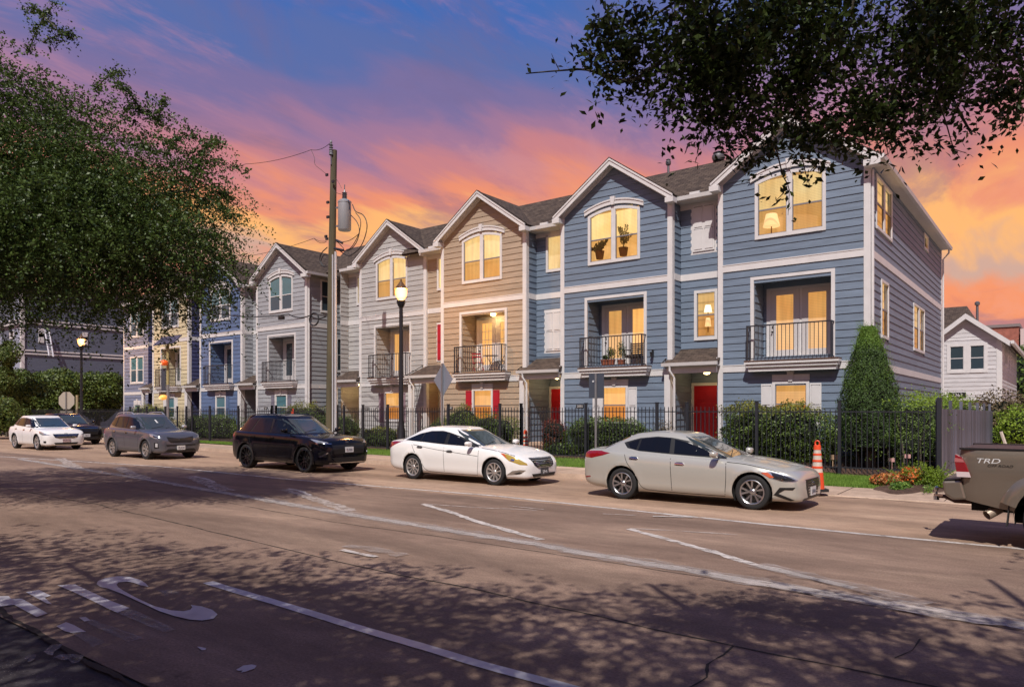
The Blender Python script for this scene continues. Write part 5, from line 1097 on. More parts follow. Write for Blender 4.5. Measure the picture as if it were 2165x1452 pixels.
# channeliser cones
M_or = mat('cone_orange', (.72, .075, .02), .5, var=.08, scale=6); M_wh = mat('cone_band', (.58, .50, .42), .5, var=.2, scale=12); M_rub = mat('rubber', (.02, .02, .02), .7)
def cone(px, Yc, z, label, h=1.12, s=1.0):
    b = atY(px, 869, Yc); root = thing('traffic_cone', label, 'traffic cone', (b[0], Yc, z), 0, 'orange delineator cones')
    p = MB(); n = 6; p.prism([(.24 * math.cos(R(60 * i)), .24 * math.sin(R(60 * i))) for i in range(6)], 'z', 0, .06); p.build('base', M_rub, root)
    rr = lambda t: .145 * (1 - t) + .055 * t
    zz = [0.06, .35, .41, .50, .545, .64, .685, .78, .82, .90, h - .12]
    for k in range(len(zz) - 1):
        a, c = zz[k], zz[k + 1]; ra, rc = rr(a / h), rr(c / h); bulge = .008 if k in (2, 4, 6, 8) else 0
        if k in (1, 3, 5, 7) and k < 9: m, nm = M_or, 'ring'
        band = k in (2, 4, 6, 8); p = MB(); p.lathe([(ra + (0 if band else .006), a), (rc + (0 if band else .006), c)], (0, 0, 0), 16); p.build('reflective_band' if band else 'cone_section', M_wh if band else M_or, root, smooth=40)
    p = MB(); p.tube([(.045 * math.cos(t) * 1.0, 0, h - .085 + .06 * math.sin(t)) for t in [R(-60 + 30 * k) for k in range(11)]], .016, 6); p.build('handle', M_or, root)
    return root
b_ = atZ(1725, 1037, .1); cone(1728, b_[1], .09, 'orange and white delineator cone standing in front of the silver sedan')
cone(1111, 21.6, .2, 'orange delineator cone behind the fence beside the tan house', .95)
cone(619, 21.8, .5, 'red-orange delineator cone behind the fence above the black SUV roof', 1.45)

# ------------------------------------------------------------------ furniture on the balconies and in the windows
def balcony_set():
    Y0 = YF + .35; zf = 3.42; M_rc = mat('red_metal', (.35, .02, .03), .4)
    def folding_chair(x, m, lab, rz):
        root = thing('folding_chair', lab, 'chair', (x, Y0, zf), rz)
        for k in range(5): q = MB(); q.box(-.2, -.19 + k * .08, .44, .2, -.13 + k * .08, .455); q.build('seat_slat', m, root)
        for z in (.68, .8): q = MB(); q.box(-.2, .22, z, .2, .235, z + .06); q.build('back_slat', m, root)
        for sx in (-.2, .2):
            q = MB(); q.tube([(sx, -.22, 0), (sx, .24, .88)], .011, 6); q.build('leg', m, root); q = MB(); q.tube([(sx, .22, 0), (sx, -.2, .45)], .011, 6); q.build('leg', m, root)
        return root
    folding_chair(-21.64 + 1.75, M_rc, 'red folding chair at the left of the tan house balcony', R(60)); folding_chair(-21.64 + 3.1, M_dark, 'black folding chair at the right of the tan house balcony', R(-70))
    t = thing('bistro_table', 'small round black bistro table on the tan house balcony', 'table', (-21.64 + 2.45, Y0, zf))
    q = MB(); q.lathe([(.32, .70), (.32, .72)], (0, 0, 0), 20); q.build('table_top', M_dark, t)
    for a in range(3):
        q = MB(); c, s = math.cos(R(120 * a)), math.sin(R(120 * a)); q.tube([(c * .28, s * .28, 0), (-c * .22, -s * .22, .7)], .01, 6); q.build('leg', M_dark, t)
balcony_set()
M_terr = mat('terracotta', (.32, .10, .05), .8, var=.2); M_pl = leaf_mat('plant_leaf', (.03, .06, .012), (.09, .15, .03), .5, .3); M_sil = leaf_mat('plant_silhouette', (.07, .065, .015), (.13, .11, .03), .6, .2)
def potted(x, y, z, label, h=.6, r=.2, potr=.15, poth=.26, m=M_pl, n=500, ls=.06, leafy=1.0):
    root = thing('potted_plant', label, 'plant', (x, y, z)); q = MB(); q.lathe([(potr * .75, 0), (potr, poth), (potr * 1.1, poth), (potr * 1.1, poth + .03), (potr * .9, poth + .03), (potr * .9, poth - .02)], (0, 0, 0), 14); q.build('pot', M_terr, root)
    c = rng.normal(0, 1, (n, 3)); c /= np.linalg.norm(c, axis=1, keepdims=True); rad = rng.uniform(.3, 1, (n, 1)); c = c * rad * np.array([r, r, h / 2]) + np.array([0, 0, poth + h / 2])
    link('foliage', leaves_mesh('foliage', c, rng.normal(0, 1, (n, 3)), rng.uniform(.6, 1.2, n) * ls, m), root); return root
bx = -15.42; bz = 3.42; by = YF + .2
potted(bx + 2.05, by, bz, 'leafy plant in a terracotta pot, left on the blue house balcony', .5, .2)
potted(bx + 2.45, by + .05, bz, 'tallest green plant on the balcony of the blue house', .75, .2, .14, .24)
potted(bx + 1.8, by, bz, 'low terracotta pot at the left end of the plants on the blue house balcony', .22, .12, .16, .26)
def wicker():
    t = thing('wicker_chair', 'dark wicker armchair among the pots on the blue house balcony', 'chair', (bx + 2.95, YF + .3, bz)); mw = mat('wicker', (.04, .028, .02), .8, bump=1.0, bscale=60)
    q = MB(); q.box(-.28, -.25, .32, .28, .25, .42); q.build('seat', mw, t, bevel=.02)
    for k in range(6): q = MB(); q.box(-.27, .2, .44 + k * .075, .27, .24, .49 + k * .075); q.build('back_slat', mw, t)
    for sx in (-.27, .27): q = MB(); q.tube([(sx, -.24, 0), (sx, -.24, .6), (sx, .22, .62)], .025, 6); q.build('arm', mw, t); q = MB(); q.tube([(sx, .22, 0), (sx, .24, .9)], .025, 6); q.build('leg', mw, t)
wicker()
# plants behind the arched window of the second blue house
def window_plant(px, py_base, py_top, label, n, spread, style):
    y = YF + .38; a = Vector(atY(px, py_base, y)); h = atY(px, py_top, y)[2] - a.z; root = thing('potted_plant', label, 'plant', tuple(a)); mm = mat('silhouette_pot', (.16, .09, .03), .8)
    q = MB(); q.lathe([(.13, 0), (.18, .3), (.0, .3)], (0, 0, 0), 14); q.build('pot', mm, root)
    cs, ns, ss = [], [], []
    for k in range(n):
        an = random.uniform(-1, 1); ln = h * random.uniform(.55, 1.0) * (1 - .25 * abs(an)); st = MB(); pts = [Vector((spread * an * t ** 1.6, random.uniform(-.02, .02), .28 + (ln - .28) * t)) for t in (0, .3, .6, 1)]
        st.tube(pts, .008, 4); st.build('stem', M_sil, root)
        for j in range(18 if style else 9):
            t = .35 + .65 * j / (18 if style else 9); p = Vector((spread * an * t ** 1.6, 0, .28 + (ln - .28) * t)); sd_ = (-1) ** j
            cs.append(p + Vector((sd_ * (.05 if style else .09), random.uniform(-.03, .03), .02))); ns.append((random.uniform(-.2, .2), -1, random.uniform(-.3, .3))); ss.append(.11 if style else .2)
    link('foliage', leaves_mesh('foliage', np.array(cs), np.array(ns), np.array(ss), M_sil, .5), root)
window_plant(1318, 541, 468, 'palm-like potted plant behind the right pane of the arched window', 7, .42, True)
window_plant(1268, 548, 495, 'bushy potted plant behind the left pane of the arched window', 6, .36, False)
M_shade = mat('lamp_shade', (.9, .8, .6), .7, emit=(1.0, .84, .55), estr=1.25); M_lstem = mat('lamp_stem', (.35, .2, .08), .5)
def table_lamp(px, pyt, pyb, Yl, r, label, stem):
    t = Vector(atY(px, pyt, Yl)); b = Vector(atY(px, pyb, Yl)); h = t.z - b.z; root = thing('table_lamp', label, 'lamp', tuple(b))
    q = MB(); q.lathe([(r, 0), (r * .66, h)], (0, 0, 0), 24); q.build('lamp_shade', M_shade, root, smooth=60)
    q = MB(); q.tube([(0, 0, .05), (0, 0, -stem)], .02, 8); q.build('stem', M_lstem, root)
table_lamp(1631, 453, 479, YF + .4, .26, 'lit lamp with a white shade in the arched window of the end house', .5)
table_lamp(1497, 645, 660, YF + .67 + .2, .14, 'lit lamp in the narrow window over the right porch', .1)
table_lamp(1497, 672, 690, YF + .67 + .22, .11, 'lower of the two lamps in the narrow window over the right porch', .2)
# porch and balcony lights that are on
def ceiling_light(x, y, z, label, e):
    q = MB(); q.lathe([(.11, 0), (.12, -.03), (.08, -.09), (0, -.11)], (0, 0, 0), 16); o = q.build('ceiling_light', mat('ceiling_light_glow', (.9, .8, .6), .4, emit=(1, .72, .3), estr=12), None, (x, y, z), smooth=60); tag(o, label, 'ceiling light', 'porch and balcony lights')
    ld = bpy.data.lights.new('bulb', 'POINT'); ld.energy = e; ld.color = (1, .6, .25); ld.shadow_soft_size = .06; l = bpy.data.objects.new('bulb', ld); COL.objects.link(l); l.parent = o; l.location = (0, 0, -.2)
ceiling_light(-21.64 + 2.5, YF + .45, 5.89, 'lit ceiling light over the balcony of the tan house', 9)
ceiling_light(-15.42 - .75, YF + .8, 3.19, 'lit ceiling light in the porch between the tan and blue houses', 12)
ceiling_light(-9.2 - .75, YF + .8, 3.19, 'lit ceiling light in the porch between the two blue houses', 4)
ceiling_light(-21.64 - .8, YF + .8, 3.19, 'lit ceiling light in the tan house porch', 6)
ceiling_light(-27.86 - .8, YF + 1.5, 3.19, 'lit ceiling light in the porch of the light grey house', 10)

def wall_light(x, y, z, label):
    q = MB(); q.box(-.03, -.05, -.02, .03, 0, .12); q.box(-.05, -.16, -.02, .05, -.05, .03); q.box(-.04, -.15, -.14, .04, -.06, -.0205); tag(q.build('wall_light', M_blk, None, (x, y, z)), label, 'wall light')
wall_light(-15.42 + 3.86, YF - .045, 3.85, 'small black lantern on the siding right of the plant balcony')
q = MB(); q.box(-.11, 0, .22, .11, .02, .36); q.box(-.08, .021, 0, -.06, .04, .3); q.box(.06, .021, 0, .08, .04, .3); a = atY(1766, 869, 21.3); tag(q.build('garden_sign', mat('tan_board', (.42, .28, .17), .7), None, (a[0], 21.3, .26)), 'little tan board on two legs in the mulch beside the corner fence post', 'sign')
for px, py, lab in ((1919, 964, 'small pink marker tag on a wire in the bed behind the fence, higher one'), (1886, 972, 'small pink marker tag on a wire in the bed behind the fence, lower one')):
    a = atY(px, py, 21.2); q = MB(); q.box(-.07, 0, -.05, .07, .006, .05); q.box(-.005, 0, -a[2] + .3, .005, .005, -.0505); tag(q.build('marker_tag', mat('pink_tag', (.55, .3, .28), .6), None, a), lab, 'marker')
# ------------------------------------------------------------------ vegetation
M_bark = mat('bark', (.045, .036, .028), .9, col2=(.10, .085, .065), scale=8, stretch=(1, 1, .25), bump=.8, bscale=18)
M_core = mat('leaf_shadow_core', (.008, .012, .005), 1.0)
M_hedge = leaf_mat('hedge_leaf', (.022, .048, .011), (.14, .21, .045), .40, .22)
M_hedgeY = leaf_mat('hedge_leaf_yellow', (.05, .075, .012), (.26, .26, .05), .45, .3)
M_hedgeB = leaf_mat('hedge_leaf_brown', (.06, .045, .025), (.17, .13, .07), .6, .2)
M_hedgeR = leaf_mat('hedge_leaf_red', (.07, .015, .012), (.20, .05, .03), .5, .2)
M_lime = leaf_mat('lime_leaf', (.07, .13, .012), (.26, .38, .04), .5, .35)
M_con = leaf_mat('conifer_leaf', (.017, .038, .010), (.062, .115, .026), .6, .15)
M_conT = leaf_mat('conifer_tip', (.05, .11, .018), (.15, .26, .04), .6, .25)
def supershape(n, r, p=2.6, flat_bottom=False):
    """random points on a rounded box"""
    d = rng.normal(size=(n, 3)); d /= np.linalg.norm(d, axis=1, keepdims=True); k = (np.abs(d) ** p).sum(1) ** (1 / p); s = d / k[:, None]
    return s * np.array(r), d
def bump_noise(P, f, a):
    return np.array([noise.noise(Vector(p) * f) for p in P]) * a if len(P) < 60000 else np.zeros(len(P))
def hedge(name, label, cat, c, r, n, m, p=4.5, ls=.05, group=None, m2=None, lump=.12, core=.8, depth=.22, stems=False, m3=None):
    root = thing(name, label, cat, (c[0], c[1], c[2] - r[2]), 0, group)
    P, D = supershape(n, r, p); f = 1 - depth * rng.random((n, 1)) ** 1.6 + .16 * rng.random((n, 1)) ** 14; nv = bump_noise(P + np.array(c), 1.9, lump * 2) + bump_noise(P + np.array(c), 6, lump); P = P * (f + nv[:, None] / max(.6, min(r)))
    P[:, 2] += r[2]; keep = P[:, 2] > .02; P, D = P[keep], D[keep]; nn = D + rng.normal(0, .65, D.shape); S_ = rng.uniform(.6, 1.35, len(P)) * ls
    if m2 is not None:
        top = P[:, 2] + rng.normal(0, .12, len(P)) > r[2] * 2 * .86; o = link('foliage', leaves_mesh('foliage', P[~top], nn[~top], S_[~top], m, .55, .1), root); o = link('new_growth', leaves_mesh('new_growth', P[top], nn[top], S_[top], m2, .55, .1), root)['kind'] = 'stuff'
    else: link('foliage', leaves_mesh('foliage', P, nn, S_, m, .55, .1), root)
    # solid near-black core standing for the shade inside the leaves
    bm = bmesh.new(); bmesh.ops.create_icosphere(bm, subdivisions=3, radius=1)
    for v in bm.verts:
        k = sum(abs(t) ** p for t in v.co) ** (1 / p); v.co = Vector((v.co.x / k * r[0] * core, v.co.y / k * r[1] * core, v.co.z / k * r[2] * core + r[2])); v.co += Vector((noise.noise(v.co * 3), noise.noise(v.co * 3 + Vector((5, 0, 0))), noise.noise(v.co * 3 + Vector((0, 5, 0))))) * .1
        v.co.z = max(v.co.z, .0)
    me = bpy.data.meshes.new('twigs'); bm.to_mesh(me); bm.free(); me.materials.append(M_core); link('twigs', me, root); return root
def span(px0, px1, y): return atY(px0, 869, y)[0], atY(px1, 869, y)[0]
def hedge_px(label, px0, px1, pytop, y, n, m, hw=.45, **k):
    a, b = span(px0, px1, y); zt = atY((px0 + px1) / 2, pytop, y)[2]; zb = gz((a + b) / 2, y) - .05; return hedge(k.pop('name', 'hedge'), label, k.pop('cat', 'hedge'), ((a + b) / 2, y, (zt + zb) / 2), ((b - a) / 2, hw, (zt - zb) / 2), n, m, **k)
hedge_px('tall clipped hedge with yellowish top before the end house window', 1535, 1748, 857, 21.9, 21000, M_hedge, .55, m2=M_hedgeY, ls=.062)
hedge_px('small ragged shrub between the tall hedge and the conical evergreen', 1742, 1778, 892, 21.9, 1800, M_hedge, .35, name='shrub', cat='shrub', p=2.4, depth=.6, core=.5)
hedge_px('clipped green hedge behind the rear of the silver sedan', 1196, 1378, 886, 21.7, 15000, M_hedge, .45, ls=.055)
hedge_px('reddish shrub at the left end of the hedge, before the red door', 1150, 1197, 888, 21.7, 3200, M_hedgeR, .38, name='shrub', cat='shrub', p=3, ls=.05)
hedge_px('thin brownish hedge end beside the porch between the blue houses', 1378, 1426, 888, 21.8, 2600, M_hedgeB, .35, p=3.2, depth=.5, core=.55, ls=.045)
hedge_px('low green sprawl under the reddish shrub', 1150, 1215, 935, 21.35, 1800, M_hedge, .25, name='shrub', cat='shrub', p=2.4)
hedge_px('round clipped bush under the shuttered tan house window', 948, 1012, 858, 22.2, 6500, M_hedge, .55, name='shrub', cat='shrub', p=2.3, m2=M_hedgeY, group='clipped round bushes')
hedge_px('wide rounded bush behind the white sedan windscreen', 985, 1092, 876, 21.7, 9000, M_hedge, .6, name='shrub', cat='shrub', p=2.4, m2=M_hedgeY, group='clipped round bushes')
hedge_px('dark low bush left of the round clipped bush', 900, 955, 888, 21.9, 3500, M_hedge, .45, name='shrub', cat='shrub', p=2.4)
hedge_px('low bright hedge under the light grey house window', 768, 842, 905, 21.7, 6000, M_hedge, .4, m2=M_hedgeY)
hedge_px('loose shrub right of the utility pole', 704, 757, 877, 22.0, 4500, M_hedge, .5, name='shrub', cat='shrub', p=2.3, depth=.4)
hedge_px('long clipped hedge left of the black SUV', 392, 506, 878, 21.9, 9500, M_hedge, .5, ls=.07)
hedge_px('clipped hedge left of the utility pole, behind the black SUV', 600, 693, 856, 22.3, 8000, M_hedge, .5, m2=M_hedgeY, ls=.065)
hedge_px('rounded hedge top above the grey SUV roof', 282, 350, 857, 22.6, 5000, M_hedge, 1.0, m2=M_hedgeY, p=2.8, ls=.08)
# hedge along the side of the end house
hedge('hedge', 'bright green hedge running back along the side of the end house', 'hedge', (-3.45, 29.2, 1.12), (.5, 6.9, 1.1), 26000, M_hedge, p=7, ls=.062, m2=M_lime, depth=.3)
# open vine-like shrub behind the fence, right of the conifer
def open_shrub():
    a, b = span(1790, 1975, 21.8); root = thing('shrub', 'open leggy shrub with leafy sprays behind the fence, under the conical evergreen', 'shrub', ((a + b) / 2, 21.8, .3))
    cs, ns, ss = [], [], []; w = (b - a) / 2
    for k in range(46):
        x = random.uniform(-w, w); y = random.uniform(-.45, .35); z = random.uniform(.35, 1.5); d = Vector((random.uniform(-.6, .6), random.uniform(-.6, .1), random.uniform(-.2, .5))).normalized(); L_ = random.uniform(.3, .7)
        for j in range(34):
            t = random.random(); p = Vector((x, y, z)) + d * L_ * t + Vector((random.gauss(0, .05), random.gauss(0, .05), random.gauss(0, .035) - .1 * t * t)); cs.append(p); ns.append((random.gauss(0, .5), random.gauss(-.5, .4), random.gauss(.7, .4))); ss.append(random.uniform(.035, .06))
    link('foliage', leaves_mesh('foliage', np.array(cs), np.array(ns), np.array(ss), leaf_mat('spray_leaf', (.035, .07, .012), (.14, .21, .04), .45, .3), .5), root)
    for k in range(5): q = MB(); x = -w * .7 + k * w * .35; q.tube([(x, .1, -.1), (x + random.uniform(-.1, .1), .1, .7), (x + random.uniform(-.3, .3), 0, 1.5)], [.03, .022, .01], 6); q.build('stem', M_bark, root)
open_shrub()
hedge('hedge', 'dark clipped hedge behind the leggy shrub at the corner fence', 'hedge', ((span(1800, 1970, 22.6)[0] + span(1800, 1970, 22.6)[1]) / 2, 22.55, 1.2), (1.25, .35, .98), 8000, M_hedge, p=4, m2=M_lime)
def conifer():
    y = 21.95; a, b = span(1782, 1893, y); c = (a + b) / 2; zt = atY(1838, 690, y)[2]; root = thing('conical_evergreen', 'tall conical evergreen at the corner of the end house', 'tree', (c, y, .35)); H = zt - .35
    n = 42000; t = rng.random(n) ** .8; z = .5 + (H - .5) * t; prof = lambda s: np.where(s < .42, .93 + .07 * s / .42, np.clip(1 - .80 * ((s - .42) / .58) ** 1.25, 0.05, 1)) * .77
    ang = rng.uniform(0, 2 * np.pi, n); rad = prof(z / H) * (1 - .35 * rng.random(n) ** 2) * (1 + .07 * np.sin(ang * 5 + z * 6) + .06 * np.sin(ang * 11 - z * 9))
    P = np.c_[np.cos(ang) * rad, np.sin(ang) * rad, z]; N_ = np.c_[np.cos(ang), np.sin(ang), np.full(n, .3)] + rng.normal(0, .7, (n, 3)); sz = rng.uniform(.03, .07, n)
    top = t > .78 + .1 * rng.random(n)
    link('foliage', leaves_mesh('foliage', P[~top], N_[~top], sz[~top], M_con, .4), root); link('crown_tip', leaves_mesh('crown_tip', P[top], N_[top], sz[top], M_conT, .4), root)
    # feathery leader shoots
    cs, ns, ss = [], [], []
    for k in range(300):
        an = random.uniform(0, 6.28); zz = H * random.uniform(.5, 1.0); r0 = float(prof(np.array(zz / H))) * .92; d = Vector((math.cos(an) * .5, math.sin(an) * .5, 1)).normalized()
        for j in range(14): p = Vector((math.cos(an) * r0, math.sin(an) * r0, zz)) + d * (.022 * j) + Vector((random.gauss(0, .02), random.gauss(0, .02), 0)); cs.append(p); ns.append((random.gauss(0, 1), random.gauss(0, 1), .3)); ss.append(.06 * (1 - j / 20))
    link('shoots', leaves_mesh('shoots', np.array(cs), np.array(ns), np.array(ss), M_conT, .35), root)
    q = MB(); q.lathe([(.0, .35), (.56, .5), (.56, H * .45), (.42, H * .7), (.16, H * .88), (0, H * .95)], (0, 0, 0), 14); q.build('twigs', M_core, root); q = MB(); q.tube([(0, 0, -.1), (0, 0, .6)], .09, 8); q.build('trunk', M_bark, root)  # near-black inner cone gives painted shade within the foliage
conifer()
# flower bed by the corner
def flower_bush(px0, px1, pyt, pyb, label, kinds, y, ls=.062, name='flowering_shrub'):
    a, b = span(px0, px1, y); zt = atY((px0 + px1) / 2, pyt, y)[2]; zb = gz(-3, y); c = ((a + b) / 2, y); root = thing(name, label, 'flowers', (c[0], y, zb)); h = zt - zb
    for (nm, m, n, zlo) in kinds:
        P, D = supershape(n, ((b - a) / 2, .5, h / 2), 2.2); P *= (1 - .5 * rng.random((n, 1)) ** 1.5); P[:, 2] += h / 2; P += rng.normal(0, .03, P.shape); k = (P[:, 2] > h * zlo + rng.normal(0, .1, n) * h) & (P[:, 2] > 0)
        link(nm, leaves_mesh(nm, P[k], D[k] + rng.normal(0, .8, D[k].shape), rng.uniform(.6, 1.3, k.sum()) * ls, m, .7), root)['kind'] = 'stuff'
M_fl = leaf_mat('orange_flower', (.70, .10, .02), (.9, .26, .06), .5, .3); M_flg = leaf_mat('bush_green', (.05, .12, .015), (.2, .32, .06), .4, .3); M_flr = leaf_mat('bush_red_brown', (.16, .05, .02), (.40, .17, .06), .5, .2)
flower_bush(1843, 1925, 1003, 1035, 'low bush of orange and bronze leaves at the left of the corner flower bed', [('foliage', M_flr, 3200, 0), ('flowers', M_fl, 1000, .45), ('fresh_leaves', M_flg, 900, .0)], 18.95)
flower_bush(1905, 1948, 990, 1030, 'upright bush with bright orange flower heads in the corner bed', [('foliage', M_flr, 1300, 0), ('flowers', M_fl, 1500, .5), ('fresh_leaves', M_flg, 500, 0)], 19.1)
flower_bush(1885, 1925, 1020, 1040, 'glossy green rosette plant in front of the orange flowers', [('foliage', M_flg, 1100, 0)], 18.3, .06, 'leafy_plant')
flower_bush(1955, 1975, 1025, 1040, 'tiny yellow-green clump on the mulch below the ferns', [('foliage', M_flg, 220, 0)], 18.0, .04, 'leafy_plant')
def fern():
    y = 18.9; a, b = span(1925, 2003, y); root = thing('foxtail_fern', 'bright lime foxtail fern arching at the right end of the flower bed', 'plant', ((a + b) / 2, y, gz(-3, y) + .05)); cs, ns, ss = [], [], []
    for k in range(110):
        an = random.uniform(0, 6.28); L_ = random.uniform(.35, .8); el = random.uniform(.5, 1.45); d = Vector((math.cos(an) * math.cos(el) * 1.1, math.sin(an) * math.cos(el) * .8, math.sin(el)))
        o = Vector((random.uniform(-.42, .3), random.uniform(-.2, .2), 0)); pts = [o + d * L_ * t - Vector((0, 0, .25 * t * t * L_)) for t in (0, .33, .66, 1)]
        for j in range(90):
            t = j / 90; p = o + d * L_ * t - Vector((0, 0, .25 * t * t * L_)); r_ = .045 * (1 - t * .75); w = random.uniform(0, 6.28); cs.append(p + Vector((math.cos(w) * r_, math.sin(w) * r_, random.gauss(0, .012)))); ns.append((random.gauss(0, 1), random.gauss(0, 1), random.gauss(0, 1))); ss.append(.042)
    link('fronds', leaves_mesh('fronds', np.array(cs), np.array(ns), np.array(ss), M_lime, .35), root)
fern()
hedge('shrub', 'purple-brown shrub in front of the white house corner', 'shrub', (*atY(2122, 869, 41)[:2], 1.45), (1.5, 1.0, 1.35), 4500, M_hedgeB, p=2.3, ls=.12, depth=.5, core=.6)
hedge('shrub', 'bright green shrub at the right edge beyond the driveway', 'shrub', (*atY(2163, 869, 37)[:2], 1.1), (1.0, .9, 1.0), 4500, M_lime, p=2.3, ls=.1, depth=.5, core=.6)
hedge('shrub', 'small lime green clump beside the leaning stake', 'shrub', (*atY(2103, 869, 37)[:2], .75), (.5, .5, .4), 1800, M_lime, p=2.3, ls=.07)
q = MB(); a = atY(2116, 912, 36); b = atY(2126, 940, 36); q.tube([a, b], .06, 5); tag(q.build('stake', mat('pale_stake', srgb(190, 178, 168)[:3], .6)), 'pale wooden stake leaning beside the driveway planting', 'stake')
hedge('tree', 'dark tree behind the white house at the right edge', 'tree', (*atY(2192, 869, 66)[:2], 3.4), (3, 3, 3.4), 5000, M_hedge, p=2.3, ls=.3, depth=.4)

def twig_leaves(cen, dirs, L_, nleaf, ls, droop, jit=.55):
    """leaves strung along many drooping twigs"""
    n = len(cen); t = rng.random((n, nleaf)); C_ = cen[:, None, :] + dirs[:, None, :] * (L_[:, None] * t)[:, :, None]; C_[:, :, 2] -= droop * (t ** 2) * L_[:, None]
    C_ += rng.normal(0, ls * jit, C_.shape); P = C_.reshape(-1, 3); N_ = rng.normal(0, .7, P.shape) + np.array([0, 0, .6]); return P, N_, rng.uniform(.6, 1.3, len(P)) * ls
def PD(px, py, D): u = (px - CX) / F_PX; return Vector((FWD[0] * D + RGT[0] * u * D, FWD[1] * D + RGT[1] * u * D, CAM_H + (HY - py) / F_PX * D))
def ell(n, c, r, shell=.45, zcut=None):
    d = rng.normal(size=(n, 3)); d /= np.linalg.norm(d, axis=1, keepdims=True); s = 1 - shell * rng.random((n, 1)) ** 1.3; return np.array(c) + d * s * np.array(r), d
def limb(parent, pts, r, name='branch'): q = MB(); q.tube(pts, r, 8); return q.build(name, M_bark, parent, smooth=60)

# left street tree: fine leaves on long drooping branches
def left_tree():
    tx, ty = -20.5, 3.0; root = thing('elm_tree', 'large fine-leaved elm with drooping branches overhanging the street at the left', 'tree', (tx, ty, 0)); o = Vector((tx, ty, 0)); lo = lambda v: Vector(v) - o
    limb(root, [(0, 0, 0), (.1, .05, 1.6), (.3, .3, 3.0)], [.34, .27, .22], 'trunk')
    rot = YAW
    c0 = PD(-230, 410, 14.5); vols = [(c0, (6.45, 4.4, 2.3), 9800), (PD(110, 500, 13.2), (2.7, 2.2, 1.05), 2900), (PD(315, 520, 13.4), (1.15, 1.1, .85), 1100), (PD(20, 235, 14.5), (1.5, 1.5, 1.0), 800), (PD(245, 400, 13.8), (1.25, 1.2, .8), 900), (PD(60, 370, 14), (1.9, 1.6, 1.1), 1500)]
    allP, allN, allS = [], [], []
    Rm = np.array([[math.cos(rot), -math.sin(rot), 0], [math.sin(rot), math.cos(rot), 0], [0, 0, 1]])
    for c, r, n in vols:
        P, D = ell(n, (0, 0, 0), r, .7); P = P @ Rm.T + np.array(c); D = D @ Rm.T
        # lumpy outline
        k = np.array([noise.noise(Vector(p) * .8) for p in P]); P += D * (k[:, None] * .55); k2 = np.array([noise.noise(Vector(p) * 1.3 + Vector((9, 0, 4))) for p in P]); P, D = P[k2 > -.22], D[k2 > -.22]; n = len(P)
        dirs = D * .8 + rng.normal(0, .45, D.shape); dirs[:, 2] = dirs[:, 2] * .4 - .12; dirs /= np.linalg.norm(dirs, axis=1, keepdims=True)
        q = twig_leaves(P, dirs, rng.uniform(.5, 1.45, n), 30, .060, .42, jit=.42); allP.append(q[0]); allN.append(q[1]); allS.append(q[2])
    # long sprays that break the outline
    tips = [((200, 190), (262, 150)), ((330, 265), (345, 215)), ((120, 60), (55, 20)), ((60, 110), (112, 12)), ((90, 90), (150, 78)), ((350, 330), (408, 288)), ((410, 345), (520, 362)), ((400, 400), (455, 300)), ((420, 420), (505, 470)), ((420, 480), (490, 545)), ((410, 560), (505, 600)), ((415, 590), (448, 690)), ((380, 620), (300, 690)), ((300, 640), (245, 690)), ((400, 560), (490, 640)), ((240, 620), (180, 680)), ((100, 640), (60, 690)), ((300, 240), (245, 180)), ((440, 420), (480, 420)), ((260, 230), (335, 250)), ((420, 330), (470, 300))]
    for (a, b) in tips:
        A_ = PD(*a, 13.4 + random.uniform(-.6, .6)); B_ = PD(*b, 13.2 + random.uniform(-.6, .6)); n = 26; side = Vector((random.gauss(0, .1), random.gauss(0, .1), .15))
        pts = [A_.lerp(B_, t) + side * math.sin(math.pi * t) * .6 for t in [i / 12 for i in range(13)]]; limb(root, [lo(p) for p in pts], [.012 * (1 - i / 16) for i in range(13)], 'twig')
        cen = np.array([pts[int(rng.integers(0, 13))] for _ in range(n * 2)]); d = rng.normal(0, 1, (n * 2, 3)) + np.array(B_ - A_) / (B_ - A_).length; d /= np.linalg.norm(d, axis=1, keepdims=True)
        q = twig_leaves(cen, d, rng.uniform(.08, .3, n * 2), 9, .055, .2); allP.append(q[0]); allN.append(q[1]); allS.append(q[2])
    P = np.vstack(allP) - np.array(o); link('crown', leaves_mesh('crown', P, np.vstack(allN), np.concatenate(allS), leaf_mat('elm_leaf', (.011, .027, .007), (.085, .132, .027), .45, .26), .55, .08), root)['kind'] = 'stuff'
    hub = Vector((.3, .3, 3.0))
    for (px, py, D) in ((80, 330, 14.5), (250, 420, 13.8), (400, 520, 13.2), (60, 560, 13), (200, 300, 15), (330, 360, 13.6), (-200, 200, 14), (-500, 400, 14), (420, 400, 13.5), (180, 520, 12.5)):
        e = lo(PD(px, py, D)); m = hub.lerp(e, .45) + Vector((0, 0, .9)); limb(root, [hub, hub.lerp(m, .5) + Vector((0, 0, .25)), m, m.lerp(e, .6) + Vector((0, 0, .15)), e], [.14, .11, .075, .04, .012])
left_tree()

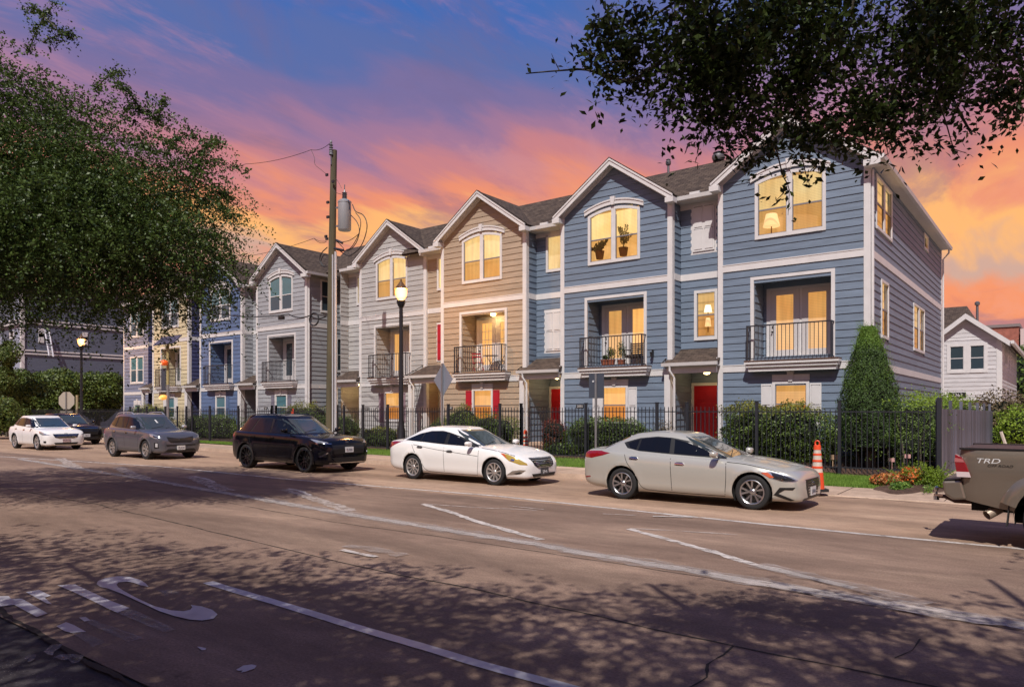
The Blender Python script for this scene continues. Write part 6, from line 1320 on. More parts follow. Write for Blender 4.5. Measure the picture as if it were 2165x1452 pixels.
# big oak whose branches hang in from the top right; its crown is overhead and behind the photographer
def oak():
    tx, ty = 3.4, -1.6; root = thing('oak_tree', 'spreading oak whose dark leafy branches hang into view at the top right', 'tree', (tx, ty, 0)); o = Vector((tx, ty, 0)); lo = lambda v: Vector(v) - o
    limb(root, [(0, 0, 0), (-.05, .05, 1.4), (-.1, .2, 3.2)], [.42, .33, .3], 'trunk')
    m = leaf_mat('oak_leaf', (.008, .015, .004), (.062, .092, .02), .4, .28); rot = YAW; Rm = np.array([[math.cos(rot), -math.sin(rot), 0], [math.sin(rot), math.cos(rot), 0], [0, 0, 1]])
    allP, allN, allS = [], [], []
    def cloud(c, r, n, nl, ls, L0, L1, shell=1.0, droop=.5, side=None, pre=1.6):
        P, D = ell(n, (0, 0, 0), r, shell); P = P @ Rm.T + np.array(c); D = D @ Rm.T
        k = np.array([noise.noise(Vector(p) * pre + Vector((3, 1, 7))) for p in P]); P = P[k > -.12]; D = D[k > -.12]; nn = len(P)
        dirs = D * .6 + rng.normal(0, .6, D.shape); dirs[:, 2] = dirs[:, 2] * .5 - .45; dirs /= np.linalg.norm(dirs, axis=1, keepdims=True)
        q = twig_leaves(P, dirs, rng.uniform(L0, L1, nn), nl, ls, droop); allP.append(q[0]); allN.append(q[1]); allS.append(q[2])
    # what shows in the frame
    for (px, py, D, rx, ry, rz_, n) in ((1420, 40, 5.6, .62, .5, .42, 330), (1560, 120, 5.6, .75, .6, .5, 480), (1700, 150, 5.7, .8, .6, .5, 500), (1850, 90, 5.8, .8, .6, .5, 430), (2010, 60, 5.8, .75, .6, .45, 330), (2140, 60, 5.8, .6, .6, .5, 230),
            (1640, 10, 5.9, 1.2, .8, .5, 560), (1900, -40, 6, 1.4, .8, .5, 480), (1690, 270, 5.5, .40, .3, .15, 120), (1560, 225, 5.5, .35, .3, .2, 120), (1850, 225, 5.6, .4, .3, .25, 130), (1980, 190, 5.7, .3, .3, .22, 80), (2120, 190, 5.7, .25, .2, .25, 70), (1340, 100, 5.6, .28, .25, .2, 90), (1290, 40, 5.7, .2, .2, .3, 70), (1480, 150, 5.5, .3, .3, .25, 110)):
        cloud(PD(px, py, D * .64), (rx * .64, ry * .64, rz_ * .64), int(n * .85), 12, .040, .07, .25, pre=3.2)
    # canopy overhead that shades the near road
    for c, r, n in (((2.2, -2.9, 7.2), (7.5, 4.8, 1.6), 4600), ((-3.5, -1.2, 6.0), (5.0, 2.9, 1.2), 2300), ((2.2, 1.0, 6.6), (4.0, 2.4, 1.0), 1000), ((-8.5, -1.6, 5.8), (3.4, 2.6, 1.0), 700), ((5, 5, 7), (3.5, 3.5, 1.2), 900)):
        P, D = ell(n, c, r, 1.0); d = rng.normal(0, 1, P.shape); d[:, 2] *= .3; d /= np.linalg.norm(d, axis=1, keepdims=True); q = twig_leaves(P, d, rng.uniform(.3, .9, n), 12, .12, .3)
        keep = np.ones(len(q[0]), bool); rel = q[0]; dep = rel[:, 0] * FWD[0] + rel[:, 1] * FWD[1]; lat = rel[:, 0] * RGT[0] + rel[:, 1] * RGT[1]
        allP.append(q[0]); allN.append(q[1]); allS.append(q[2])
    # hanging sprays with the leaves that can be made out singly
    def spray(pp, D, r, dens=9, ls=.042, nm='twig'):
        D *= .64; r *= .64; ls *= .8
        pts = [PD(x, y, D + .08 * i) for i, (x, y) in enumerate(pp)]; out = []
        for i in range(len(pts) - 1):
            p0, p1, p2, p3 = pts[max(i - 1, 0)], pts[i], pts[i + 1], pts[min(i + 2, len(pts) - 1)]
            for k in range(4): t = k / 4; out.append(.5 * ((2 * p1) + (p2 - p0) * t + (2 * p0 - 5 * p1 + 4 * p2 - p3) * t * t + (3 * p1 - p0 - 3 * p2 + p3) * t ** 3))
        out.append(pts[-1]); n = len(out); limb(root, [lo(p) for p in out], [r * (1 - .75 * i / n) for i in range(n)], nm)
        for i in range(n):
            for k in range(dens): 
                if random.random() < .5: allP.append(np.array([out[i] + Vector((random.gauss(0, .02), random.gauss(0, .02), random.gauss(0, .02)))])); allN.append(rng.normal(0, 1, (1, 3))); allS.append(np.array([random.uniform(.7, 1.3) * ls]))
    spray([(1400, 130), (1340, 168), (1290, 165), (1240, 148), (1180, 150), (1112, 156)], 5.4, .016, 1, .05)
    spray([(1330, 130), (1280, 130), (1255, 118), (1232, 105)], 5.4, .006, 3, .05); spray([(1182, 148), (1172, 128), (1166, 114)], 5.4, .004, 1, .05)
    spray([(1640, 310), (1655, 370), (1668, 400), (1666, 455)], 5.2, .006, 3); spray([(1655, 410), (1640, 425)], 5.2, .004, 3); spray([(1695, 330), (1703, 365), (1712, 392)], 5.2, .005, 3)
    spray([(1980, 200), (2000, 260), (2015, 310), (2030, 335)], 5.3, .007, 3); spray([(2015, 315), (2045, 325)], 5.3, .004, 4); spray([(1580, 300), (1590, 340), (1585, 360)], 5.3, .005, 4); spray([(1860, 270), (1872, 300), (1878, 330)], 5.3, .006, 4)
    spray([(1480, 200), (1485, 260), (1488, 310)], 5.3, .004, 2); spray([(2160, 180), (2150, 230), (2140, 270)], 5.3, .007, 6, .05); spray([(1440, 150), (1450, 215), (1470, 240)], 5.4, .007, 5)
    spray([(1750, 290), (1770, 320), (1790, 330)], 5.3, .005, 4); spray([(1540, 280), (1545, 310), (1560, 330)], 5.3, .005, 5)
    for pp, r in ([(1960, -160), (1975, 0), (2000, 130), (2010, 200), (2055, 285)], .03), ([(1700, -160), (1730, 0), (1790, 130), (1850, 230)], .022), ([(1880, -60), (1960, 0), (2080, 90), (2180, 150)], .03), ([(1640, -120), (1600, 20), (1560, 110), (1480, 190)], .02), ([(1750, -140), (1700, 20), (1690, 160), (1680, 290)], .018), ([(1560, -100), (1480, 20), (1420, 100), (1390, 140)], .02), ([(1830, -100), (1800, 20), (1760, 160)], .016), ([(2120, -100), (2100, 30), (2120, 160)], .02), ([(1500, -60), (1420, 10), (1330, 60), (1270, 90)], .014):
        spray(pp, 5.7, r, 1, .042, 'branch')
    P = np.vstack(allP) - np.array(o); link('crown', leaves_mesh('crown', P, np.vstack(allN), np.concatenate(allS), m, .5, .06), root)['kind'] = 'stuff'
    hub = Vector((-.1, .2, 3.2))
    for e in ((-3, 3, 7.0), (-7, 1, 7), (-11, .5, 6.5), (-2, 6, 6.8), (2, 6, 7), (3, -3, 8), (-4, -4, 7.5), (-1.5, 7, 6.2), (-5, 4, 6.2)):
        e = Vector(e); mm = hub.lerp(e, .5) + Vector((0, 0, .7)); limb(root, [hub, hub.lerp(mm, .5), mm, e], [.2, .15, .1, .03])
oak()

# bushy trees at the far left
def far_tree(label, lobes, trunks, n, m, ls, name='crape_myrtle'):
    c = Vector(lobes[0][0]); root = thing(name, label, 'tree', (c.x, c.y, 0)); o = Vector((c.x, c.y, 0)); allP, allN, allS = [], [], []
    for cc, r in lobes:
        k = int(n * r[0] * r[2] / 9); P, D = ell(k, tuple(cc), r, .5); kk = np.array([noise.noise(Vector(p) * .55) for p in P]); P += D * kk[:, None] * 1.1; allP.append(P); allN.append(D + rng.normal(0, .7, D.shape)); allS.append(rng.uniform(.6, 1.4, k) * ls)
    link('crown', leaves_mesh('crown', np.vstack(allP) - np.array(o), np.vstack(allN), np.concatenate(allS), m, .6), root)
    for t in trunks: q = MB(); q.tube([(t, 0, 0), (t * .8, 0, 1.2), (t * 1.3, .1, 3)], [.12, .1, .05], 6); q.build('trunk', M_bark, root)
M_far = leaf_mat('far_leaf', (.022, .042, .010), (.115, .16, .03), .5, .25)
far_tree('wide bushy tree before the dark building, left of the far lamp', [(PD(60, 852, 56), (3.6, 3, 2.1)), (PD(20, 822, 55), (2.2, 2, 1.6)), (PD(120, 822, 57), (2.6, 2.5, 1.7)), (PD(-40, 850, 56), (3, 3, 2.2))], (-.6, 0, .7), 26000, M_far, .21)
far_tree('rounded bushy tree right of the far street lamp', [(PD(205, 822, 58), (1.9, 2, 1.6)), (PD(190, 852, 58), (1.9, 2, 1.2)), (PD(226, 812, 58), (1.0, 1.2, 1.0))], (-.2, .4), 26000, M_far, .20)
far_tree('narrow upright tree at the left edge', [(PD(14, 765, 52), (.75, .75, 1.7)), (PD(8, 800, 52), (1, 1, 1.4))], (0,), 30000, leaf_mat('light_leaf', (.03, .06, .012), (.15, .2, .05), .5, .3), .16, 'young_tree')
far_tree('dark shrubs at the foot of the left edge', [(PD(-10, 875, 48), (2.2, 1.5, 1.2))], (0,), 24000, M_far, .17, 'shrub')

# unseen trees added behind the camera to darken car reflections and cut the orange fill
for k, (x, y, h, r_) in enumerate(((-16, -13, 6.5, 3.4), (-9.5, -15, 8, 4.0), (-2, -16.5, 7, 3.8), (5, -15, 8, 4.2), (-23, -12, 7.5, 3.8), (-31, -11, 7, 3.8), (-41, -9, 9, 4.5), (-53, -10, 10, 5), (-67, -12, 12, 6), (-85, -16, 14, 8), (-46, -20, 11, 6))):
    far_tree(['broad tree behind the camera, opposite the white crossover', 'tall tree behind the camera, opposite the white sedan', 'tree behind the camera, opposite the silver sedan', 'tree behind the camera at the oak trunk', 'tree behind the camera, opposite the black SUV', 'tree behind the camera, opposite the grey SUV', 'tall tree on the near side of the street, left of the elm', 'second tall tree down the near side of the street', 'third tall tree down the near side of the street', 'largest tree at the far end of the near side', 'tall tree set back from the near side of the street'][k], [((x, y, h * .6), (r_, r_ * .8, h * .42))], (0,), 9000, M_far, .3, 'street_tree')
# ------------------------------------------------------------------ vehicles
def paint_car(name, rgb, rough=.28, metal=.35, dark=False):
    m = mat(name, srgb(*rgb)[:3], rough, metal, coat=(.35 if sum(rgb) < 120 else .8), spec=(.22 if sum(rgb) < 120 else .5)); return m
M_tyre = mat('tyre_rubber', (.014, .014, .015), .8, bump=.3, bscale=60); M_rimS = mat('alloy', (.42, .42, .43), .28, .9); M_rimK = mat('black_alloy', (.012, .012, .014), .18, .6, coat=.6)
M_cglass = mat('tinted_car_glass', (.006, .007, .012), .05, 0, coat=0, spec=.28); M_wglass = mat('windscreen_glass', (.035, .045, .04), .05, 0, coat=1.0)
M_trimk = mat('black_trim', (.010, .010, .011), .42); M_chrome = mat('chrome', (.62, .62, .64), .12, 1.0); M_under = mat('underbody', (.006, .006, .006), .9)
M_lens = mat('headlight_lens', (.42, .43, .46), .10, .55, coat=1.0); M_lensY = mat('headlight_yellowed', (.52, .36, .07), .12, .3, coat=1.0); M_redl = mat('red_lens', (.22, .008, .012), .12, 0, coat=1.0); M_amber = mat('amber_lens', (.50, .09, .02), .15, 0, coat=1.0)
M_plate = mat('licence_plate', (.6, .6, .6), .5); M_seam = mat('panel_gap', (.01, .01, .01), .9); M_clad = mat('grey_cladding', (.05, .05, .055), .6)

def lerp_tab(tab, x, k):
    """smooth interpolation in a table of (x, v1, v2, ...)"""
    if x <= tab[0][0]: return tab[0][k]
    if x >= tab[-1][0]: return tab[-1][k]
    for i in range(len(tab) - 1):
        if tab[i][0] <= x <= tab[i + 1][0]:
            x0, x1 = tab[i][0], tab[i + 1][0]; y0, y1 = tab[i][k], tab[i + 1][k]; h = x1 - x0
            def slope(j):
                if j <= 0 or j >= len(tab) - 1: return (tab[min(j + 1, len(tab) - 1)][k] - tab[max(j - 1, 0)][k]) / (tab[min(j + 1, len(tab) - 1)][0] - tab[max(j - 1, 0)][0])
                a = (tab[j][k] - tab[j - 1][k]) / (tab[j][0] - tab[j - 1][0]); b = (tab[j + 1][k] - tab[j][k]) / (tab[j + 1][0] - tab[j][0])
                return 0 if a * b <= 0 else 2 * a * b / (a + b)
            t = (x - x0) / h; m0, m1 = slope(i) * h, slope(i + 1) * h
            return (2 * t ** 3 - 3 * t * t + 1) * y0 + (t ** 3 - 2 * t * t + t) * m0 + (-2 * t ** 3 + 3 * t * t) * y1 + (t ** 3 - t * t) * m1
def crom(P, n):
    out = []
    for i in range(len(P) - 1):
        p0, p1, p2, p3 = P[max(i - 1, 0)], P[i], P[i + 1], P[min(i + 2, len(P) - 1)]
        for k in range(n):
            t = k / n; out.append(tuple(.5 * (2 * b + (c - a) * t + (2 * a - 5 * b + 4 * c - d) * t * t + (3 * b - a - 3 * c + d) * t ** 3) for a, b, c, d in zip(p0, p1, p2, p3)))
    out.append(P[-1]); return out
def section(w, zb, zs, zc, crown=.06):
    h = zs - zb
    return crom([(0, zb), (.72 * w, zb), (.90 * w, zb + .03 * h), (.968 * w, zb + .16 * h), (.985 * w, zb + .36 * h), (w, zb + .58 * h), (.992 * w, zb + .76 * h), (.955 * w, zb + .93 * h), (.90 * w, zs + .003), (.74 * w, zs + (zc - zs) * .52), (.38 * w, zs + (zc - zs) * .92), (0, zc)], 3)
def lower_body(sp):
    tab = sp['body']; x0, x1 = tab[0][0], tab[-1][0]; xs = []
    n = 96
    for i in range(n + 1):
        t = i / n; xs.append(x0 + (x1 - x0) * (t - .055 * math.sin(2 * math.pi * t)))
    rows = []
    for x in xs:
        s = section(*[lerp_tab(tab, x, k) for k in (1, 2, 3, 4)]); rows.append([(x, -y, z) for y, z in s] + [(x, y, z) for y, z in s[-2:0:-1]])
    m = len(rows[0]); vs = [v for r in rows for v in r]; Rr = sp['arch']; wz = sp['wr']
    vs = [list(v) for v in vs]; dead = [False] * len(vs)
    flare = sp.get('flare', .012)
    for i, v in enumerate(vs):
        if abs(v[1]) < .45: continue
        for ax in (0, sp['wb']):
            d = math.hypot(v[0] - ax, v[2] - wz)
            if d < Rr: dead[i] = True
            elif d < Rr + .11: v[1] += math.copysign(flare * math.sin(math.pi * min(1, (d - Rr) / .11) * .5 + math.pi / 2), v[1])
    fs = []
    for i in range(len(xs) - 1):
        for k in range(m):
            q = (i * m + k, i * m + (k + 1) % m, (i + 1) * m + (k + 1) % m, (i + 1) * m + k)
            if all(dead[j] for j in q): continue
            fs.append(q)
    for i, v in enumerate(vs):
        if dead[i]:
            for ax in (0, sp['wb']):
                d = math.hypot(v[0] - ax, v[2] - wz)
                if d < Rr and d > 1e-5:
                    s = Rr / d; v[0] = ax + (v[0] - ax) * s; v[2] = max(wz + (v[2] - wz) * s, lerp_tab(tab, v[0], 2)); v[1] += math.copysign(flare, v[1]) * 0
    fs += [tuple(range(m)), tuple((len(xs) - 1) * m + k for k in range(m))[::-1]]
    mb = MB(); mb.add([tuple(v) for v in vs], fs); return mb
def greenhouse(sp):
    g = sp['cabin']; mb = MB(); n = 40; rings = []
    T = [-.25, 0, .15, .3, .45, .6, .72, .82, .90, .955, 1.0]
    def ring(xf, xr, w, zf, pw, sc=1.0, cap=None):
        xc, a = (xf + xr) / 2, (xf - xr) / 2; out = []
        for k in range(n):
            t = 2 * math.pi * k / n; c, s = math.cos(t), math.sin(t); x = xc + a * sc * math.copysign(abs(c) ** (2 / pw), c); y = w * sc * math.copysign(abs(s) ** (2 / pw), s)
            # plan taper towards the rear and front
            y *= 1 - g.get('taper', .06) * abs((x - xc) / a) ** 2
            out.append((x, y, zf(x)))
        return out
    for t in T:
        bend = lambda a, b, t, p: a + (b - a) * (t ** p if t > 0 else t)
        xf = bend(g['xfb'], g['xft'], t, g.get('pf', 1.12)); xr = bend(g['xrb'], g['xrt'], t, g.get('pr', 1.25)); w = g['wb'] + (g['wt'] - g['wb']) * (t if t < .8 else t + (t - .8) * .9)
        zz = lambda x, t=t: lerp_tab(g['belt'], x, 1) * (1 - t) + lerp_tab(g['roof'], x, 1) * t - (0.0 if t < .9 else (t - .9) * .0)
        rings.append(ring(xf, xr, w, zz, g.get('pw', 6)))
    xf, xr = g['xft'], g['xrt']; w = g['wb'] + (g['wt'] - g['wb']) * 1.18
    for s in (.93, .8, .6, .35, .12): rings.append(ring(xf, xr, w, lambda x, s=s: lerp_tab(g['roof'], x, 1) + g.get('crown', .05) * (1 - s ** 2), g.get('pw', 6), s))
    vs = [v for r in rings for v in r]; fs = [(i * n + k, i * n + (k + 1) % n, (i + 1) * n + (k + 1) % n, (i + 1) * n + k) for i in range(len(rings) - 1) for k in range(n)]
    fs += [tuple(range(n)), tuple((len(rings) - 1) * n + k for k in range(n))]; mb.add(vs, fs); return mb
AX = {'side': (Vector((0, -1, 0)), Vector((1, 0, 0)), Vector((0, 0, 1))), 'front': (Vector((1, 0, 0)), Vector((0, 1, 0)), Vector((0, 0, 1))), 'rear': (Vector((-1, 0, 0)), Vector((0, 1, 0)), Vector((0, 0, 1))), 'top': (Vector((0, 0, 1)), Vector((1, 0, 0)), Vector((0, 1, 0)))}
def corner_axis(deg):
    """looking at the right front corner, deg from the side"""
    a = R(deg); d = Vector((math.sin(a), -math.cos(a), 0)); u = Vector((math.cos(a), math.sin(a), 0)); return (d, u, Vector((0, 0, 1)))
def patch(bvh, poly, ax, off=.003, step=.07, th=.006, bulge=0):
    """a thin panel that follows the body: poly is 2-D in the plane seen from direction ax"""
    d, u, v = AX[ax] if isinstance(ax, str) else ax
    bm = bmesh.new(); f = bm.faces.new([bm.verts.new((p[0], p[1], 0)) for p in poly]); bmesh.ops.triangulate(bm, faces=[f])
    for k, n_ in ((0, Vector((1, 0, 0))), (1, Vector((0, 1, 0)))):
        lo_, hi = min(p[k] for p in poly), max(p[k] for p in poly); c = lo_ + step * .5
        while c < hi: bmesh.ops.bisect_plane(bm, geom=bm.verts[:] + bm.edges[:] + bm.faces[:], plane_co=n_ * c, plane_no=n_, dist=1e-5); c += step
    cx = sum(p[0] for p in poly) / len(poly); cz = sum(p[1] for p in poly) / len(poly); rad = max(math.hypot(p[0] - cx, p[1] - cz) for p in poly)
    ok = True
    for vt in bm.verts:
        q = u * vt.co.x + v * vt.co.y; hit = bvh.ray_cast(q + d * 6, -d)
        pos = hit[0] if hit[0] is not None and (q + d * 6 - hit[0]).length < 6.6 else bvh.find_nearest(q + d * .9)[0]
        nr = hit[1] if hit[0] is not None else d
        if nr.dot(d) < 0: nr = -nr
        b = bulge * max(0, 1 - (math.hypot(vt.co.x - cx, vt.co.y - cz) / rad) ** 2); vt.co = pos + nr * .3 * off + d * (off * .7 + b)
    bmesh.ops.recalc_face_normals(bm, faces=bm.faces)
    vs = [v.co.copy() for v in bm.verts]; bm.verts.index_update(); fs = [tuple(v.index for v in f.verts) for f in bm.faces]
    # skirt of real thickness around the rim
    eb = [(e.verts[0].index, e.verts[1].index) for e in bm.edges if len(e.link_faces) == 1]; bm.free(); n = len(vs); back = {}
    for a, b in eb:
        for i in (a, b):
            if i not in back: back[i] = len(vs); vs.append(vs[i] - d * th)
    fs += [(a, b, back[b], back[a]) for a, b in eb]; mb = MB(); mb.add([tuple(v) for v in vs], fs); return mb
def strip_poly(pts, w):
    """thin closed polygon along a path"""
    P = [Vector(p) for p in pts]; L_, R_ = [], []
    for i, p in enumerate(P):
        d = (P[min(i + 1, len(P) - 1)] - P[max(i - 1, 0)]).normalized(); q = Vector((-d.y, d.x)) * w / 2; L_.append(tuple(p + q)); R_.append(tuple(p - q))
    return L_ + R_[::-1]
def strip(bvh, pts, w, ax, off=.002, step=.06):
    out = MB(); P = crom([tuple(p) for p in pts], 4) if len(pts) > 2 else [tuple(Vector(pts[0]).lerp(Vector(pts[1]), i / 6)) for i in range(7)]
    d, u, v = AX[ax] if isinstance(ax, str) else ax; poly = strip_poly(P, w); n = len(P); vs = []
    for p in poly:
        q = u * p[0] + v * p[1]; hit = bvh.ray_cast(q + d * 6, -d); pos = hit[0] if hit[0] is not None and (q + d * 6 - hit[0]).length < 6.6 else bvh.find_nearest(q + d * .9)[0]; vs.append(tuple(pos + d * off))
    out.add(vs, [(i, i + 1, 2 * n - 2 - i, 2 * n - 1 - i) for i in range(n - 1)]); return out
def mirror(mb): mb.v = [(x, -y, z) for x, y, z in mb.v]; mb.f = [f[::-1] for f in mb.f]; return mb

def wheel_meshes(key, r, w, style, mr):
    """tyre, rim, hub as meshes around the y axis; outside face at -y"""
    ty = MB(); rr = r * style.get('rim', .70); ty.lathe([(rr, -w / 2 + .012), (rr + .02, -w / 2), (r - .035, -w / 2), (r - .012, -w / 2 + .012), (r, -w / 2 + .04), (r, w / 2 - .04), (r - .012, w / 2 - .012), (r - .035, w / 2), (rr, w / 2), (rr - .01, w / 2 - .03), (rr - .01, -w / 2 + .03), (rr, -w / 2 + .012)], (0, 0, 0), 40, axis='y', cap=False)
    ri = MB(); ri.lathe([(rr + .004, -w / 2 + .004), (rr - .006, -w / 2 - .001), (rr - .022, -w / 2 + .01), (rr - .03, -w / 2 + .05), (rr - .035, w / 2 - .02)], (0, 0, 0), 36, axis='y', cap=False)
    n = style['n']; yb = -w / 2 + style.get('dish', .03); sw = style.get('sw', .03)
    for k in range(n):
        base = 2 * math.pi * k / n + .3
        for off_ in ((-style['pair'], style['pair']) if style.get('pair') else (0,)):
            a0, a1 = base + off_ * .3, base + off_; c0, s0, c1, s1 = math.cos(a0), math.sin(a0), math.cos(a1), math.sin(a1); ra, rb = .055, rr - .018; wa, wb_ = sw * .55, sw * style.get('flr', .8)
            ta, tb = (-s0, c0), (-s1, c1)
            v = [(ra * c0 - ta[0] * wa, yb + .004, ra * s0 - ta[1] * wa), (ra * c0 + ta[0] * wa, yb + .004, ra * s0 + ta[1] * wa), (rb * c1 + tb[0] * wb_, yb - .018, rb * s1 + tb[1] * wb_), (rb * c1 - tb[0] * wb_, yb - .018, rb * s1 - tb[1] * wb_)]
            ri.add(v + [(x, y + .03, z) for x, y, z in v], [(0, 1, 2, 3), (4, 7, 6, 5), (0, 3, 7, 4), (1, 5, 6, 2), (0, 4, 5, 1), (2, 6, 7, 3)])
    ri.lathe([(0, yb - .012), (.03, yb - .012), (.05, yb - .004), (.07, yb + .02)], (0, 0, 0), 18, axis='y')
    hb = MB(); hb.lathe([(0, .0), (rr * .72, .0), (rr * .72, .03), (rr - .04, .03), (rr - .04, w / 2 - .02), (0, w / 2 - .02)], (0, 0, 0), 28, axis='y')
    for k in range(5): a = 2 * math.pi * k / 5; hb.lathe([(.012, yb - .01), (.012, .0)], (.08 * math.cos(a), 0, .08 * math.sin(a)), 6, axis='y')
    return hb.mesh('wheel', mat('brake_disc', (.10, .095, .09), .5, .7), 40), ty.mesh('tyre', M_tyre, 35), ri.mesh('rim', mr, 30)
def emblem(bvh, root, y, z, kind, s=.07):
    hit = bvh.ray_cast(Vector((6, y, z)), Vector((-1, 0, 0))); x = hit[0].x + .008 if hit[0] is not None else 3.4
    mb = MB(); n = 20
    def oval(a, b, cy=0, cz=0, r=.007): mb.tube([(x, y + cy + a * math.cos(2 * math.pi * k / n), z + cz + b * math.sin(2 * math.pi * k / n)) for k in range(n + 1)], r, 5, caps=False)
    if kind == 'H': oval(s, s * .52); mb.tube([(x, y - s * .42, z - s * .36), (x, y - s * .22, z + s * .38)], .008, 5); mb.tube([(x, y + s * .22, z - s * .38), (x, y + s * .42, z + s * .36)], .008, 5); mb.tube([(x, y - s * .32, z - .005), (x, y + s * .32, z + .005)], .007, 5)
    elif kind == 'T': oval(s, s * .62); oval(s * .35, s * .6, 0, 0, .006); oval(s * .8, s * .25, 0, s * .3, .006)
    elif kind == 'star': oval(s * .5, s); mb.tube([(x, y, z - s), (x, y, z + s)], .006, 5); mb.tube([(x, y - s * .5, z), (x, y + s * .5, z)], .006, 5)
    elif kind == 'KIA':
        oval(s, s * .5); o = mb.build('emblem', M_chrome, root); me = text_mesh('KIA', s * .62, .003, (1.15, 1)); me.materials.append(M_chrome); link('emblem_letters', me, o, (x + .004, y, z), (R(90), 0, R(90))); return
    elif kind == 'bow': mb.box(x - .005, y - s, z - s * .2, x + .008, y + s, z + s * .2); mb.box(x - .004, y - s * .35, z - s * .42, x + .009, y + s * .35, z + s * .42)
    mb.build('emblem', M_chrome, root)

def car(name, label, cat, X, Y, sp, rz=0.0, group='vehicles on the far side of the street'):
    root = thing(name, label, cat, (X, Y, 0), rz, group); P = sp['paint']
    body = lower_body(sp).build('body', P, root, smooth=38); cab = greenhouse(sp).build('cabin', sp.get('roofpaint', P), root, smooth=38)
    def tree(*obs):
        vs, fs = [], []
        for o in obs: off = len(vs); vs += [v.co.copy() for v in o.data.vertices]; fs += [tuple(i + off for i in p.vertices) for p in o.data.polygons]
        return BVHTree.FromPolygons(vs, fs)
    B = tree(body, cab); BB = tree(body); CB = tree(cab)
    dark = sp.get('winmat', M_cglass)
    for sgn in (0, 1):
        mk = (lambda mb: mirror(mb)) if sgn else (lambda mb: mb)
        o = mk(patch(B, sp['dlo'], 'side', .004, .12)).build('window_trim', M_trimk, root, smooth=40)
        for wpoly in sp['wins']: mk(patch(B, wpoly, 'side', .0085, .12)).build('side_window', dark, root, smooth=40)
        if sp.get('dlo_chrome') is not None: mk(strip(B, sp['dlo_chrome'], .022, 'side', .012)).build('chrome_strip', sp.get('dlom', M_chrome), root)
        for s_ in sp['seams']: mk(strip(BB, s_, .011, 'side', .002)).build('door_seam', M_seam, root)
        for hx, hz in sp['handles']:
            q = patch(BB, [(hx - .10, hz - .016), (hx + .07, hz - .022), (hx + .10, hz - .006), (hx + .09, hz + .016), (hx - .09, hz + .022)], 'side', .022, .05, .02); mk(q).build('door_handle', sp.get('handlemat', P), root)
            mk(patch(BB, [(hx - .07, hz - .035), (hx + .05, hz - .035), (hx + .05, hz + .03), (hx - .07, hz + .03)], 'side', .0025, .05)).build('handle_recess', M_seam, root)
        ax = corner_axis(sp.get('lampdeg', 50))
        for nm, poly, m_, of in sp['lamps']:
            pp = [(p[0] * ax[1].x + p[1] * ax[1].y, p[2]) for p in poly]; mk(patch(BB, pp, ax, of, .05, .01)).build(nm, m_, root, smooth=40)
        axr = corner_axis(-sp.get('taildeg', 30))
        for nm, poly, m_, of in sp['tails']:
            pp = [(p[0] * axr[1].x + p[1] * axr[1].y, p[2]) for p in poly]; mk(patch(BB, pp, axr, of, .05, .01)).build(nm, m_, root, smooth=40)
        # mirror
        mx, mz = sp['mirror']; my = lerp_tab(sp['body'], mx, 1)
        bm = bmesh.new(); bmesh.ops.create_icosphere(bm, subdivisions=3, radius=1)
        for v in bm.verts: c = v.co.copy(); kk = (abs(c.x) ** 3.2 + abs(c.y) ** 3.2 + abs(c.z) ** 3.2) ** (1 / 3.2); c = c / kk; v.co = Vector((mx - .02 + c.x * .085 * (1 if c.x > 0 else .55), -(my + .075) + c.y * .105, mz + c.z * .062 * (1 + .25 * c.y) - .01 * c.y))
        if sgn:
            for v in bm.verts: v.co.y = -v.co.y
            bmesh.ops.reverse_faces(bm, faces=bm.faces)
        me = bpy.data.meshes.new('wing_mirror'); bm.to_mesh(me); bm.free(); me.materials.append(sp.get('mirmat', P)); shade(me, 60); mo = link('wing_mirror', me, root)
        q = MB(); sy = 1 if sgn else -1; q.tube([(mx + .02, sy * (my - .12), mz - .06), (mx, sy * (my + .04), mz - .045)], .028, 6); q.build('mirror_stalk', M_trimk, mo)
        # wheel housings
        for axx in (0, sp['wb']):
            q = MB(); r_ = sp['arch'] - .004; yo = my if False else lerp_tab(sp['body'], axx, 1) * .955; yi = .50; seg = 20; vs = []
            for k in range(seg + 1): a = R(-28 + 236 * k / seg); vs += [(axx + r_ * math.cos(a), -yo, sp['wr'] + r_ * math.sin(a)), (axx + r_ * math.cos(a), -yi, sp['wr'] + r_ * math.sin(a))]
            q.add(vs, [(2 * k, 2 * k + 1, 2 * k + 3, 2 * k + 2) for k in range(seg)]); vv = [vs[2 * k + 1] for k in range(seg + 1)]; q.add(vv, [tuple(range(len(vv)))]); mk(q).build('wheel_housing', M_under, root)
            if sp.get('clad'):
                q = MB(); vs = []; t_ = .045; yw = lerp_tab(sp['body'], axx, 1) + .012
                for k in range(seg + 1):
                    a = R(-14 + 208 * k / seg); 
                    for rr_, yy in ((sp['arch'] - .002, yw - .05), (sp['arch'] - .002, yw), (sp['arch'] + t_, yw), (sp['arch'] + t_, yw - .05)): vs.append((axx + rr_ * math.cos(a), -yy, sp['wr'] + rr_ * math.sin(a)))
                q.add(vs, [(4 * k + j, 4 * k + (j + 1) % 4, 4 * k + 4 + (j + 1) % 4, 4 * k + 4 + j) for k in range(seg) for j in range(4)]); mk(q).build('arch_cladding', sp['clad'], root)
    if sp.get('clad_sill'): 
        for s in (0, 1):
            q = patch(BB, sp['clad_sill'], 'side', .012, .12); (mirror(q) if s else q).build('sill_cladding', sp['clad'], root)
    for poly in sp.get('crease', []):
        pass
    # glass front and rear
    patch(CB, sp['screen'], 'front', .006, .1).build('windscreen', sp.get('wsmat', M_wglass), root, smooth=50); patch(CB, sp['rearscreen'], 'rear', .006, .1).build('rear_window', M_cglass, root, smooth=50)
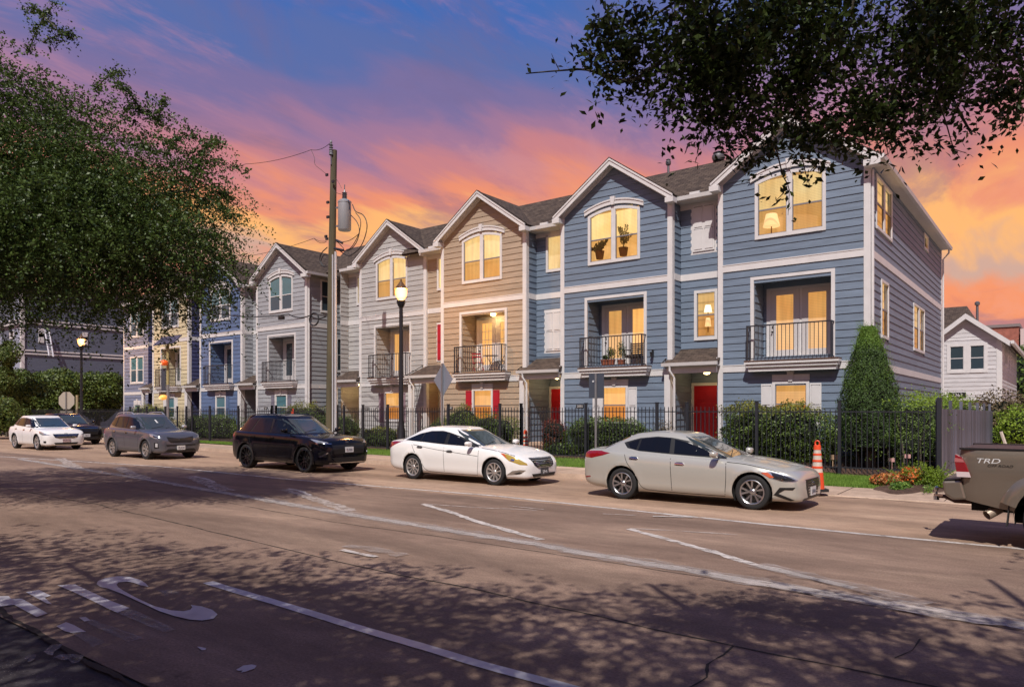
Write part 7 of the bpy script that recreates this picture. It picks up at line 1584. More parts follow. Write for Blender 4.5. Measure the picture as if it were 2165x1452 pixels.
    q = MB(); zc = min(p[1] for p in sp['screen']);
    for s in (-.45, .1):
        a = CB.ray_cast(Vector((6, s, zc + .03)), Vector((-1, 0, 0)))[0]; b = CB.ray_cast(Vector((6, s + .5, zc + .1)), Vector((-1, 0, 0)))[0]
        if a and b: w_ = MB(); w_.tube([a + Vector((.02, 0, 0)), b + Vector((.02, 0, 0))], .008, 5); w_.build('wiper', M_trimk, root)
    for nm, poly, m_, of in sp['front']: patch(BB, poly, 'front', of, .06, .012).build(nm, m_, root)
    for za, zb, n_, y0_, y1_, m_ in sp.get('grillebars', []):
        for k in range(n_):
            z = za + (zb - za) * k / max(1, n_ - 1); yy = y0_ + (y1_ - y0_) * k / max(1, n_ - 1); strip(BB, [(-yy, z), (0, z - .012 if sp.get('barsag') else z), (yy, z)], .016, 'front', .020).build('grille_bar', m_, root)
    py, pz = sp['plate']; h = BB.ray_cast(Vector((6, py, pz)), Vector((-1, 0, 0)))[0]; x = h.x + .02
    q = MB(); q.box(x - .02, py - .155, pz - .08, x + .004, py + .155, pz + .08); pl_ = q.build('licence_plate', sp.get('platemat', M_plate), root)
    me = text_mesh(sp['reg'], .105, .001, (.82, 1)); me.materials.append(mat('plate_ink', (.02, .02, .05), .6) if not sp.get('inkmat') else sp['inkmat']); link('plate_text', me, pl_, (x + .006, py, pz - .01), (R(90), 0, R(90)))
    emblem(BB, root, 0, sp['emb'][1], sp['emb'][0], sp['emb'][2])
    for f in sp.get('extras', []): f(root, BB, CB)
    hub, ty, ri = wheel_meshes(name, sp['wr'], sp.get('tw', .215), sp['rims'], sp['rimmat'])
    for axx in (0, sp['wb']):
        wy = lerp_tab(sp['body'], axx, 1) - sp.get('tw', .215) / 2 - .025
        for sy in (-1, 1):
            wv = link('wheel', hub, root, (axx, sy * wy, sp['wr']), (0, random.uniform(0, 1), 0 if sy < 0 else math.pi)); link('tyre', ty, wv); link('rim', ri, wv)
    return root
def fin(x):
    def f(root, BB, CB):
        h = CB.ray_cast(Vector((x, 0, 5)), Vector((0, 0, -1)))[0]; q = MB(); q.prism([(-.11, -.01), (.09, -.01), (-.06, .06), (-.09, .06)], 'y', -.018, .018); q.build('aerial_fin', mat('fin_white', (.6, .6, .58), .4), root, (h.x, 0, h.z))
    return f
def rails(x0, x1, y, m, rise=.05):
    def f(root, BB, CB):
        for s in (-1, 1):
            P_ = []
            for i in range(9):
                x = x0 + (x1 - x0) * i / 8; h = CB.ray_cast(Vector((x, s * y, 5)), Vector((0, 0, -1)))[0]; P_.append((x, s * y, h.z + (rise if 0 < i < 8 else .0)))
            q = MB(); q.tube(P_, .018, 6); q.build('roof_rail', m, root)
    return f
def tag_card(y, z):
    def f(root, BB, CB): patch(CB, [(y - .03, z - .06), (y + .03, z - .06), (y + .03, z + .06), (y - .03, z + .06)], 'front', .012, .1).build('windscreen_tag', M_plate, root)
    return f

# --- silver saloon
silver = dict(paint=paint_car('silver_paint', (184, 182, 174), .30, .35), wb=2.70, wr=.325, arch=.375, flare=.014,
    body=[(-1.04, .60, .40, .78, .82), (-1.0, .72, .33, .88, .92), (-.92, .80, .27, .955, 1.03), (-.75, .85, .23, .985, 1.05), (-.4, .88, .20, .985, 1.06), (0, .895, .18, .965, 1.05), (.9, .90, .17, .935, 1.0), (1.7, .90, .165, .905, .96), (2.25, .895, .165, .88, .95), (2.7, .89, .17, .83, .905), (3.05, .865, .17, .765, .84), (3.28, .83, .17, .71, .785), (3.42, .775, .17, .655, .72), (3.50, .69, .18, .595, .65), (3.54, .56, .22, .53, .565)],
    cabin=dict(xfb=2.42, xft=1.22, xrb=-.72, xrt=.10, wb=.825, wt=.60, pw=8, taper=.10, pf=1.05, pr=1.35, crown=.035, belt=[(-.8, .98), (.3, .95), (1.5, .90), (2.5, .84)], roof=[(-.9, 1.22), (-.3, 1.30), (.2, 1.355), (.7, 1.385), (1.2, 1.37), (1.8, 1.30), (2.4, 1.22)]),
    dlo=[(-.06, 1.165), (.06, 1.055), (.35, 1.005), (1.1, .965), (1.9, .925), (2.18, .91), (1.98, 1.00), (1.66, 1.13), (1.34, 1.235), (1.02, 1.285), (.7, 1.305), (.3, 1.265)],
    wins=[[(.06, 1.15), (.12, 1.06), (.27, 1.03), (.30, 1.235), (.17, 1.20)], [(.32, 1.025), (1.02, .985), (.99, 1.285), (.7, 1.285), (.35, 1.25)], [(1.12, .98), (1.92, .945), (1.95, .955), (1.64, 1.10), (1.32, 1.205), (1.08, 1.255)]],
    seams=[[(1.07, .95), (1.10, .6), (1.11, .25)], [(2.20, .89), (2.22, .6), (2.19, .24)], [(.02, 1.02), (.10, .80), (.30, .55), (.44, .30), (.55, .24)], [(.55, .235), (1.2, .215), (2.19, .215)], [(2.22, .86), (2.6, .83), (3.0, .755), (3.2, .70)]],
    handles=[(1.28, .79), (.27, .86)], handlemat=M_chrome, mirror=(2.02, 1.0), lampdeg=42, taildeg=35,
    lamps=[('headlight', [(2.86, -.88, .70), (3.06, -.86, .72), (3.32, -.77, .655), (3.46, -.66, .575), (3.40, -.70, .545), (3.25, -.80, .545), (3.02, -.86, .60)], M_lens, .006), ('headlight_surround', [(3.06, -.855, .705), (3.3, -.77, .64), (3.42, -.68, .57), (3.36, -.72, .555), (3.2, -.81, .56), (3.08, -.85, .60)], mat('lens_dark', (.03, .03, .035), .1, .2, coat=1.), .010), ('indicator', [(2.87, -.88, .698), (3.0, -.865, .70), (3.1, -.85, .62), (3.02, -.86, .605)], M_amber, .011),
        ('headlight_bulb', [(3.20, -.81, .625), (3.27, -.77, .625), (3.27, -.77, .58), (3.20, -.81, .58)], M_chrome, .014), ('fog_surround', [(3.20, -.84, .44), (3.42, -.72, .45), (3.38, -.74, .40), (3.26, -.80, .40), (3.18, -.84, .33), (3.42, -.72, .215), (3.36, -.75, .20), (3.10, -.86, .30)], M_trimk, .006)],
    tails=[('tail_light', [(-.33, -.88, .945), (-.60, -.87, .985), (-.90, -.80, .975), (-.96, -.75, .93), (-.94, -.76, .84), (-.75, -.85, .83), (-.50, -.88, .89)], M_redl, .006), ('reflector', [(-.93, -.80, .40), (-.80, -.85, .42), (-.80, -.85, .445), (-.95, -.79, .43)], M_redl, .005)],
    front=[('grille', [(-.42, .57), (.42, .57), (.40, .42), (.28, .235), (-.28, .235), (-.40, .42)], M_trimk, .008), ('lower_lip', [(-.55, .20), (.55, .20), (.5, .235), (-.5, .235)], M_trimk, .01)],
    grillebars=[(.53, .28, 6, .39, .27, M_chrome)], plate=(0, .34), reg='LUR46', emb=('H', .50, .075), screen=[(-.70, .93), (.70, .93), (.60, 1.24), (.54, 1.315), (-.54, 1.315), (-.60, 1.24)], rearscreen=[(-.66, 1.03), (.66, 1.03), (.55, 1.28), (-.55, 1.28)],
    rims=dict(n=5, pair=.27, sw=.024, rim=.70, dish=.025), rimmat=M_rimS, extras=[fin(-.15)])
car('silver_sedan', 'silver sedan nearest the camera in the line of cars, beside the orange cone', 'car', -7.37, 14.22, silver)

# --- white saloon with yellowed headlights
white = dict(paint=paint_car('white_paint', (226, 224, 222), .3, 0.0), wb=2.795, wr=.325, arch=.378, flare=.016,
    body=[(-1.06, .60, .38, .80, .86), (-1.02, .72, .32, .93, .98), (-.94, .80, .27, .99, 1.045), (-.75, .86, .23, 1.0, 1.07), (-.4, .89, .20, .995, 1.07), (0, .905, .185, .975, 1.05), (.9, .915, .175, .94, 1.0), (1.8, .915, .17, .90, .97), (2.35, .905, .17, .885, .97), (2.8, .90, .17, .845, .935), (3.15, .87, .175, .785, .86), (3.40, .81, .18, .71, .78), (3.56, .72, .18, .63, .69), (3.66, .60, .20, .55, .60), (3.70, .45, .25, .47, .51)],
    cabin=dict(xfb=2.52, xft=1.30, xrb=-.82, xrt=.12, wb=.835, wt=.60, pw=8, taper=.11, pf=1.05, pr=1.4, crown=.035, belt=[(-.9, .98), (.3, .96), (1.5, .91), (2.6, .84)], roof=[(-1.0, 1.20), (-.4, 1.30), (.1, 1.37), (.6, 1.40), (1.2, 1.39), (1.9, 1.30), (2.5, 1.22)]),
    dlo=[(-.42, 1.035), (.35, 1.0), (1.2, .955), (1.98, .925), (2.22, .915), (1.90, 1.05), (1.54, 1.17), (1.16, 1.262), (.9, 1.305), (.5, 1.295), (.1, 1.22), (-.2, 1.12)],
    wins=[[(-.30, 1.05), (.18, 1.03), (.24, 1.24), (-.08, 1.15)], [(.22, 1.03), (1.08, .98), (1.08, 1.27), (.9, 1.28), (.52, 1.272), (.30, 1.23)], [(1.20, .975), (2.0, .945), (1.97, .955), (1.56, 1.13), (1.24, 1.215), (1.19, 1.225)]],
    seams=[[(1.13, .95), (1.16, .6), (1.16, .26)], [(2.30, .89), (2.32, .6), (2.27, .25)], [(-.10, 1.02), (.05, .80), (.30, .55), (.46, .32), (.58, .25)], [(.58, .245), (1.2, .225), (2.27, .225)], [(.0, .93), (.8, .83), (1.6, .76), (2.3, .70)], [(2.35, .90), (2.7, .865), (3.1, .80), (3.35, .735)]],
    handles=[(1.36, .79), (.28, .87)], handlemat=mat('handle_grey', (.12, .12, .125), .3, .5), mirror=(2.08, 1.0), lampdeg=42, taildeg=35,
    lamps=[('headlight', [(3.02, -.885, .80), (3.22, -.86, .775), (3.44, -.78, .69), (3.62, -.62, .56), (3.63, -.60, .52), (3.50, -.73, .53), (3.25, -.85, .62)], M_lensY, .006), ('indicator', [(3.02, -.885, .80), (3.14, -.87, .785), (3.2, -.86, .66)], M_amber, .010), ('headlight_bulb', [(3.30, -.83, .67), (3.38, -.79, .66), (3.36, -.80, .61), (3.28, -.84, .62)], M_chrome, .012),
        ('fog_surround', [(3.20, -.87, .28), (3.34, -.83, .38), (3.50, -.74, .41), (3.60, -.64, .40), (3.50, -.74, .30)], mat('fog_chrome', (.4, .38, .35), .25, .8), .007), ('fog_light', [(3.36, -.82, .32), (3.50, -.74, .355), (3.54, -.70, .33), (3.44, -.78, .30)], M_trimk, .010)],
    tails=[('tail_light', [(-.50, -.895, 1.0), (-.80, -.86, 1.0), (-.97, -.79, .97), (-1.0, -.76, .85), (-.95, -.79, .80), (-.75, -.86, .90)], M_redl, .006)],
    front=[('grille', [(-.46, .66), (.46, .66), (.40, .50), (.26, .435), (-.26, .435), (-.40, .50)], M_trimk, .008), ('lower_intake', [(-.50, .30), (.50, .30), (.44, .22), (-.44, .22)], M_trimk, .008), ('grille_top_bar', [(-.47, .66), (.47, .66), (.47, .685), (-.47, .685)], M_chrome, .012)],
    grillebars=[(.63, .465, 5, .43, .28, M_chrome)], barsag=True, plate=(0, .345), reg='SJR46', platemat=mat('plate_dark', (.05, .05, .055), .5), inkmat=M_plate, emb=('H', .56, .085), screen=[(-.71, .94), (.71, .94), (.60, 1.26), (.54, 1.335), (-.54, 1.335), (-.60, 1.26)], rearscreen=[(-.66, 1.04), (.66, 1.04), (.55, 1.28), (-.55, 1.28)],
    rims=dict(n=10, sw=.030, rim=.715, dish=.03, flr=.7), rimmat=mat('bright_alloy', (.6, .58, .56), .3, .75), extras=[])
car('white_sedan', 'white sedan with yellowed headlights behind the silver sedan', 'car', -14.02, 14.76, white)

def suv_body(L0, L1, w, zb, zs, zh, hood):
    return [(-L0, w * .72, zb + .2, zs - .18, zs - .12), (-L0 + .04, w * .86, zb + .12, zs - .05, zs), (-L0 + .14, w * .94, zb + .05, zs + .01, zs + .04), (-L0 + .4, w * .985, zb + .02, zs + .03, zs + .06), (0, w, zb, zs + .02, zs + .05), (1.2, w, zb, zs - .01, zs + .04), (hood[0] - .5, w, zb, zs - .035, zs + .03), (hood[0], w * .995, zb, zs - .05, zh), (hood[0] + .4, w * .99, zb, zs - .08, zh - .02), (L1 - .35, w * .955, zb + .0, zs - .16, zh - .085), (L1 - .17, w * .89, zb + .01, zs - .235, zh - .16), (L1 - .06, w * .79, zb + .03, zs - .33, zh - .27), (L1, w * .62, zb + .08, zs - .44, zh - .40)]
# --- black SUV
blacks = dict(paint=paint_car('black_paint', (9, 10, 18), .16, 0), wb=3.0, wr=.383, arch=.44, flare=.02, tw=.25, clad=mat('gloss_black', (.008, .008, .010), .2, coat=.6),
    body=suv_body(.94, 3.96, .945, .235, 1.14, 1.12, (2.5, 0)),
    cabin=dict(xfb=2.72, xft=1.62, xrb=-.90, xrt=-.36, wb=.868, wt=.66, pw=6, taper=.06, pf=1.05, pr=1.3, crown=.03, belt=[(-1, 1.14), (.5, 1.12), (2.7, 1.04)], roof=[(-1, 1.58), (-.3, 1.66), (.5, 1.70), (1.2, 1.69), (1.8, 1.62), (2.7, 1.5)]),
    dlo=[(-.74, 1.215), (.5, 1.18), (1.6, 1.155), (2.42, 1.13), (2.25, 1.25), (1.95, 1.42), (1.66, 1.55), (1.1, 1.60), (.3, 1.61), (-.35, 1.57), (-.55, 1.47)],
    wins=[[(-.68, 1.23), (.14, 1.20), (.40, 1.58), (-.34, 1.545), (-.52, 1.45)], [(.24, 1.20), (1.18, 1.175), (1.16, 1.585), (.50, 1.59)], [(1.28, 1.17), (2.12, 1.15), (2.18, 1.18), (1.92, 1.39), (1.64, 1.52), (1.28, 1.575)]],
    seams=[[(1.23, 1.15), (1.26, .7), (1.24, .30)], [(2.38, 1.1), (2.40, .7), (2.34, .30)], [(.16, 1.15), (.24, .9), (.46, .62), (.55, .35)]],
    handles=[(1.42, 1.0), (.42, 1.02)], mirror=(2.2, 1.23), lampdeg=48, taildeg=30,
    lamps=[('headlight', [(3.30, -.92, 1.0), (3.52, -.88, .985), (3.84, -.74, .915), (3.88, -.68, .885), (3.56, -.87, .895)], M_lens, .008), ('light_bar', [(3.52, -.88, .885), (3.92, -.62, .875), (3.92, -.62, .855), (3.54, -.88, .865)], M_chrome, .012), ('side_intake', [(3.62, -.86, .60), (3.78, -.80, .66), (3.86, -.72, .60), (3.84, -.74, .48), (3.66, -.85, .50)], M_trimk, .008), ('intake_trim', [(3.62, -.86, .50), (3.70, -.84, .47), (3.88, -.70, .59), (3.87, -.71, .62), (3.72, -.83, .52)], M_chrome, .013)],
    tails=[('tail_light', [(-.72, -.93, 1.1), (-.90, -.84, 1.1), (-.93, -.80, 1.02), (-.72, -.93, 1.0)], M_redl, .006)],
    front=[('grille', [(-.60, .82), (.60, .82), (.56, .56), (-.56, .56)], M_trimk, .008), ('lower_intake', [(-.62, .46), (.62, .46), (.5, .33), (-.5, .33)], M_trimk, .008), ('skid_lip', [(-.7, .31), (.7, .31), (.68, .28), (-.68, .28)], M_chrome, .004)],
    grillebars=[(.78, .60, 6, .56, .53, mat('dark_chrome', (.06, .06, .07), .3, .8))], plate=(0, .68), reg='0LR86', emb=('star', .90, .085), screen=[(-.76, 1.15), (.76, 1.15), (.68, 1.45), (.62, 1.585), (-.62, 1.585), (-.68, 1.45)], rearscreen=[(-.7, 1.2), (.7, 1.2), (.6, 1.55), (-.6, 1.55)],
    clad_sill=[(.46, .40), (2.52, .36), (2.52, .25), (.46, .27)], rims=dict(n=10, sw=.018, rim=.77, dish=.03, flr=.8), rimmat=M_rimK, extras=[rails(-.35, 1.35, .60, mat('gloss_black', (.01, .01, .01), .2), .03)])
car('black_suv', 'glossy black SUV with black wheels between the grey SUV and the white sedan', 'car', -21.05, 14.28, blacks)
# --- grey SUV
greys = dict(paint=paint_car('gunmetal_paint', (96, 97, 106), .28, .5), wb=2.70, wr=.365, arch=.42, flare=.022, tw=.24, clad=mat('gunmetal_cladding', (.10, .095, .10), .5),
    body=suv_body(.96, 3.62, .94, .24, 1.12, 1.10, (2.3, 0)),
    cabin=dict(xfb=2.50, xft=1.42, xrb=-.92, xrt=-.42, wb=.862, wt=.66, pw=6, taper=.06, pf=1.05, pr=1.3, crown=.03, belt=[(-1, 1.12), (.5, 1.1), (2.7, 1.02)], roof=[(-1, 1.60), (-.3, 1.68), (.5, 1.72), (1.2, 1.70), (1.8, 1.62), (2.7, 1.5)]),
    dlo=[(-.55, 1.30), (.1, 1.20), (1.2, 1.15), (2.2, 1.12), (2.05, 1.24), (1.75, 1.42), (1.45, 1.55), (.9, 1.61), (.2, 1.62), (-.25, 1.56)],
    wins=[[(-.45, 1.31), (.05, 1.22), (.10, 1.58), (-.2, 1.53)], [(.16, 1.21), (.98, 1.17), (.96, 1.59), (.22, 1.59)], [(1.08, 1.165), (1.95, 1.14), (2.0, 1.17), (1.72, 1.38), (1.42, 1.52), (1.08, 1.58)]],
    seams=[[(1.03, 1.13), (1.06, .7), (1.04, .30)], [(2.16, 1.08), (2.18, .7), (2.12, .30)], [(.0, 1.13), (.08, .9), (.34, .62), (.44, .35)]],
    handles=[(1.20, .99), (.20, 1.02)], handlemat=M_chrome, mirror=(1.98, 1.20), mirmat=mat('mirror_silver', (.4, .4, .42), .3, .5), lampdeg=48, taildeg=30,
    lamps=[('headlight', [(3.0, -.92, .97), (3.2, -.89, .96), (3.48, -.72, .86), (3.50, -.68, .80), (3.30, -.85, .80), (3.06, -.91, .88)], M_lens, .008), ('headlight_dark', [(3.22, -.87, .92), (3.42, -.76, .85), (3.40, -.77, .82), (3.24, -.86, .84)], MATS['lens_dark'], .012), ('fog_surround', [(3.30, -.86, .64), (3.44, -.78, .66), (3.46, -.74, .44), (3.30, -.86, .42)], M_trimk, .006), ('fog_light', [(3.35, -.83, .62), (3.43, -.78, .62), (3.43, -.78, .48), (3.35, -.83, .48)], mat('fog_white', (.6, .6, .62), .2, .3), .010)],
    tails=[('tail_light', [(-.72, -.93, 1.1), (-.92, -.84, 1.1), (-.95, -.80, .95), (-.72, -.93, .93)], M_redl, .006)],
    front=[('grille', [(-.52, .86), (-.15, .80), (.15, .80), (.52, .86), (.48, .70), (.38, .64), (-.38, .64), (-.48, .70)], M_trimk, .008), ('upper_intake', [(-.58, .56), (.58, .56), (.55, .52), (-.55, .52)], M_trimk, .009), ('lower_intake', [(-.50, .40), (.50, .40), (.62, .30), (-.62, .30)], M_trimk, .008)],
    plate=(0, .44), reg='ZLA24', emb=('KIA', .745, .08), screen=[(-.76, 1.13), (.76, 1.13), (.68, 1.45), (.62, 1.60), (-.62, 1.60), (-.68, 1.45)], rearscreen=[(-.7, 1.2), (.7, 1.2), (.6, 1.55), (-.6, 1.55)],
    clad_sill=[(.44, .40), (2.26, .38), (2.26, .25), (.44, .26)], rims=dict(n=6, sw=.06, rim=.66, dish=.03, flr=.85), rimmat=mat('tan_alloy', (.46, .43, .40), .3, .7), extras=[rails(-.4, 1.2, .60, mat('silver_rail', (.55, .55, .6), .3, .6), .055), tag_card(-.05, 1.42)])
car('grey_suv', 'gunmetal grey SUV with silver roof rails, between the white crossover and black SUV', 'car', -30.42, 14.28, greys)
# --- white crossover wagon
venza = dict(paint=white['paint'], wb=2.72, wr=.36, arch=.41, flare=.018, tw=.235, roofpaint=white['paint'],
    body=suv_body(.98, 3.66, .94, .20, 1.04, 1.05, (2.4, 0)),
    cabin=dict(xfb=2.72, xft=1.45, xrb=-.92, xrt=-.15, wb=.862, wt=.66, pw=6, taper=.07, pf=1.05, pr=1.3, crown=.03, belt=[(-1, 1.06), (.5, 1.04), (2.7, .96)], roof=[(-1, 1.46), (-.3, 1.55), (.5, 1.60), (1.2, 1.585), (1.8, 1.5), (2.7, 1.38)]),
    dlo=[(-.6, 1.20), (.1, 1.13), (1.2, 1.08), (2.35, 1.04), (2.1, 1.20), (1.75, 1.36), (1.45, 1.45), (.9, 1.50), (.2, 1.50), (-.25, 1.40)],
    wins=[[(-.45, 1.21), (.05, 1.15), (.10, 1.46), (-.2, 1.39)], [(.16, 1.14), (1.0, 1.10), (.98, 1.475), (.22, 1.475)], [(1.1, 1.095), (2.1, 1.065), (2.12, 1.1), (1.72, 1.33), (1.42, 1.43), (1.1, 1.47)]],
    seams=[[(1.03, 1.08), (1.06, .7), (1.04, .28)], [(2.22, 1.0), (2.24, .7), (2.18, .28)], [(.0, 1.08), (.08, .9), (.34, .62), (.44, .32)]],
    handles=[(1.20, .93), (.20, .97)], handlemat=M_chrome, mirror=(2.05, 1.12), lampdeg=48, taildeg=30,
    lamps=[('headlight', [(3.0, -.92, .88), (3.2, -.89, .86), (3.50, -.72, .76), (3.55, -.60, .72), (3.34, -.84, .70), (3.06, -.91, .78)], M_lens, .008), ('indicator', [(3.0, -.92, .88), (3.1, -.905, .87), (3.1, -.90, .79)], M_amber, .012), ('fog_light', [(3.36, -.83, .44), (3.48, -.75, .44), (3.48, -.75, .35), (3.36, -.83, .35)], M_trimk, .008)],
    tails=[('tail_light', [(-.72, -.93, 1.0), (-.92, -.84, 1.0), (-.95, -.80, .85), (-.72, -.93, .88)], M_redl, .006)],
    front=[('grille', [(-.56, .76), (.56, .76), (.48, .60), (.3, .56), (-.3, .56), (-.48, .60)], M_trimk, .008), ('lower_intake', [(-.52, .36), (.52, .36), (.46, .27), (-.46, .27)], M_trimk, .008)],
    grillebars=[(.74, .59, 4, .54, .36, M_chrome)], barsag=True, plate=(0, .47), reg='WCR1SZ', platemat=mat('plate_pink', (.5, .36, .36), .5), emb=('T', .735, .09), screen=[(-.78, 1.06), (.78, 1.06), (.68, 1.36), (.62, 1.495), (-.62, 1.495), (-.68, 1.36)], rearscreen=[(-.7, 1.1), (.7, 1.1), (.6, 1.45), (-.6, 1.45)],
    rims=dict(n=5, pair=.12, sw=.045, rim=.72, dish=.03, flr=.8), rimmat=MATS['bright_alloy'], wsmat=mat('screen_teal', (.03, .045, .05), .06, 0, coat=1.0), extras=[])
car('white_crossover', 'white crossover wagon at the far left end of the line of cars', 'car', -41.0, 14.35, venza)
# --- second black SUV behind the white crossover
b2 = dict(blacks); b2.update(wb=2.9, wr=.37, arch=.43, paint=paint_car('black_paint_warm', (24, 18, 20), .2, 0), emb=('bow', .93, .12), reg='TBK71', plate=(0, .52), grillebars=[(.84, .60, 8, .56, .53, mat('dark_chrome', (.06, .06, .07), .3, .8))], rimmat=M_rimS,
    body=suv_body(.94, 3.8, .95, .235, 1.14, 1.12, (2.4, 0)), front=[('grille', [(-.60, .88), (.60, .88), (.56, .56), (-.56, .56)], M_trimk, .008), ('chrome_bar', [(-.78, .93), (.78, .93), (.78, .90), (-.78, .90)], M_chrome, .012), ('lower_intake', [(-.62, .42), (.62, .42), (.5, .33), (-.5, .33)], M_trimk, .008)],
    lamps=[('headlight', [(3.30, -.92, .94), (3.48, -.86, .93), (3.66, -.76, .88), (3.40, -.88, .86)], M_lens, .008)], extras=[])
car('black_suv', 'dark SUV half hidden behind the white crossover', 'car', -45.9, 17.2, b2)

# --- pickup truck, its rear end in the right of the picture
def pickup():
    ax = -.10; yn = 11.55; hw = .93; root = thing('pickup_truck', 'bronze-grey pickup truck whose rear end shows at the right edge', 'truck', (ax, yn + hw, 0), 0, 'vehicles on the far side of the street'); P = paint_car('bronze_grey_paint', (128, 118, 106), .32, .5)
    wr = .40; ar = .50
    # bed side: outline in side view with a wheel arch, given depth and tumblehome
    def side_profile():
        pts = [(-1.06, .62), (-1.06, .95), (-1.10, 1.22), (-1.09, 1.30), (1.0, 1.30), (1.0, .60), (.62, .55)]
        pts += [(ar * math.cos(R(a)), wr + ar * math.sin(R(a))) for a in range(20, 181, 10)]; pts += [(-.50, .50), (-.62, .52)]; return pts
    for s in (-1, 1):
        q = MB(); pr = side_profile(); q.prism(pr, 'y', s * hw, s * (hw - .10)) ; bm = bmesh.new(); me = q.mesh('bed_side', P); bm.from_mesh(me)
        for z in (.75, .9, .98, 1.05, 1.15, 1.22, 1.27): bmesh.ops.bisect_plane(bm, geom=bm.verts[:] + bm.edges[:] + bm.faces[:], plane_co=(0, 0, z), plane_no=(0, 0, 1), dist=1e-5)
        for x in (-1.0, -.9, -.7): bmesh.ops.bisect_plane(bm, geom=bm.verts[:] + bm.edges[:] + bm.faces[:], plane_co=(x, 0, 0), plane_no=(1, 0, 0), dist=1e-5)
        for v in bm.verts:
            if abs(abs(v.co.y) - hw) < .01:
                z = v.co.z; inn = .0
                if z > 1.2: inn = (z - 1.2) * .22
                if z < .98: inn += .022
                if z < .7: inn += (.7 - z) * .35
                if v.co.x < -.95: inn += (-.95 - v.co.x) * .5
                v.co.y -= math.copysign(inn, v.co.y)
        bmesh.ops.recalc_face_normals(bm, faces=bm.faces); bm.to_mesh(me); bm.free(); shade(me, 30); link('bed_side', me, root)
        # flared arch
        q = MB(); vs = []; seg = 20
        for k in range(seg + 1):
            a = R(12 + 150 * k / seg); 
            for rr_, yy in ((ar - .01, hw - .08), (ar - .01, hw + .05), (ar + .035, hw + .055), (ar + .13, hw + .012), (ar + .17, hw - .03)): vs.append((rr_ * math.cos(a) * 1.0, s * yy, wr + rr_ * math.sin(a) * 1.06))
        q.add(vs, [(5 * k + j, 5 * k + j + 1, 5 * k + 6 + j, 5 * k + 5 + j) for k in range(seg) for j in range(4)]); q.build('arch_flare', P, root, smooth=50)
        q = MB(); q.box(-1.10, s * hw * .985 if s < 0 else s * hw * .985 - .1, 1.3, 1.0, s * hw * .985 + .1 if s < 0 else s * hw * .985, 1.325); q.build('bed_rail', M_trimk, root)
        # tail light
        q = MB(); zz = [(-1.125, .93), (-1.155, 1.12), (-1.15, 1.235), (-1.07, 1.19), (-1.02, 1.10), (-.965, .93)]; q.prism(zz, 'y', s * (hw + .006), s * (hw - .12)); tl = q.build('tail_light', M_redl, root, bevel=.01)
        q = MB(); q.prism([(-1.128, .93), (-1.135, 1.0), (-.985, 1.0), (-.965, .93)], 'y', s * (hw + .009), s * (hw + .0065)); q.build('reversing_lens', mat('pale_lens', (.6, .5, .5), .2, coat=1.), tl); q = MB(); q.prism([(-1.155, 1.13), (-1.15, 1.19), (-1.06, 1.17), (-1.04, 1.13)], 'y', s * (hw + .009), s * (hw + .0065)); q.build('side_lens', mat('pale_red_lens', (.4, .12, .12), .2, coat=1.), tl)
        # mudflap
        q = MB(); q.box(-.545, s * (hw - .02) if s > 0 else -hw + .0, .30, -.53, s * (hw - .28) if s > 0 else -hw + .26, .66); 
        q.v = [(x - (.62 - z) * .1, y, z) for x, y, z in q.v]; q.build('mud_flap', M_rub, root)
        # bumper corner
        q = MB(); q.prism([(-1.31, .86), (-1.28, .67), (-1.18, .60), (-1.02, .62), (-1.08, .88)], 'y', s * (hw - .05), s * (hw - .35)); q.build('bumper_end', P, root, bevel=.03)
        q = MB(); q.prism([(-1.30, .865), (-1.08, .885), (-1.09, .90), (-1.29, .88)], 'y', s * (hw - .06), s * (hw - .35)); q.build('bumper_step', M_trimk, root)
    q = MB(); q.prism([(-1.32, .87), (-1.29, .66), (-1.18, .60), (-1.10, .62), (-1.10, .88)], 'y', -(hw - .36), hw - .36); q.build('bumper', P, root, bevel=.02)
    q = MB(); q.box(-1.10, -hw + .12, .62, -1.02, hw - .12, 1.29); q.build('tailgate', P, root, bevel=.01); q = MB(); q.box(-1.0, -hw + .11, .68, 1.0, hw - .11, .72); q.box(.92, -hw + .11, .72, .99, hw - .11, 1.29); q.build('bed_floor', M_trimk, root)
    q = MB(); q.box(-1.07, -hw + .09, 1.296, .95, hw - .09, 1.312); q.build('bed_cover', M_trimk, root)
    q = MB(); q.box(-1.0, -.5, .44, 4.0, -.36, .56); q.build('chassis_rail', M_under, root); q = MB(); q.box(-1.0, .36, .44, 4.0, .5, .56); q.build('chassis_rail', M_under, root)
    q = MB(); q.tube([(0, -.75, wr), (0, .75, wr)], .06, 8); q.build('axle', M_under, root)
    q = MB(); q.tube([(-.05, -.48, .62), (-.45, -.62, .60), (-.72, -.70, .48)], .045, 10); q.build('exhaust_pipe', M_under, root)
    q = MB(); q.lathe([(.066, 0), (.066, .2), (.058, .2), (.056, .02), (.0, .02)], (0, 0, 0), 20); ex = q.build('exhaust_tip', mat('tan_metal', (.45, .36, .28), .35, .6), root, (-.66, -.68, .51)); ex.rotation_euler = Vector((-.62, -.52, -.42)).to_track_quat('Z', 'Y').to_euler()
    q = MB(); q.tube([(-1.0, 0, .50), (-1.25, 0, .50), (-1.38, 0, .56), (-1.52, 0, .56)], .03, 8); h = q.build('tow_hitch', mat('rusty_steel', (.10, .05, .035), .6, .5), root); q = MB(); q.lathe([(.02, .0), (.02, .05), (.03, .07), (.03, .11), (0, .125)], (-1.49, 0, .58), 10); q.lathe([(.04, -.06), (.04, 0)], (-1.49, 0, .56), 10); q.build('tow_ball', M_chrome, h)
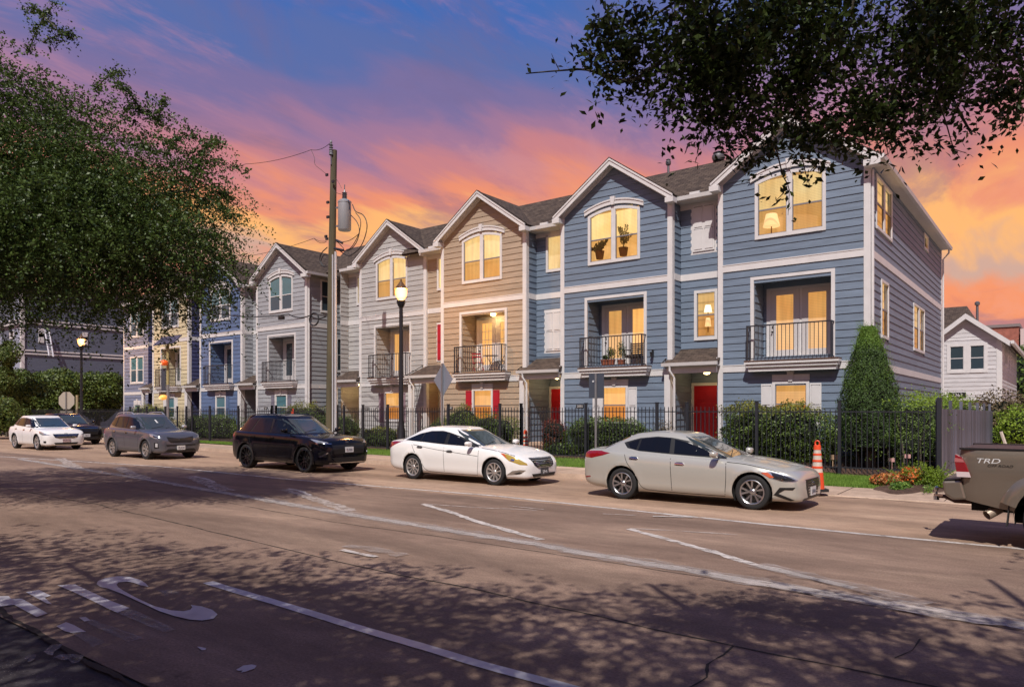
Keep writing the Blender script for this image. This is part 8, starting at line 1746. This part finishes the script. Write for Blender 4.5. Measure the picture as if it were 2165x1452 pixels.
    me = text_mesh('TRD', .105, .002, (1.35, .85), .25); me.materials.append(mat('decal_silver', (.6, .6, .6), .4)); link('decal', me, root, (-.78, -hw - .002, 1.155), (R(90), 0, 0)); me = text_mesh('OFF ROAD', .045, .002, (1.3, 1), .25); me.materials.append(M_trimk); link('decal', me, root, (-.64, -hw - .003, 1.095), (R(90), 0, 0))
    # cab and nose, out of the picture
    sp = dict(paint=P, wb=3.25, wr=wr, arch=.47, flare=.02, body=[(1.02, .92, .5, 1.18, 1.2), (1.5, .93, .5, 1.18, 1.2), (2.4, .93, .5, 1.16, 1.2), (3.0, .93, .5, 1.14, 1.18), (3.7, .92, .5, 1.08, 1.14), (4.0, .86, .5, .95, 1.02), (4.15, .7, .55, .8, .86)], cabin=dict(xfb=2.7, xft=1.95, xrb=1.02, xrt=1.12, wb=.88, wt=.68, pw=6, taper=.03, crown=.03, belt=[(1, 1.15), (3, 1.08)], roof=[(1, 1.74), (1.6, 1.77), (2.7, 1.6)]))
    lower_body(dict(sp, wb=3.25)).build('body', P, root, smooth=38); greenhouse(sp).build('cab', P, root, smooth=38); cabo = None
    hub, ty, ri = wheel_meshes('truck', wr, .26, dict(n=6, sw=.06, rim=.58, dish=.04), M_rimS)
    for x in (0, 3.25):
        for s in (-1, 1): w = link('wheel', hub, root, (x, s * (hw - .16), wr), (0, .2, 0 if s < 0 else math.pi)); link('tyre', ty, w); link('rim', ri, w)
    for s in (-1, 1):
        q = MB(); vs = []; seg = 18
        for k in range(seg + 1): a = R(-10 + 200 * k / seg); vs += [((ar - .01) * math.cos(a), s * (hw - .08), wr + (ar - .01) * math.sin(a) * 1.05), ((ar - .01) * math.cos(a), s * .5, wr + (ar - .01) * math.sin(a) * 1.05)]
        q.add(vs, [(2 * k, 2 * k + 1, 2 * k + 3, 2 * k + 2) for k in range(seg)]); vv = [vs[2 * k + 1] for k in range(seg + 1)]; q.add(vv, [tuple(range(len(vv)))]); q.build('wheel_housing', M_under, root)
pickup()
